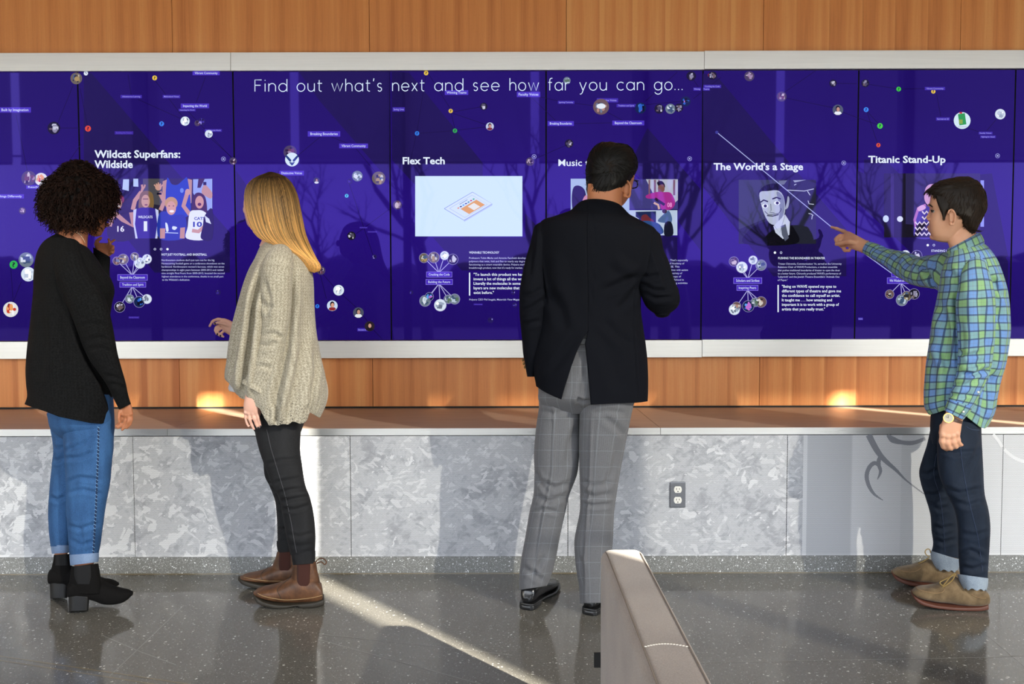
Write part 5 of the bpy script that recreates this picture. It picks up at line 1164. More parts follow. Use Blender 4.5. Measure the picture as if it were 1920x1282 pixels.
legF2 = [(488, 800, 556, 800, .085, .05), (493, 850, 552, 850, .08, .07), (496, 890, 552, 890, .073, .08), (506, 912, 552, 912, .068, .085), (516, 940, 554, 940, .064, .09), (519, 970, 554, 970, .06, .09), (519.5, 1000, 550, 1000, .055, .09), (519.5, 1018, 547, 1016, .05, .09)]
legN2 = [r[:5] + (r[5] - .03 * min(1, i / 3),) for i, r in enumerate(legN2)]
mb = MB()
for r_ in (torso2[1:-3], arm2, armF2, pel2[:-1], legN2[:-1], legF2[:-1]): bodyfill(mb, r_, Y2)
bodyfill(mb, [(550, 1020, 588, 1020, .04, -.11), (552, 1065, 588, 1065, .036, -.11), (552, 1100, 588, 1100, .034, -.11)], Y2, 1.0); bodyfill(mb, [(521, 1000, 545, 1000, .036, .09), (522, 1040, 546, 1038, .034, .09), (518, 1080, 545, 1080, .036, .09)], Y2, 1.0)
Piece([(488, 415, 530, 418, .05), (490, 432, 532, 434, .05), (492, 446, 536, 450, .055), (486, 460, 548, 466, .075)], Y2, 24, 30, 2.1, (.01, .02)).into(mb)
Piece([(480, 341, 530, 339, .055, .01), (463, 356, 550, 354, .082, .015), (457.5, 374, 555, 374, .088, .02), (456.5, 388, 552, 388, .086, .025), (458.5, 402, 545, 403, .078, .03), (461, 413, 532, 415, .068, .035), (464, 422, 515, 424, .055, .035), (470, 428, 500, 430, .036, .035)], Y2, 44, 40, 2.2, (.010, .010)).into(mb)
mb.ball(W(462, 393, Y2 + .075), (.014, .018, .020), 12, 8)
# near hand hanging, fingers relaxed
Yk = Y2 - .145
Piece([(464, 722, 489, 738, .018), (460, 740, 486.5, 748, .0185), (457, 755, 485.5, 760, .0185), (456.5, 767, 485, 769.5, .016), (458.5, 774, 483.5, 775.5, .011)], Yk, 20, 26, 2.5, (.01, .010)).into(mb)
for pts, a, b in [([(480.5, 771), (484, 781.5, -.004), (486.5, 791), (489, 799.5)], 4.0, 2.6), ([(473.5, 772), (476.8, 785, -.006), (480.5, 795), (484, 802.5)], 4.1, 2.7), ([(466.5, 772), (468.5, 786, -.005), (472.5, 797), (476, 804)], 4.0, 2.7), ([(460, 771), (460.5, 783), (462.5, 792), (466, 799)], 3.5, 2.5), ([(483, 752, .014), (486, 764, .024), (486, 775, .028), (483.5, 784, .026)], 4.2, 3.0)]: finger(mb, pts, a, b, Yk)
for x, y in ((480.3, 773), (473.5, 774.5), (466.5, 774.5), (460.3, 773)): mb.ball(W(x, y, Yk - .005), (.0085, .008, .008), 10, 8)
# far hand, index finger reaching forward
Yh = Y2 + .25
Piece([(446, 604, 448, 634, .017), (438, 604, 440, 633, .017), (430, 599.5, 431, 629, .018), (422, 597, 421, 622, .017), (415.5, 597.5, 413.5, 613, .012)], Yh, 18, 24, 2.5, (.01, .006)).into(mb)
for pts, a, b in [([(421, 600), (409, 598.5), (399, 602), (393, 611.5)], 4.1, 2.5), ([(430, 611, -.012), (418, 606.5, -.022), (409, 605, -.024), (402.5, 607, -.02)], 4.0, 2.8), ([(416, 608, .004), (406, 613), (404, 619.5, -.006), (407, 626, -.012)], 3.7, 2.7), ([(419, 613), (408.5, 620, -.004), (409.5, 626, -.01), (413, 629.5, -.016)], 3.6, 2.7), ([(423, 618), (415.5, 624, -.006), (416, 629, -.012), (419, 631, -.018)], 3.3, 2.5)]: finger(mb, pts, a, b, Yh)
skin2 = mat_skin('skin_fair', lin(226, 178, 158))
pe2 = person(Y2, 540, 1117, mb, skin2, 'person with long blonde hair in a loose beige knit sweater, black jeans and brown boots')
M_nail = plain('dark_nail_polish', (.008, .006, .010), .2)
for x, y, Yn in ((403.2, 606.5, Yh - .026), (407.5, 626.3, Yh - .016), (413.2, 629.6, Yh - .02), (489, 799.5, Yk - .004), (484, 802, Yk - .004)):
    m = MB(); c = W(x, y, Yn); m.ball(c, (.0042, .0036, .0050), 10, 8); child('fingernail', m.mesh('fingernail', True), M_nail, pe2)
M_beige = mat_knit('beige_knit', lin(158, 149, 130), lin(206, 198, 179), 210, True, .6)
t2 = Piece(torso2, Y2, 190, 230, 2.15)
t2.hem([(408, 712), (416, 714), (424, 717), (431, 719), (443, 729), (446, 741), (458, 748), (470, 757), (486, 765), (491, 774), (498, 786), (505, 797.5), (513, 796), (520, 798), (530, 794), (540, 796), (548, 790), (555, 791), (562, 794), (570, 792), (575, 786), (578, 771.5), (584, 774), (598, 782.5), (604, 772), (611, 752), (618, 738)], .68).noise(.004, 8, 21).noise(.0015, 22, 22)
for pts, w_, a_ in [([(475, 492), (463, 520), (448, 580), (438, 640), (430, 705)], 6, -.024), ([(486, 500), (474, 540), (462, 610), (450, 680), (445, 735)], 7, .020), ([(492, 515), (478, 560), (470, 630), (460, 700), (452, 742)], 6, -.024), ([(490, 540), (484, 610), (475, 680), (466, 750)], 6, .016),
                    ([(548, 500), (548, 560), (542, 620), (535, 660), (522, 720), (508, 780)], 6, -.022), ([(556, 640), (545, 700), (530, 760), (528, 795)], 6, .016), ([(575, 560), (572, 650), (560, 720), (545, 790)], 9, -.008), ([(590, 640), (596, 700), (586, 760), (578, 772)], 6, -.012), ([(600, 690), (592, 740), (582, 772)], 6, .012), ([(525, 740), (519, 770), (516, 796)], 4, -.010), ([(510, 760), (512, 780), (508, 796)], 4, .008)]: t2.fold(pts, w_, a_)
sw2 = garment('sweater', M_beige, pe2, [t2], thick=.004, caps=False)
a2 = Piece(arm2, Y2, 130, 72, 2.1, (.035, 0)).noise(.0025, 14, 25).noise(.0012, 34, 26)
for pts in ([(492, 630), (512, 625), (536, 632)], [(515, 628), (528, 636), (535, 646)], [(490, 650), (505, 648), (522, 640)], [(475, 690), (490, 686), (510, 690)], [(495, 520), (505, 560), (500, 600)], [(490, 560), (500, 580), (515, 570)]): a2.fold(pts, 4.5, -.006)
sl2 = garment('sleeve', M_beige, sw2, [a2], capd=(0, -.03))
garment('sleeve', M_beige, sw2, [Piece(armF2, Y2, 60, 50, 2.1, (.03, 0)).noise(.002, 16, 6)], capd=(0, -.02))
garment('cuff', M_beige, sw2, [Piece([(457.5, 710, 499, 734, .044, -.145), (454.5, 714, 498.5, 739, .0475, -.145), (453.5, 718, 497.5, 742.5, .0475, -.145), (456, 720, 495.5, 743.5, .043, -.145)], Y2, 22, 60, 2.1).noise(.001, 60, 7)], capd=(-.004, -.02))
t_ = mat_cloth('white_undershirt', (.72, .73, .76), .05, 400, .8)
garment('undershirt', t_, pe2, [Piece([(436, 690, 520, 700, .14), (431, 715, 500, 722, .14), (428, 727, 470, 734, .12), (430, 733, 452, 738, .10)], Y2 + .02, 26, 60, 2.1).noise(.003, 20, 8)])
M_blackj = mat_denim('black_denim', (.0085, .0085, .0095), (.026, .026, .028), .25)
ln2 = Piece(legN2, Y2, 180, 80, 2.15).noise(.0016, 15, 27)
for pts, a_ in [([(520, 925), (545, 918), (578, 915)], -.006), ([(524, 940), (550, 936), (582, 930)], -.006), ([(528, 955), (555, 955), (586, 945)], -.005), ([(512, 905), (540, 900), (570, 895)], -.004), ([(500, 870), (530, 862), (565, 860)], -.004), ([(538, 1000), (560, 1006), (590, 998)], -.003), ([(540, 1020), (560, 1024), (588, 1018)], -.003)]: ln2.fold(pts, 3.6, a_)
lf2 = Piece(legF2, Y2, 160, 64, 2.15).noise(.0016, 15, 29)
for pts in ([(498, 895), (505, 905), (520, 902)], [(505, 912), (514, 920), (524, 916)], [(516, 945), (524, 950), (532, 946)], [(519, 990), (526, 994), (540, 990)]): lf2.fold(pts, 3.2, -.006)
je2 = garment('jeans', M_blackj, pe2, [Piece(pel2, Y2, 60, 90, 2.2).noise(.002, 12, 11), ln2, lf2])
for rows, Yc in (([(546, 1036, 591.5, 1032, .055, -.11), (547, 1046, 591.5, 1043, .0565, -.11), (549, 1059, 590.5, 1056, .054, -.11)], Y2), ([(519, 1014, 547.5, 1012, .052, .09), (519.5, 1024, 547.5, 1023, .0535, .09), (521.5, 1036, 546.5, 1034, .051, .09)], Y2)):
    garment('turn_up', M_blackj, je2, [Piece(rows, Yc, 22, 60, 2.15).noise(.001, 30, 12)], capd=(0, -.012))
M_stg = plain('grey_seam', lin(66, 66, 70), .8)
surf_line('side_seam', je2, M_stg, ln2, [(500, 805), (508, 840), (517, 870), (526, 900), (535, 930), (545, 975), (551, 1010), (556, 1036)], .0014)
# brown leather ankle boots
def mat_leather():
    t = NT('brown_leather'); v = t.coord(); f = t.noise(v, 30, 4, .6); g = t.noise(v, 240, 3, .6)
    t.P(Base_Color=t.ramp(f, [(.3, lin(66, 42, 27)), (.55, lin(92, 60, 38)), (.75, lin(120, 82, 52))]), Roughness=.5); t.p.inputs['Specular IOR Level'].default_value = .4; t.bump(t.math('ADD', f, t.math('MULTIPLY', g, .4)), .2, .0015); return t.m
M_leather = mat_leather(); M_sole2 = plain('dark_rubber_sole', lin(40, 35, 27), .6); M_gore2 = mat_cloth('brown_elastic', lin(62, 34, 28), .2, 900, .85); M_welt = plain('welt_stitch', lin(150, 120, 84), .7); M_cream = mat_cloth('boot_lining', lin(196, 188, 170), .1, 400, .9)
def boot2(dy, shaft, foot, sole, gore):
    shaft, foot, sole, gore = shf(shaft, dy), shf(foot, dy), shf(sole, dy), shf(gore, dy)
    sh_ = Piece(shaft, Y2, 50, 60, 2.2, (0, .01)).noise(.0012, 25, 3); ft = Piece(foot, Y2, 90, 48, 2.5, (.006, .006), flat=True).noise(.001, 22, 4)
    b = garment('ankle_boot', M_leather, pe2, [sh_, ft], capd=(-.03, 0))
    garment('sole', M_sole2, b, [Piece(sole, Y2, 80, 40, 4.5, (.004, .004), flat=True)]); garment('gore', M_gore2, b, [Piece(gore, Y2, 40, 60, 5, (0, .006))])
    top = [((s_[0] + 0), s_[1] + .6) for s_ in sole]
    return b, ft, sh_
b2, f2, s2 = boot2(-.03, [(549, 1057, 593, 1053, .043, -.08), (547.5, 1070, 595, 1068, .044, -.08), (546, 1085, 599, 1084, .045, -.08), (541, 1102, 602, 1102, .045, -.08)],
           [(601.5, 1094, 603.5, 1124, .038, -.085), (590, 1082, 591, 1128, .043, -.085), (570, 1078, 570, 1128, .044, -.085), (552, 1081, 552, 1128, .044, -.086), (534, 1090, 534, 1127, .045, -.088), (515, 1096.5, 515, 1125, .047, -.09), (498, 1100.5, 497, 1121, .046, -.092), (486, 1104, 484, 1117, .038, -.094), (478, 1109, 477, 1114, .02, -.095)],
           [(606, 1117, 607, 1129, .040, -.085), (590, 1121, 590, 1133, .046, -.085), (565, 1124, 565, 1133.5, .047, -.085), (556, 1125, 556, 1129, .047, -.086), (535, 1126, 535, 1134, .048, -.088), (512, 1124, 511, 1133.5, .050, -.09), (494, 1119.5, 492, 1129, .049, -.092), (482, 1114, 480, 1123, .040, -.094), (475, 1111, 475.5, 1117, .02, -.095)],
           [(556, 1058, 583, 1056, .0455, -.08), (556, 1075, 583, 1074, .0475, -.08), (556.5, 1092, 582, 1092, .0488, -.081), (560, 1101, 579, 1101, .0488, -.081)])
b2f, f2f, s2f = boot2(0, [(519.5, 1034, 547.5, 1032, .042, .09), (517, 1045, 548.5, 1043, .043, .09), (511, 1060, 549, 1058, .043, .09), (506, 1072, 549, 1072, .043, .09)],
           [(549, 1055, 549, 1090, .038, .085), (535, 1055, 535, 1092, .042, .085), (515, 1060, 515, 1092, .043, .084), (498, 1068, 498, 1091, .044, .083), (480, 1073.5, 480, 1089, .045, .082), (464, 1077, 463, 1086, .040, .081), (453, 1081, 451, 1084.5, .024, .08)],
           [(549, 1088, 549, 1098, .042, .085), (520, 1091, 520, 1101, .046, .084), (495, 1090, 495, 1100, .048, .083), (472, 1086, 471, 1096, .047, .082), (456, 1082.5, 454, 1091, .038, .081), (447.5, 1082, 448, 1087, .02, .08)],
           [(523, 1036, 546, 1034, .0445, .09), (521, 1055, 546, 1055, .0455, .09), (521, 1070, 545, 1070, .0455, .09)])
surf_line('welt', b2, M_welt, f2, [(604, 1116), (590, 1119.5), (565, 1123), (535, 1124.5), (512, 1121.5), (494, 1117.5), (483, 1112)], .0016, .003)
surf_line('welt', b2f, M_welt, f2f, [(545, 1089), (520, 1089.5), (495, 1088.5), (472, 1085), (457, 1081.5)], .0016, .003)
for bb, ff, ss in ((b2, f2, [(553, 1058), (549, 1072), (540, 1086), (528, 1096), (520, 1105), (524, 1116), (528, 1124)]), (b2f, f2f, [(518, 1046), (508, 1058), (495, 1070), (489, 1078), (493, 1088)])): surf_line('stitch_line', bb, M_sole2, ff, ss, .0011, .001)
seam_line('pull_tab', b2, M_leather, [(592, 1053, -.11), (599, 1047, -.11), (607, 1047.5, -.11), (612, 1053, -.11), (609, 1058, -.11), (602, 1053, -.11), (594, 1056, -.11)], Y2, .0026)
# long straight hair
hair2 = [(500, 325, 512, 324, .02, 0), (480, 332, 531, 329, .06, 0), (465, 345, 546, 343, .086, 0), (459, 363, 556, 365, .100, 0), (460, 384, 561, 388, .104, 0), (464, 404, 566, 414, .102, 0), (471, 424, 571, 438, .096, -.01), (481, 440, 578, 456, .088, -.02), (497, 451, 586, 473, .072, -.04), (521, 460, 594, 488, .052, -.06), (547, 474, 600.5, 498, .036, -.075), (566, 492, 599, 507, .024, -.08), (579, 508, 589, 511, .010, -.08)]
hp2 = Piece(hair2, Y2, 120, 140, 2.1, (.006, 0), perp=False).noise(.0015, 26, 31, (1, 1, .12))
M_blond = mat_hair('blonde_hair', .4, .35)
def blond(rng, v0, v1):
    def c(v):
        ro = np.array(lin(38, 23, 11)); mid = np.array(lin(246, 206, 128)); tip = np.array(lin(216, 152, 80))
        q = min(1, max(0, (v - .08) / .26)); e = min(1, max(0, (v - .5) / .4)); return (ro * (1 - q) + mid * q) * (1 - e) + tip * e
    s_ = rng.choice((.35, .7, .95, 1.15, 1.4)); return tuple(c(v0) * s_), tuple(c(min(v1, .78)) * s_)
mb = MB(); hp2.into(mb); me = mb.mesh('hair', True); fix_normals(me); ca = me.color_attributes.new('Col', 'FLOAT_COLOR', 'POINT'); rgn = np.random.RandomState(2)
cc_ = np.array([np.array(blond(random.Random(1), v, v)[0]) * .8 for v in hp2.vn]); streak = np.repeat(.55 + .6 * np.abs(np.sin(np.arange(hp2.M + 1) * 2.1) * np.cos(np.arange(hp2.M + 1) * .77))[None], hp2.N, 0)
full = np.concatenate([(cc_[:, None] * streak[..., None]).reshape(-1, 3), cc_[[0, -1]]]); ca.data.foreach_set('color', np.concatenate([full, np.ones((len(full), 1))], 1).astype(np.float32).ravel())
ha2 = child('hair', me, M_blond, pe2)
rg = random.Random(8)
curve_strands('hair_strands', ha2, M_blond, piece_strands(hp2, 1000, rg, (.88, 1.1), .0017, (.0003, .0030), blond, 0.0, .0006, 22, 0.0, .12) + piece_strands(hp2, 700, rg, (.6, .9), .0015, (.0003, .0030), blond, 0.0, .0006, 18, .28, .55), 4)
# ================================================================== person in the navy blazer
Y3 = -1.14
def vent(py):
    if py < 621: return 1104.0, 1104.0
    xl = np.interp(py, [621, 646, 687, 723, 750, 775], [1104, 1090.5, 1076, 1065, 1057, 1050]); xr = np.interp(py, [621, 644, 663, 719, 758, 775], [1104, 1099.5, 1101, 1106, 1109, 1110]); return float(xl), float(xr)
torso3 = [(1086, 386, 1164, 391, .065, .01), (1068, 394.5, 1182, 402, .095), (1040, 404, 1210, 417, .12), (1018, 411, 1228, 428, .135), (1009, 425, 1234, 444, .142), (1006, 455, 1234, 470, .145), (1007, 495, 1225, 502, .145), (1010, 532, 1206, 536, .14), (1012, 575, 1203, 576, .136), (1009, 612, 1207, 612, .137), (1004, 642, 1211, 642, .142), (1000, 674, 1214, 674, .147), (1001, 705, 1215, 706, .15), (1004, 732, 1214.5, 736, .152), (1006, 752, 1213.5, 752, .152)]
armL3 = [(1012, 419, 1044, 419, .040, .005), (1002, 424, 1042, 424, .060, -.005), (997.5, 441, 1036, 446, .066, -.01), (993, 460, 1031, 470, .067, -.015), (985.5, 488, 1028, 500, .065, -.02), (978.5, 520, 1027, 532, .063, -.03), (974.5, 549, 1026, 560, .061, -.035), (974, 582, 1024, 592, .058, -.035), (975, 602, 1022, 618, .056, -.03), (978, 635, 1018, 648, .051, -.02), (980.5, 663, 1012, 680, .045, -.01), (985, 686, 1006, 696, .040, 0), (989, 706, 1003, 706, .037, .005)]
armR3 = [(1196, 420, 1228, 434, .040, .005), (1194, 428, 1238.5, 440, .060, -.005), (1193, 455, 1244, 468, .068, -.01), (1193, 490, 1253.5, 490, .069, -.015), (1194, 520, 1261.5, 518, .067, -.02), (1200, 545, 1270, 541, .065, -.02), (1206, 563, 1274.5, 560, .063, -.015), (1214, 577, 1270, 575, .054, -.005), (1228, 588, 1256, 587, .034, .0)]
pel3 = [(1014, 612, 1200, 612, .112), (1012, 640, 1202, 640, .115), (1008, 690, 1206, 690, .128), (1009, 730, 1202, 735, .132), (1010, 752, 1190, 754, .122), (1024, 776, 1174, 776, .06)]
legL3 = [(1008, 740, 1094, 740, .095, .02), (1010, 762, 1088.5, 762, .093, .02), (1005.5, 800, 1086.5, 800, .09, .02), (1002, 850, 1085, 850, .086, .02), (1003, 888, 1081, 888, .081, .02), (1001, 928, 1066.5, 928, .077, .02), (994.5, 957, 1060, 957, .076, .02), (986, 1005, 1050, 1005, .072, .02), (977.5, 1048, 1042, 1050, .070, .02), (973, 1085, 1034, 1080, .068, .02), (973.5, 1106, 1026, 1098, .066, .02)]
legR3 = [(1086, 740, 1192, 740, .098, -.03), (1087.5, 770, 1184.5, 770, .095, -.03), (1086, 830, 1173, 830, .09, -.03), (1086.5, 880, 1163, 880, .083, -.03), (1088, 930, 1155, 930, .078, -.03), (1087.5, 960, 1151, 960, .076, -.03), (1081, 992, 1150, 992, .074, -.03), (1077, 1018, 1149, 1018, .073, -.03), (1079, 1060, 1145, 1060, .071, -.03), (1084, 1100, 1141, 1100, .069, -.03), (1085.5, 1131, 1139, 1130, .067, -.03)]
mb = MB()
for r_ in (torso3[1:-3], armL3[:-2], armR3, pel3[:-1], legL3[:-1], legR3[:-1]): bodyfill(mb, r_, Y3)
fc = [W(1243, 552, Y3 + .01), W(1234, 538, Y3 + .16), W(1220, 505, Y3 + .30), W(1214, 486, Y3 + .36)]
mb.tube(fc, [.042, .038, .03, .027], 14)
hb = W(1212, 478, Y3 + .39); mb.ball(hb, (.034, .026, .044), 14, 10)
for k in range(4): finger(mb, [(1202 + k * 6, 474, .385), (1201 + k * 6, 462, .40), (1204 + k * 5, 455, .42)], 3.6, 2.8, Y3)
finger(mb, [(1222, 480, .38), (1227, 472, .39), (1225, 465, .40)], 3.8, 3.0, Y3)
mb.ball(W(1024, 708, Y3 + .10), (.030, .026, .042), 14, 10); mb.tube([W(1000, 668, Y3 + .01), W(1012, 690, Y3 + .06), W(1022, 704, Y3 + .10)], .020, 12)
Piece([(1102, 345, 1168, 345, .058), (1101, 360, 1166.5, 362, .058), (1100.5, 374, 1166, 380, .06), (1096, 388, 1168, 394, .066), (1080, 400, 1180, 404, .08)], Y3, 26, 36, 2.1, (.01, .02)).into(mb)
Piece([(1118, 284, 1176, 284, .06, .02), (1104, 304, 1190, 302, .09, .025), (1103, 325, 1191, 322, .094, .03), (1106, 345, 1187, 343, .09, .04), (1112, 360, 1183.5, 358, .082, .055), (1122, 374, 1178, 371, .07, .07), (1134, 384, 1171, 381.5, .052, .08), (1144, 389, 1164, 388, .03, .08)], Y3 + .03, 44, 40, 2.2, (.018, .012)).into(mb)
mb.ball(W(1158, 352, Y3 + .165), (.018, .028, .022), 12, 8); mb.ball(W(1154, 372, Y3 + .15), (.024, .014, .009), 12, 8)
ear(mb, 1174.5, 353.5, 8.5, 16.5, Y3 - .012, -.22, .012)
skin3 = mat_skin('skin_olive', lin(190, 124, 84))
for x, yb, ang, Lh in ((986, 1144, 1.18, .27), (1103.5, 1154.5, 1.05, .27)):
    f = onfloor(x, yb); bodyfill(mb, [(x - 6, yb - 70, x + 22, yb - 70, .034, 0), (x - 6, yb - 50, x + 22, yb - 50, .034, .0), (x - 3, yb - 36, x + 24, yb - 36, .03, .01)], float(f[1]) + .05, 1.0)
pe3 = person(Y3, 1045, 1140, mb, skin3, 'person seen from behind in a navy blazer and grey checked trousers, with short black hair')
M_navy = mat_cloth('navy_wool', (.0034, .0040, .0068), .25, 700, .85, .0, .1)
jk = Piece(torso3, Y3, 230, 260, 2.25, (0, 0), vent)
jk.hem([(995, 715), (1007, 724.5), (1016, 731), (1026, 736.5), (1042, 744), (1057.5, 750.5), (1083, 757), (1108.8, 758.5), (1150, 756), (1191, 755), (1202, 754), (1214, 752), (1222, 750)], .80).noise(.003, 8, 41)
for pts, w_, a_ in [([(1112, 392), (1113, 450), (1112, 520), (1108, 570), (1104, 621)], 1.3, -.003), ([(1012, 415), (1009, 440), (1010, 480), (1018, 530), (1024, 570)], 3, -.010), ([(1228, 430), (1224, 470), (1218, 505), (1210, 520)], 3, -.010), ([(1200, 515), (1170, 530), (1130, 545)], 7, -.008), ([(1206, 525), (1180, 560), (1160, 580)], 7, -.007), ([(1025, 540), (1050, 580), (1060, 620)], 10, -.007),
                    ([(1195, 530), (1190, 570), (1188, 610), (1192, 650), (1194, 700), (1199, 752)], 1.6, -.004), ([(1130, 600), (1160, 630), (1190, 650)], 8, -.006), ([(1030, 700), (1060, 660), (1085, 630)], 8, -.005), ([(1040, 470), (1045, 520), (1060, 560)], 14, .006), ([(1150, 480), (1170, 500), (1195, 512)], 10, .006), ([(1120, 620), (1150, 680), (1170, 740)], 14, -.005)]: jk.fold(pts, w_, a_)
bl = garment('blazer', M_navy, pe3, [jk], thick=.005, caps=False)
def sleeve3(rows, folds, cap=(.010, 0)):
    p = Piece(rows, Y3, 130, 70, 2.15, cap).noise(.0022, 12, 43)
    for q in folds: p.fold(q, 4.5, -.006)
    return garment('sleeve', M_navy, bl, [p], capd=(0, -.02))
sleeve3(armL3, [[(976, 585), (1000, 575), (1022, 560)], [(978, 555), (1000, 552), (1018, 540)], [(978, 610), (995, 606), (1015, 600)], [(1000, 430), (998, 470), (992, 520)]])
sleeve3(armR3, [[(1200, 530), (1225, 545), (1255, 545)], [(1205, 545), (1230, 560), (1262, 556)], [(1225, 460), (1240, 500), (1256, 545)], [(1200, 515), (1215, 520), (1240, 515)]], (.010, .016))
m = MB(); m.tube(np.stack([cr(np.arange(4), [q[i] for q in fc], np.linspace(0, 2.75, 24)) for i in range(3)], 1), np.linspace(.062, .046, 24), 24); garment_me = m.mesh('sleeve', True); child('sleeve', garment_me, M_navy, bl)
garment('collar', M_navy, bl, [Piece([(1102, 376.5, 1156, 381, .056, 0), (1094, 379, 1163, 386, .066, 0), (1088, 384, 1168, 393, .074, 0), (1082, 390.5, 1171, 401, .082, .0), (1081, 393, 1170, 403, .079, .0)], Y3, 50, 90, 2.05)], capd=(-.012, 0))
M_btn = plain('brass_button', lin(150, 120, 70), .3, .9)
for x, y in ((980, 675), (981.5, 681.5), (983.5, 688)):
    m = MB(); m.ball(W(x + .5, y, Y3 + .0), (.004, .006, .006), 12, 8); child('sleeve_button', m.mesh('sleeve_button', True), M_btn, bl)
M_check = mat_check()
lL = Piece(legL3, Y3, 190, 90, 2.2).noise(.003, 10, 45); lR = Piece(legR3, Y3, 190, 90, 2.2).noise(.003, 10, 46)
for pts, w_, a_ in [([(1036, 740), (1040, 800), (1037, 880), (1020, 960), (1010, 1030), (1004, 1100)], 2.4, .006), ([(1010, 900), (1040, 915), (1070, 905)], 5, -.008), ([(1003, 930), (1030, 940), (1060, 930)], 5, -.007), ([(998, 960), (1025, 955), (1050, 962)], 4, -.005), ([(1086, 790), (1070, 830), (1062, 880)], 7, -.008), ([(1004, 880), (1012, 905), (1030, 925)], 4, -.007), ([(976, 1060), (1000, 1075), (1020, 1090)], 5, -.006), ([(990, 1090), (1010, 1060), (1022, 1040)], 5, -.006), ([(1010, 770), (1040, 775), (1070, 765)], 5, -.005)]: lL.fold(pts, w_, a_)
for pts, w_, a_ in [([(1110, 770), (1108, 830), (1106, 900), (1100, 990), (1096, 1060), (1097, 1125)], 2.4, .006), ([(1090, 925), (1115, 932), (1150, 925)], 5, -.006), ([(1092, 945), (1115, 948), (1148, 945)], 4, -.005), ([(1090, 900), (1110, 910), (1150, 905)], 4, -.004), ([(1130, 780), (1155, 800), (1175, 820)], 6, -.006), ([(1160, 830), (1150, 880), (1130, 920)], 6, -.006), ([(1084, 1040), (1092, 1070), (1090, 1110)], 5, -.006), ([(1110, 775), (1140, 770), (1175, 775)], 5, -.005)]: lR.fold(pts, w_, a_)
pv = Piece(pel3, Y3, 100, 130, 2.2).noise(.002, 10, 47)
for pts, w_, a_ in [([(1098, 650), (1094, 700), (1084, 745), (1087, 765)], 3, -.010), ([(1084, 748), (1096, 753), (1110, 748)], 3, -.009), ([(1086, 662), (1096, 660), (1100, 668)], 2, -.003)]: pv.fold(pts, w_, a_)
tr = garment('trousers', M_check, pe3, [pv, lL, lR])
garment('belt', plain('black_belt', (.008, .008, .008), .4), pe3, [Piece([(1011, 634, 1203, 634, .117), (1010.5, 646, 1203.5, 646, .119)], Y3, 8, 100, 2.2)])
M_patent = plain('black_leather', (.008, .008, .009), .16, 0, .6); M_heel3 = plain('black_heel', (.014, .014, .015), .3)
def dress_shoe(px_, py_, ang, side):
    f = onfloor(px_, py_); d = np.array([math.cos(ang), math.sin(ang), 0]); n = np.array([-d[1], d[0], 0]); c0 = np.array([f[0], f[1], 0]) + d * .012
    def lo(rows, N=60, M=36, e=2.4):
        R = np.array(rows, float); k = np.arange(len(R)); t = np.linspace(0, len(R) - 1, N); A = np.stack([cr(k, R[:, i], t) for i in range(4)], 1); V = []
        for s_, hw, zb, zt in A:
            for q in range(M):
                th = 2 * math.pi * q / M; x = math.copysign(abs(math.cos(th)) ** (2 / e), math.cos(th)) * hw; z = (zb + zt) / 2 + math.copysign(abs(math.sin(th)) ** (2 / e), math.sin(th)) * (zt - zb) / 2
                V.append(c0 + d * s_ + n * x + np.array([0, 0, z]))
        F = [(i * M + q, i * M + (q + 1) % M, (i + 1) * M + (q + 1) % M, (i + 1) * M + q) for i in range(N - 1) for q in range(M)]
        F.append(tuple(range(M))[::-1]); F.append(tuple((N - 1) * M + q for q in range(M))); b = MB(); b.add(V, F); return b
    m = lo([(-.008, .012, .03, .05), (0, .026, .026, .078), (.02, .033, .022, .095), (.06, .035, .022, .098), (.10, .037, .02, .088), (.15, .044, .018, .07), (.20, .047, .016, .055), (.245, .042, .016, .046), (.275, .028, .018, .036), (.288, .008, .022, .028)])
    me = m.mesh('dress_shoe', True); fix_normals(me); o = child('dress_shoe', me, M_patent, pe3)
    m = lo([(-.012, .020, .018, .027), (.0, .032, .018, .027), (.06, .038, .016, .026), (.11, .040, .010, .022), (.17, .049, .003, .016), (.21, .051, .002, .014), (.255, .046, .004, .017), (.29, .026, .010, .022), (.298, .006, .014, .02)], 50, 32, 5); me = m.mesh('sole', True); fix_normals(me); child('sole', me, M_heel3, o)
    m = lo([(-.010, .018, 0, .02), (-.004, .030, 0, .02), (.02, .036, 0, .02), (.055, .037, 0, .02), (.062, .036, 0, .02)], 24, 32, 6); me = m.mesh('heel', True); fix_normals(me); child('heel', me, M_heel3, o)
dress_shoe(986, 1144, 1.16, 0); dress_shoe(1104, 1154, 1.12, 1)
# short black hair with a crown whorl
hair3 = [(1126, 267.5, 1152, 267, .03, 0), (1112, 278, 1176, 273, .074, 0), (1103, 294, 1189.5, 289, .10, .005), (1099, 312, 1194.5, 306, .108, .01), (1098.5, 329, 1192, 320, .107, .01), (1100, 345, 1184, 335, .098, .0), (1101, 356, 1173, 347, .088, -.005), (1104, 365, 1166, 357, .076, -.01), (1114, 371, 1158, 366, .062, -.012), (1126, 374, 1149, 371.5, .045, -.012)]
h3 = Piece(hair3, Y3 + .03, 100, 110, 2.15, (.004, .003)).noise(.002, 24, 51)
M_blackhair = mat_hair('black_hair', .5, .18)
def hair_obj(p, mat, parent, c):
    mb = MB(); p.into(mb); me = mb.mesh('hair', True); fix_normals(me); ca = me.color_attributes.new('Col', 'FLOAT_COLOR', 'POINT'); ca.data.foreach_set('color', np.tile(np.array(list(c) + [1], np.float32), len(me.vertices))); return child('hair', me, mat, parent)
ha3 = hair_obj(h3, M_blackhair, pe3, (.0045, .004, .0038))
def dark(base):
    def f(rng, a, b):
        s_ = rng.uniform(.5, 1.7); return tuple(x * s_ for x in base), tuple(x * s_ * 1.3 for x in base)
    return f
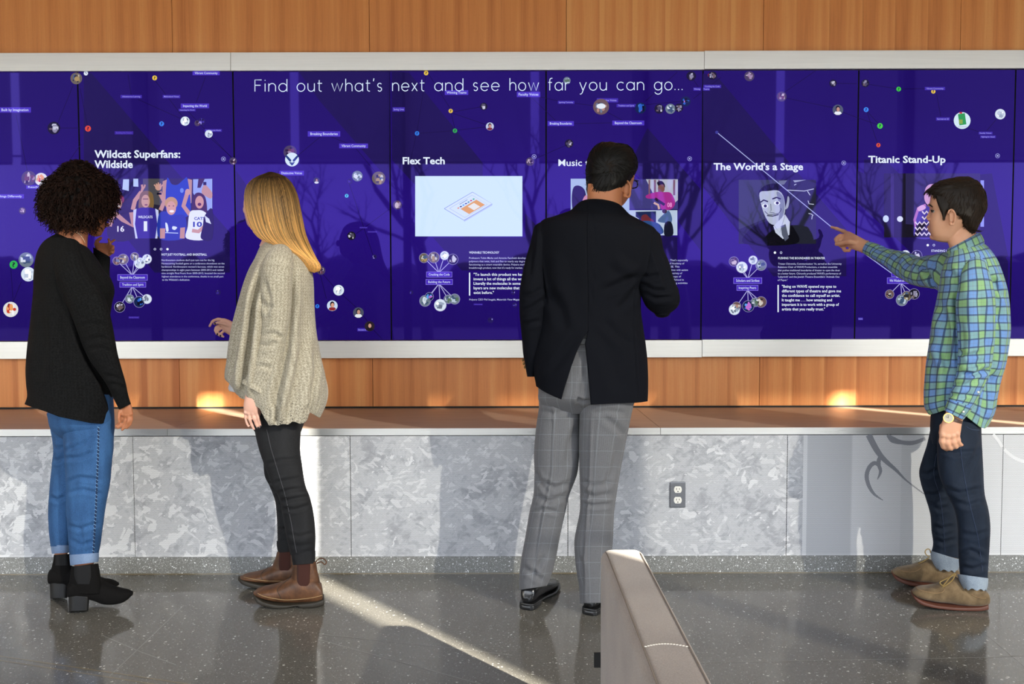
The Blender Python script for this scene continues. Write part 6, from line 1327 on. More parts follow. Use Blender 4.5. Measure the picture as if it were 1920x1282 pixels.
def flow_strands(p, count, rng, field, L, rad, lift, colf, n=7, keep=None):
    """short hair lying along a direction field given in the picture plane"""
    out = []; nm = p.normals(); N, M1 = p.P.shape[:2]
    for _ in range(count):
        i, k = rng.randrange(9, N - 2), rng.randrange(M1); P0 = p.P[i, k]; nn = nm[i, k]; x, y = proj(P0)
        if keep and not keep(x, y, nn): continue
        dx, dy = field(x, y); d = CR * dx - CU * dy + np.array([rng.uniform(-.2, .2), rng.uniform(-.2, .2), rng.uniform(-.2, .2)]); d = d - nn * (d @ nn); d /= np.linalg.norm(d) + 1e-9
        l = L * rng.uniform(.6, 1.2); t = np.linspace(0, 1, n)
        P = P0 - nn * .003 + d * (t * l)[:, None] + nn * (lift * rng.uniform(.4, 1.2) * np.sin(t * 2.2) + .001)[:, None] - nn * ((t * l) ** 2 * 4.0)[:, None]
        c0, c1 = colf(rng, 0, 1); out.append((P, rad * rng.uniform(.7, 1.3) * np.sqrt(np.clip(1.02 - t * t, .02, 1)), c0, c1))
    return out
def whorl(x, y):
    dx, dy = x - 1138, y - 312; r = math.hypot(dx, dy) + 1e-6; q = 1.0 if r < 40 else .4
    return (dx / r * .8 - dy / r * .5 * q + (0 if r < 30 else .0), dy / r * .8 + dx / r * .5 * q + (.5 if y > 330 else 0))
rg = random.Random(21)
st3 = []
for k_ in range(26):
    a_ = rg.uniform(0, 6.28); r_ = rg.uniform(1, 12); x_, y_ = 1140 + r_ * math.cos(a_) * .8, 311 + r_ * math.sin(a_); dx_, dy_ = whorl(x_, y_)
    d_ = np.where(np.sum(h3.normals() * (CC - h3.P), axis=2) > 0, (proj(h3.P)[0] - x_) ** 2 + (proj(h3.P)[1] - y_) ** 2, 1e9); q_ = np.unravel_index(np.argmin(d_), d_.shape); p_ = h3.P[q_] + h3.normals()[q_] * .0035
    t_ = np.linspace(0, 1, 5)[:, None]; st3.append((p_ + (CR * dx_ - CU * dy_) * t_ * .016 - h3.normals()[q_] * t_ * .001, .0009, (.075, .045, .03), (.02, .013, .01)))
curve_strands('hair_strands', ha3, M_blackhair, flow_strands(h3, 2600, rg, whorl, .030, .0011, .004, dark((.0065, .0056, .005))) + st3, 3)
# scalp showing in the whorl
M_scalp = plain('scalp', lin(96, 62, 44), .7)
# beard along the jaw, glasses
M_beard = mat_cloth('beard_stubble', (.02, .014, .011), .5, 700, .9)
garment('beard', M_beard, pe3, [Piece([(1150, 357, 1184.2, 356, .07, .062), (1140, 368, 1180.5, 366.5, .07, .072), (1134, 379, 1174.5, 376.5, .06, .082), (1138, 388, 1166, 386, .042, .088), (1146, 391, 1160, 390.5, .02, .088)], Y3 + .03, 30, 40, 2.3)])
M_spec = plain('black_glasses_frame', (.006, .006, .007), .25)
gl = child('glasses', MB().tube([W(1176, 339, Y3 + .0), W(1186, 336.5, Y3 + .06), W(1196.5, 339, Y3 + .155)], .0026, 8).tube([W(1106, 340, Y3 + .02), W(1103, 338, Y3 + .1), W(1118, 339.5, Y3 + .20)], .0026, 8).mesh('glasses', True), M_spec, pe3)
def lens_loop(x0, x1, y0, y1, ya, yb):
    pts = []; n = 28
    for k in range(n + 1):
        a = 2 * math.pi * k / n; u = .5 + .5 * math.copysign(abs(math.cos(a)) ** .6, math.cos(a)); v = .5 + .5 * math.copysign(abs(math.sin(a)) ** .6, math.sin(a)); pts.append(W(x0 + (x1 - x0) * u, y0 + (y1 - y0) * v, ya + (yb - ya) * u))
    return pts
for q in ((1164, 1195.5, 338, 353, Y3 + .19, Y3 + .155), (1124, 1156, 338, 353, Y3 + .215, Y3 + .20)):
    child('rim', MB().tube(lens_loop(*q), .0024, 8).mesh('rim', True), M_spec, gl)
M_lens = NT('spectacle_lens'); _tr = M_lens.n('BsdfTransparent', {'Color': (.93, .94, .96, 1)}); _g = M_lens.n('BsdfGlossy', {'Roughness': .02}); _mx = M_lens.n('MixShader', {0: .08, 1: _tr, 2: _g}); M_lens.t.links.new(_mx.outputs[0], M_lens.out.inputs[0])
for q in ((1164, 1195.5, 338, 353, Y3 + .19, Y3 + .155), (1124, 1156, 338, 353, Y3 + .215, Y3 + .20)):
    P = lens_loop(*q)[:-1]; child('lens', MB().add(P, [tuple(range(len(P)))]).mesh('lens'), M_lens.m, gl)
# ================================================================== person in the plaid shirt
Y4 = -1.0
torso4 = [(1779, 466, 1834, 447, .055), (1774, 480, 1853, 460, .098), (1768, 494, 1868, 481, .14), (1763.5, 512, 1878, 504, .165), (1760, 540, 1887, 533, .174), (1755.5, 563, 1891.5, 561, .172), (1750.5, 588, 1894, 592, .17), (1745, 618, 1894, 622, .168), (1741, 648, 1891.5, 650, .168), (1737, 678, 1886, 682, .17), (1733.5, 708, 1877.5, 710, .17), (1732, 738, 1870.5, 740, .17), (1733, 764, 1865, 770, .168), (1741, 778, 1852, 797, .165)]
armN4 = [(1806, 500, 1846, 492, .045, -.07), (1800, 518, 1854, 508, .060, -.11), (1795, 541, 1862.5, 536, .071, -.14), (1791, 568, 1867, 563, .074, -.15), (1792.5, 602, 1866.5, 602, .073, -.15), (1795, 640, 1866, 634, .071, -.15), (1794.5, 668, 1863, 664, .068, -.15), (1793, 692, 1859, 690, .063, -.155), (1787, 718, 1848, 720, .057, -.16), (1779, 744, 1831, 754, .051, -.165), (1774, 757, 1817, 771, .048, -.165)]
armF4 = [(1812, 470, 1806, 566, .070, .06), (1790, 472, 1778, 560, .072, .11), (1768, 474.5, 1757, 543, .070, .17), (1746, 479.5, 1724, 537, .064, .27), (1729, 482.5, 1700, 528, .058, .36), (1709, 475.5, 1679, 516, .055, .43), (1690, 471.5, 1660, 500, .050, .50), (1669, 467, 1643, 489, .045, .55), (1655, 462.5, 1636, 485, .042, .58)]
pel4 = [(1745, 735, 1850, 740, .135), (1745, 772, 1846, 776, .132), (1744, 806, 1839, 808, .125), (1748, 832, 1830, 832, .055)]
legN4 = [(1760, 790, 1839.5, 795, .1, -.04), (1757, 835, 1841, 835, .094, -.07), (1760, 885, 1844.5, 885, .086, -.08), (1774, 925, 1847.5, 925, .081, -.085), (1788, 955, 1854, 955, .078, -.09), (1794.5, 985, 1857, 985, .075, -.09), (1796, 1020, 1856.5, 1020, .072, -.09), (1797, 1050, 1855, 1050, .070, -.09), (1799, 1080, 1853, 1084, .066, -.09)]
legF4 = [(1746, 795, 1812, 795, .095, .06), (1738, 832, 1806, 832, .09, .08), (1729.5, 860, 1801, 860, .086, .09), (1723.5, 884, 1798, 884, .083, .10), (1727, 908, 1798, 908, .08, .105), (1736, 936, 1798, 936, .078, .105), (1744, 965, 1799, 965, .074, .105), (1746, 995, 1800, 995, .07, .105), (1749, 1018, 1800, 1020, .066, .105), (1746, 1034, 1801, 1048, .063, .105)]
legN4 = [r[:5] + (r[5] - .05 * min(1, i / 4),) for i, r in enumerate(legN4)]
mb = MB()
for r_ in (torso4[1:-2], armN4, armF4, pel4[:-1], legN4[:-1], legF4[:-1]): bodyfill(mb, r_, Y4)
bodyfill(mb, [(1806, 1060, 1846, 1060, .038, -.14), (1808, 1095, 1845, 1098, .036, -.14), (1808, 1112, 1844, 1112, .032, -.14)], Y4, 1.0); bodyfill(mb, [(1758, 1020, 1796, 1020, .038, .105), (1758, 1055, 1794, 1062, .036, .105), (1750, 1080, 1794, 1080, .032, .105)], Y4, 1.0)
# head in profile
Piece([(1772, 432, 1832, 418, .05, .01), (1776, 446, 1830, 432, .052), (1778, 458, 1830, 442, .055), (1781, 470, 1833, 452, .06), (1776, 484, 1850, 466, .085)], Y4, 30, 40, 2.1, (.01, .02)).into(mb)
Piece([(1766, 344, 1828, 344, .055), (1751, 355, 1839, 353, .072), (1745.5, 366, 1843, 366, .081), (1743.5, 376, 1842, 378, .083), (1743, 386, 1838, 392, .081), (1745, 395, 1836, 404, .078), (1743.5, 405, 1826, 414, .073), (1742, 415, 1814, 424, .068), (1742.5, 424, 1806, 433, .063), (1743.5, 433, 1800, 441, .056), (1746, 441, 1794, 447, .048), (1750, 447.5, 1786, 451.5, .036)], Y4, 70, 56, 2.25, (.008, .010)).into(mb)
# nose, brow, lips, chin
Piece([(1742.5, 386, 1762, 386, .010), (1742.5, 391, 1764, 391, .0095), (1741.2, 397, 1764, 397, .011), (1738.5, 403, 1764, 403, .014), (1736.2, 407.5, 1763, 408, .0165), (1737.6, 411.5, 1762, 412.5, .0155), (1742, 414.5, 1761, 415.5, .011)], Y4, 26, 24, 2.0, (.006, .003)).into(mb)
mb.ball(W(1744.5, 384, Y4 - .018), (.006, .022, .007), 12, 8); mb.ball(W(1744.5, 384, Y4 + .018), (.006, .022, .007), 12, 8)
mb.ball(W(1743.4, 425, Y4), (.0075, .021, .0062), 12, 8); mb.ball(W(1744.8, 431, Y4), (.0075, .019, .0068), 12, 8); mb.ball(W(1751, 444, Y4), (.015, .020, .013), 12, 8)
mb.ball(W(1741.5, 410.5, Y4 - .014), (.008, .007, .006), 10, 8); mb.ball(W(1741.5, 410.5, Y4 + .014), (.008, .007, .006), 10, 8)
ear(mb, 1784.5, 407.5, 7.6, 15.2, Y4 - .078, -.10, .014); ear(mb, 1784.5, 407.5, 7.6, 15.2, Y4 + .088, -.10, -.014)
# near hand: loose fist beside the thigh
Yn = Y4 - .165
Piece([(1775, 766, 1808, 782, .020), (1770, 782, 1804.5, 791, .021), (1763.5, 797, 1803, 799, .023), (1760.5, 811, 1801.5, 810, .022), (1763, 820, 1799, 817, .016)], Yn, 26, 30, 2.6, (.01, .008)).into(mb)
for pts, a, b in [([(1766.5, 814, -.004), (1765.5, 828, -.008), (1769, 837.5), (1774.5, 842, .010)], 5.9, 4.6), ([(1776, 816, -.006), (1776, 831, -.012), (1780, 839.5, -.003), (1784.5, 842, .010)], 5.9, 4.6), ([(1786, 815, -.006), (1787.5, 829.5, -.012), (1791, 837, -.003), (1795.5, 839.5, .010)], 5.7, 4.4), ([(1794.5, 812, -.004), (1796.5, 825, -.010), (1799.5, 832, -.003), (1803.5, 834.5, .010)], 5.6, 4.3), ([(1766, 798, .016), (1765, 812, .028), (1770, 824, .032), (1777, 831, .028)], 5.2, 4.2)]: finger(mb, pts, a, b, Yn)
for x, y in ((1767, 815.5), (1776.5, 818), (1786, 817), (1795, 813.5)): mb.ball(W(x, y, Yn - .012), (.0115, .011, .011), 12, 8)
# pointing hand
Piece([(1640, 455.5, 1627, 478, .026, .62), (1628, 452, 1616, 473.5, .024, .645), (1612, 444, 1600.5, 468, .023, .69), (1598, 436.5, 1586, 461, .021, .755), (1591, 434.5, 1581, 449, .015, .79)], Y4, 34, 34, 2.5, (.006, .006)).into(mb)
Yp = Y4 + .78
for pts, a, b in [([(1592.5, 438.5, -.005), (1580, 433, .05), (1568, 428.3, .085), (1559.2, 425.8, .108)], 5.0, 2.9), ([(1589, 444, -.01), (1576, 442, .025), (1568, 448, .015), (1570, 457, -.012)], 5.0, 4.0), ([(1588, 450, -.02), (1577, 449, .01), (1573, 457, .0), (1580, 463, -.03)], 4.8, 3.8), ([(1590, 457, -.045), (1582, 462, -.03), (1584, 469, -.04), (1592, 469.5, -.065)], 4.5, 3.6), ([(1606, 456, -.11), (1592, 453.5, -.095), (1580, 455.5, -.065), (1568.5, 457.5, -.035)], 6.0, 4.2)]: finger(mb, pts, a, b, Yp)
skin4 = mat_skin('skin_light', lin(220, 166, 134))
pe4 = person(Y4, 1790, 1118, mb, skin4, 'person in a green and blue plaid shirt and dark jeans pointing at the wall', .0036, 5)
M_plaid = mat_plaid()
t4 = Piece(torso4, Y4, 200, 220, 2.2)
t4.hem([(1725, 748), (1731, 758), (1737, 771), (1743, 777.5), (1756, 774), (1770, 769), (1785, 768.5), (1800, 773), (1810, 779), (1825, 791), (1838, 801), (1845, 802.5), (1854, 796), (1863, 776), (1870, 758)], .74).noise(.004, 9, 61).noise(.0015, 24, 62)
for pts, w_, a_ in [([(1795, 545), (1790, 580), (1794, 640), (1793, 690)], 5, -.015), ([(1868, 560), (1876, 600), (1868, 650), (1860, 690)], 6, -.016), ([(1850, 500), (1866, 530), (1872, 570)], 5, -.010), ([(1858, 520), (1874, 545), (1886, 560)], 5, -.008), ([(1760, 560), (1775, 620), (1772, 700)], 9, -.014), ([(1745, 640), (1765, 690), (1762, 750)], 7, .012), ([(1866, 700), (1850, 740), (1842, 790)], 6, -.013), ([(1775, 500), (1790, 520), (1800, 540)], 5, -.006), ([(1840, 640), (1856, 700), (1850, 760)], 8, -.006)]: t4.fold(pts, w_, a_)
sh4 = garment('shirt', M_plaid, pe4, [t4], thick=.003, caps=False)
an = Piece(armN4, Y4, 150, 80, 2.15, (.03, 0)).noise(.0028, 14, 63).noise(.001, 36, 64)
for pts, w_, a_ in [([(1862, 690), (1835, 700), (1800, 704)], 4, -.011), ([(1797, 690), (1825, 694), (1850, 680)], 4, .008), ([(1795, 660), (1815, 668), (1840, 660)], 4, -.006), ([(1786, 722), (1812, 722), (1845, 706)], 4, -.007), ([(1780, 740), (1800, 742), (1822, 738)], 3.5, -.007), ([(1798, 600), (1806, 640), (1800, 680)], 5, -.006), ([(1835, 540), (1845, 600), (1850, 660)], 7, -.007), ([(1815, 545), (1820, 600), (1816, 650)], 8, .005)]: an.fold(pts, w_, a_)
garment('sleeve', M_plaid, sh4, [an], capd=(0, -.02))
af = Piece(armF4, Y4, 170, 80, 2.15, (.02, 0)).noise(.003, 16, 65).noise(.0012, 40, 66)
for pts, w_, a_ in [([(1738, 484), (1730, 500), (1745, 525), (1756, 540)], 4, -.014), ([(1728, 484), (1722, 500), (1716, 525)], 4, -.008), ([(1745, 480), (1742, 498), (1757, 520)], 4, .010), ([(1716, 478), (1706, 494), (1702, 520)], 4, -.007), ([(1700, 475), (1692, 490), (1690, 512)], 4, .006), ([(1690, 473), (1680, 488), (1670, 502)], 3.5, -.006), ([(1672, 468), (1664, 480), (1655, 494)], 3, -.006), ([(1660, 464), (1652, 478), (1646, 488)], 3, .004)]: af.fold(pts, w_, a_)
garment('sleeve', M_plaid, sh4, [af], capd=(0, -.02))
garment('cuff', M_plaid, sh4, [Piece([(1777, 747, 1824, 763, .053, -.165), (1774.5, 756, 1818, 773, .052, -.165), (1770.3, 769, 1806, 787, .047, -.165)], Y4, 30, 64, 2.2).noise(.001, 40, 7)], capd=(0, -.018))
garment('cuff', M_plaid, sh4, [Piece([(1658, 462, 1637, 487, .0435, .575), (1648, 458, 1631, 482.5, .0425, .60), (1636, 453.8, 1623, 477.7, .0395, .63)], Y4, 30, 64, 2.2).noise(.001, 40, 8)], capd=(0, -.018))
# shirt collar, folded over
col_ = Piece([(1777, 466, 1831, 437, .056), (1775.5, 470, 1838, 437, .063), (1775, 475, 1843.5, 446, .070), (1780, 484, 1846, 453.5, .080), (1787.5, 494, 1845, 460, .086)], Y4, 60, 100, 2.1)
garment('collar', M_plaid, sh4, [col_], capd=(-.02, 0))
surf_line('collar_edge', sh4, plain('collar_stitch', lin(66, 100, 112), .8), col_, [(1776, 475), (1781, 484), (1788, 494), (1800, 487), (1820, 475), (1845, 461)], .0013, .002)
M_pearl = plain('shirt_button', (.75, .74, .70), .3)
for x, y, yy in ((1792, 493, Y4 - .088), (1806.5, 772, Y4 - .215), (1834.5, 735, Y4 - .222)):
    m = MB(); m.ball(W(x, y, yy), (.0045, .003, .0045), 12, 8); child('button', m.mesh('button', True), M_pearl, sh4)
# watch and bracelet
M_strap = plain('brown_watch_strap', lin(70, 42, 30), .5); M_gold4 = plain('gold_case', lin(206, 172, 96), .22, .95); M_dial = plain('watch_dial', lin(226, 216, 190), .3)
wt = garment('wristwatch', M_strap, pe4, [Piece([(1771, 775, 1805.5, 789.5, .024, 0), (1769.5, 779, 1804.5, 792, .0245, 0), (1768, 783, 1804, 795, .0245, 0)], Yn, 12, 48, 2.5)])
c = W(1779, 783.5, Yn - .026); ax = (CC - c); ax /= np.linalg.norm(ax); ax = ax * .9 + np.array([-.25, 0, .05]); ax /= np.linalg.norm(ax)
child('watch_case', MB().tube([c - ax * .004, c + ax * .005], .0185, 28).mesh('watch_case'), M_gold4, wt); child('watch_face', MB().tube([c + ax * .0045, c + ax * .0056], .0155, 28).mesh('watch_face'), M_dial, wt)
e1 = np.cross(ax, [0, 0, 1]); e1 /= np.linalg.norm(e1); e2 = np.cross(ax, e1); m = MB(); cf = c + ax * .0062; m.tube([cf, cf + e1 * .008 - e2 * .004], .0006, 6); m.tube([cf, cf - e2 * .010 + e1 * .001], .0006, 6); child('watch_hand', m.mesh('watch_hand'), M_gap, wt)
seam_line('bracelet', pe4, plain('tan_cord', lin(168, 132, 84), .7), [(1628.5, 451.2, .62), (1625, 456, .615), (1622, 463, .615), (1619, 470, .62), (1615.5, 474.3, .635)], Y4, .0018); seam_line('bracelet', pe4, plain('tan_cord_pale', lin(196, 168, 120), .7), [(1626.5, 450.8, .622), (1623, 456, .617), (1619.5, 464, .617), (1616, 471, .625)], Y4, .0014)
M_dkj = mat_denim('dark_denim', (.003, .0046, .0095), (.015, .025, .046), .35)
ln4 = Piece(legN4, Y4, 190, 84, 2.2).noise(.0022, 12, 71); lf4 = Piece(legF4, Y4, 170, 72, 2.2).noise(.0022, 12, 72)
for pts, a_ in [([(1762, 840), (1790, 850), (1835, 845)], -.005), ([(1770, 915), (1800, 925), (1845, 915)], -.006), ([(1785, 940), (1815, 948), (1850, 938)], -.005), ([(1797, 1040), (1820, 1032), (1850, 1045)], -.006), ([(1799, 1062), (1825, 1068), (1852, 1058)], -.006), ([(1800, 1000), (1830, 1005), (1855, 995)], -.004), ([(1840, 830), (1820, 870), (1805, 900)], -.005)]: ln4.fold(pts, 4.5, a_)
for pts, a_ in [([(1725, 885), (1740, 890), (1760, 880)], -.007), ([(1730, 925), (1750, 930), (1775, 920)], -.007), ([(1746, 985), (1765, 992), (1790, 985)], -.006), ([(1748, 1010), (1768, 1018), (1795, 1010)], -.006), ([(1740, 945), (1760, 955), (1780, 950)], -.005)]: lf4.fold(pts, 4, a_)
je4 = garment('jeans', M_dkj, pe4, [Piece(pel4, Y4, 60, 90, 2.2).noise(.002, 12, 11), ln4, lf4])
M_cuff4 = mat_denim('frayed_turnup', lin(96, 110, 128), lin(170, 182, 194), .3)
for rows in ([(1795, 1076, 1853.5, 1084, .069, -.14), (1799, 1090, 1852.5, 1095, .071, -.14), (1805, 1104, 1849.5, 1106, .067, -.14)], [(1744, 1032, 1802.5, 1050, .066, .105), (1748, 1050, 1799, 1061, .067, .105), (1754.5, 1067, 1793.5, 1072, .063, .105)]):
    garment('turn_up', M_cuff4, je4, [Piece(rows, Y4, 24, 64, 2.2).noise(.002, 34, 12).scallop(.004, 9, .5)], capd=(0, -.012), label='pale frayed denim turn-up')
M_seam4 = plain('jeans_seam', lin(44, 58, 86), .8)
surf_line('side_seam', je4, M_seam4, ln4, [(1800, 815), (1803, 860), (1811, 910), (1822, 960), (1834, 1010), (1842, 1070)], .0012); surf_line('side_seam', je4, M_seam4, lf4, [(1756, 850), (1751, 890), (1762, 930), (1768, 975), (1772, 1035)], .0011)
surf_line('pocket_edge', je4, M_seam4, ln4, [(1812, 800), (1822, 805), (1836, 806)], .0014)
# tan suede moccasins
def mat_suede():
    t = NT('tan_suede'); v = t.coord(); f = t.noise(v, 26, 4, .6); g = t.noise(v, 300, 3, .7)
    t.P(Base_Color=t.ramp(t.math('ADD', t.math('MULTIPLY', f, .8), t.math('MULTIPLY', g, .2)), [(.3, lin(88, 72, 52)), (.55, lin(120, 100, 74)), (.75, lin(142, 122, 94))]), Roughness=.9, Sheen_Weight=.15); t.p.inputs['Specular IOR Level'].default_value = .15; t.bump(t.math('ADD', f, g), .25, .0015); return t.m
M_suede = mat_suede(); M_sole4 = plain('rust_rubber_sole', lin(90, 50, 37), .55); M_lace = plain('leather_lace', lin(150, 124, 70), .6)
def moc(dy, foot, sole, collar):
    foot, sole, collar = shf(foot, dy), shf(sole, dy), shf(collar, dy)
    foot = [(r[0], r[1], r[2], r[3] - 1.8) + tuple(r[4:]) for r in foot]; ft = Piece(foot, Y4, 90, 48, 2.5, (.006, .006), flat=True).noise(.0015, 22, 4); b = garment('suede_shoe', M_suede, pe4, [ft, Piece(collar, Y4, 30, 48, 2.3).noise(.0012, 24, 5)], capd=(-.02, 0))
    garment('sole', M_sole4, b, [Piece(sole, Y4, 80, 40, 4.5, (.004, .004), flat=True)]); return b, ft
m4, fm4 = moc(-.05, [(1849, 1108, 1850, 1132, .036, -.095), (1838, 1106, 1839, 1135, .041, -.095), (1820, 1103, 1820, 1135, .043, -.092), (1803, 1092, 1803, 1134, .044, -.088), (1790, 1083, 1789, 1132, .045, -.086), (1775, 1086, 1774, 1130, .047, -.083), (1757, 1094, 1756, 1128, .049, -.078), (1738, 1098, 1737, 1124, .049, -.072), (1724, 1099.5, 1722, 1119.5, .043, -.068), (1714, 1103, 1713, 1114, .030, -.066), (1710, 1106.5, 1710, 1110.5, .016, -.065)],
               [(1850, 1128, 1850.5, 1138.5, .038, -.095), (1835, 1130.5, 1835, 1140, .044, -.093), (1805, 1131, 1805, 1139, .046, -.088), (1775, 1129, 1775, 1136.5, .049, -.083), (1752, 1125.5, 1751, 1133, .051, -.076), (1732, 1120, 1730, 1128, .049, -.070), (1717, 1113, 1716, 1120, .038, -.066), (1709, 1106, 1709.5, 1112, .018, -.065)],
               [(1800, 1090, 1848, 1108, .044, -.09), (1803, 1104, 1849, 1118, .045, -.09), (1806, 1118, 1848, 1128, .044, -.09)])
m4f, fm4f = moc(0, [(1796, 1068, 1796, 1092, .036, .10), (1780, 1066, 1780, 1094, .041, .10), (1764, 1060, 1764, 1094, .043, .102), (1750, 1052, 1750, 1093, .044, .105), (1738, 1049, 1737, 1092, .045, .108), (1722, 1055, 1720, 1090, .047, .115), (1706, 1060.5, 1704, 1087, .049, .122), (1692, 1063, 1690, 1083.5, .045, .13), (1681, 1065.5, 1679, 1078, .034, .135), (1674, 1069, 1673, 1074, .018, .138)],
                [(1797, 1089, 1797, 1099, .038, .10), (1770, 1090, 1770, 1098.5, .045, .102), (1745, 1089, 1744, 1096.5, .048, .106), (1718, 1086, 1717, 1094, .051, .116), (1698, 1081.5, 1696, 1089, .049, .126), (1682, 1075.5, 1680, 1082.5, .038, .134), (1672.5, 1069, 1673, 1075, .018, .138)],
                [(1752, 1054, 1797, 1070, .044, .103), (1756, 1066, 1797, 1078, .045, .103), (1760, 1078, 1796, 1086, .044, .103)])
surf_line('moccasin_seam', m4, M_welt, fm4, [(1718, 1099.5), (1722, 1105), (1735, 1108.5), (1752, 1112), (1766, 1110), (1771, 1104)], .0013, .001)
surf_line('moccasin_seam', m4f, M_welt, fm4f, [(1682, 1065), (1690, 1069.5), (1704, 1072), (1718, 1070), (1726, 1065)], .0012, .001)
surf_line('heel_stitch', m4, M_welt, fm4, [(1816, 1110), (1826, 1117), (1838, 1121), (1849, 1121)], .0011, .002)
for q in ([(1790, 1075, -0.190), (1784, 1079, -0.185), (1776, 1088, -0.180), (1768, 1098, -0.175)], [(1791, 1075, -0.185), (1787, 1085, -0.185), (1779, 1093, -0.180), (1767, 1101, -0.175)], [(1768, 1098, -0.175), (1762, 1092, -0.170), (1772, 1086, -0.170), (1788, 1078, -0.170)]): seam_line('lace', m4, M_lace, q, Y4, .0024)
for q in ([(1743, 1043, .07), (1737, 1040, .07), (1734.5, 1034, .075), (1738, 1029.5, .08), (1743, 1030, .085), (1745, 1036, .085)], [(1742, 1045, .07), (1733, 1051, .075), (1722, 1056, .085)]): seam_line('lace', m4f, M_lace, q, Y4, .0022)
# short brown hair combed to the side
hair4 = [(1790, 332.5, 1820, 332, .03, 0), (1766, 338.5, 1835, 341, .068, 0), (1749, 348, 1843, 350, .084, 0), (1743, 357, 1847.5, 360, .091, 0), (1749, 367, 1850, 372, .094, 0), (1754.5, 378, 1850.5, 385, .094, 0), (1760, 388, 1847.5, 396, .091, 0), (1766, 396, 1843, 407, .086, 0), (1787, 403, 1838, 417, .076, 0), (1798, 414, 1834, 426, .066, 0), (1808, 428, 1830, 433, .050, 0)]
h4 = Piece(hair4, Y4, 110, 120, 2.7, (.004, .002)).noise(.0015, 26, 81)
M_brownhair = mat_hair('brown_hair', .5, .2)
ha4 = hair_obj(h4, M_brownhair, pe4, (.012, .0075, .005))
def comb4(x, y):
    if y < 352: return (-1.0, .22)
    if x > 1825: return (-.15, 1.0)
    return (-.35 + .012 * (x - 1790), .9)
keep4 = lambda x, y, nn: not (1768 < x < 1799 and 388 < y < 428 and nn[1] < .3) and not (x < 1764 and y > 366)
rg = random.Random(31); br4 = dark((.021, .0125, .0078))
st4 = flow_strands(h4, 3000, rg, comb4, .030, .0012, .0035, br4, 7, keep4)
hair_front = Piece([(1737, 357.5, 1752, 364, .05, 0), (1746, 350, 1775, 366, .075, 0), (1760, 342, 1800, 362, .085, 0)], Y4, 30, 50, 2.3, (.004, .01))
st4 += flow_strands(hair_front, 500, rg, lambda x, y: (-1, .35), .026, .0012, .002, br4)
mbf = MB(); hair_front.into(mbf); me = mbf.mesh('fringe', True); fix_normals(me); ca = me.color_attributes.new('Col', 'FLOAT_COLOR', 'POINT'); ca.data.foreach_set('color', np.tile(np.array([.012, .0075, .005, 1], np.float32), len(me.vertices))); child('fringe', me, M_brownhair, ha4)
sb = Piece([(1754, 366, 1800, 372, .018, .004), (1757, 379, 1788, 383, .020, .002), (1761, 391, 1780, 393, .019, 0), (1764.5, 400, 1775, 401, .015, 0), (1767, 407.5, 1773, 407.5, .011, 0)], Y4 - .064, 30, 36, 2.1, (.004, .004)).noise(.0012, 60, 3)
st4 += flow_strands(sb, 420, rg, lambda x, y: (.12, 1), .012, .0010, .0012, br4, 5, lambda x, y, nn: nn[1] < .2); mbs = MB(); sb.into(mbs); me = mbs.mesh('sideburn', True); fix_normals(me); ca = me.color_attributes.new('Col', 'FLOAT_COLOR', 'POINT'); ca.data.foreach_set('color', np.tile(np.array([.012, .0075, .005, 1], np.float32), len(me.vertices))); child('sideburn', me, M_brownhair, ha4)
curve_strands('hair_strands', ha4, M_brownhair, st4, 3)
M_brow = mat_cloth('eyebrow', (.012, .008, .006), .4, 600, .9)
for sgn in (-1, 1):
    yb_ = Y4 + sgn * .034
    child('eyebrow', MB().tube([W(1741.6, 383.2, Y4 + sgn * .020), W(1744.0, 384.6, yb_), W(1748.5, 388.0, Y4 + sgn * .050)], [.0022, .003, .0016], 8).mesh('eyebrow', True), M_brow, pe4)
    ey = W(1753.2, 396, Y4 + sgn * .034); e_ = child('eye', MB().ball(ey, .0108, 18, 12).mesh('eye', True), plain('eye_white_shaded', (.45, .42, .40), .3), pe4)  # shade over the eye is put into the darkened white
    ir = W(1748.0, 396, Y4 + sgn * .035); child('iris', MB().ball(ir, (.004, .005, .005), 12, 8).mesh('iris', True), plain('iris', (.03, .018, .01), .15), e_)
    child('eyelashes', MB().tube([W(1745.4, 394.8, Y4 + sgn * .028), W(1745.8, 393.6, Y4 + sgn * .040), W(1751, 395, Y4 + sgn * .050)], .0016, 6).mesh('eyelashes', True), M_brow, e_)
child('lips', MB().ball(W(1744.2, 426, Y4), (.0062, .018, .0028), 12, 8).ball(W(1745.2, 431, Y4), (.006, .016, .0032), 12, 8).mesh('lips', True), plain('lips', lin(176, 104, 88), .45), pe4)
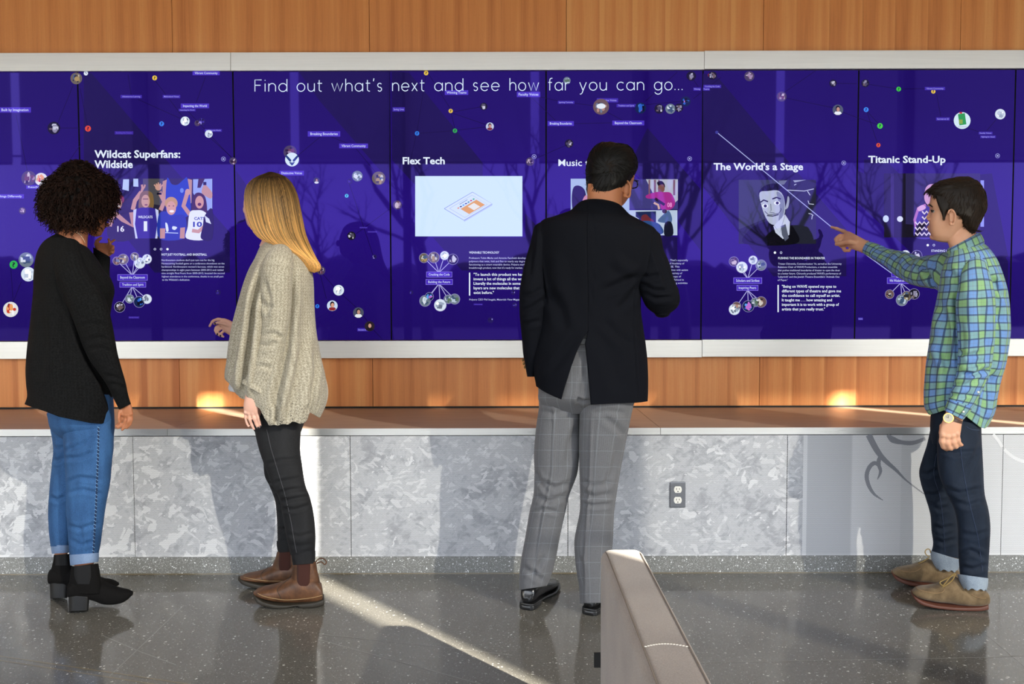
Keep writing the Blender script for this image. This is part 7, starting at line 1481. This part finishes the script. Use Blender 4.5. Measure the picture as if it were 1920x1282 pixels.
# ================================================================== sofa in the foreground
def mat_tweed():
    t = NT('grey_upholstery'); v = t.coord(); a = t.noise(t.mapping(v, (700, 260, 260)), 1, 3, .7); b = t.noise(t.mapping(v, (260, 700, 260)), 1, 3, .7); g = t.noise(v, 5, 2); f = t.math('ADD', t.math('MULTIPLY', a, .5), t.math('MULTIPLY', b, .5))
    t.P(Base_Color=t.ramp(t.math('ADD', t.math('MULTIPLY', f, .7), t.math('MULTIPLY', g, .3)), [(.38, lin(118, 106, 98)), (.62, lin(158, 145, 134))]), Roughness=.9, Sheen_Weight=.3); t.p.inputs['Specular IOR Level'].default_value = .15; t.bump(f, .35, .0015); return t.m
M_tweed = mat_tweed(); M_pipe = plain('upholstery_seam', lin(112, 100, 90), .9)
SX0, SX1, SY0, SY1, SZ = .2372, .3540, -3.75, -2.07, .5262
so = empty('sofa', (.30, -2.9, 0)); tag(so, 'grey upholstered sofa whose long narrow arm reaches in from the bottom of the picture', 'sofa')
def rbox(name, x0, x1, y0, y1, z0, z1, r, mat, seg=6, sub=1):
    bm = bmesh.new(); bmesh.ops.create_cube(bm, size=1)
    for v in bm.verts: v.co = Vector(((x0 + x1) / 2 + v.co.x * (x1 - x0), (y0 + y1) / 2 + v.co.y * (y1 - y0), (z0 + z1) / 2 + v.co.z * (z1 - z0)))
    bmesh.ops.bevel(bm, geom=list(bm.edges), offset=r, segments=seg, profile=.55, affect='EDGES'); me = bpy.data.meshes.new(name); bm.to_mesh(me); bm.free(); me.shade_smooth()
    return child(name, me, mat, so)
rbox('armrest', SX0, SX1, SY0, SY1, .10, SZ, .030, M_tweed, 8); rbox('seat', SX1 - .01, SX1 + .62, SY0 + .02, -2.85, .12, .40, .04, M_tweed, 6)
for x, ys in ((SX0 + .06, (SY0 + .1, SY1 - .1)), (SX1 + .56, (SY0 + .1, -2.95))):
    for y in ys:
        m = MB(); m.box(x - .02, x + .02, y - .02, y + .02, 0, .125); child('leg', m.mesh('leg'), M_gap, so)
for x in (SX0 + .013, SX1 - .014):
    m = MB(); m.tube([(x, SY1 - .02 - .0, SZ - .006), (x, SY1 - .06, SZ - .0010), (x, SY0 + .05, SZ - .0010)], .0014, 8); child('piping', m.mesh('piping', True), M_pipe, so)
M_thread = plain('pale_thread', lin(214, 206, 194), .8)
for k in range(15):
    x = SX0 + .016 + k * (SX1 - SX0 - .032) / 15; yv = -2.705 + .012 * math.sin(k / 14 * math.pi); m = MB(); m.tube([(x, yv, SZ + .0003), (x + .0045, yv, SZ + .0003)], .0012, 6); child('stitch', m.mesh('stitch'), M_thread, so)
m = MB(); m.box(SX0 - .016, SX0 + .01, SY1 - .010, SY1 - .004, .198, .238); child('strap_tab', m.mesh('strap_tab'), M_gap, so)
# (end)
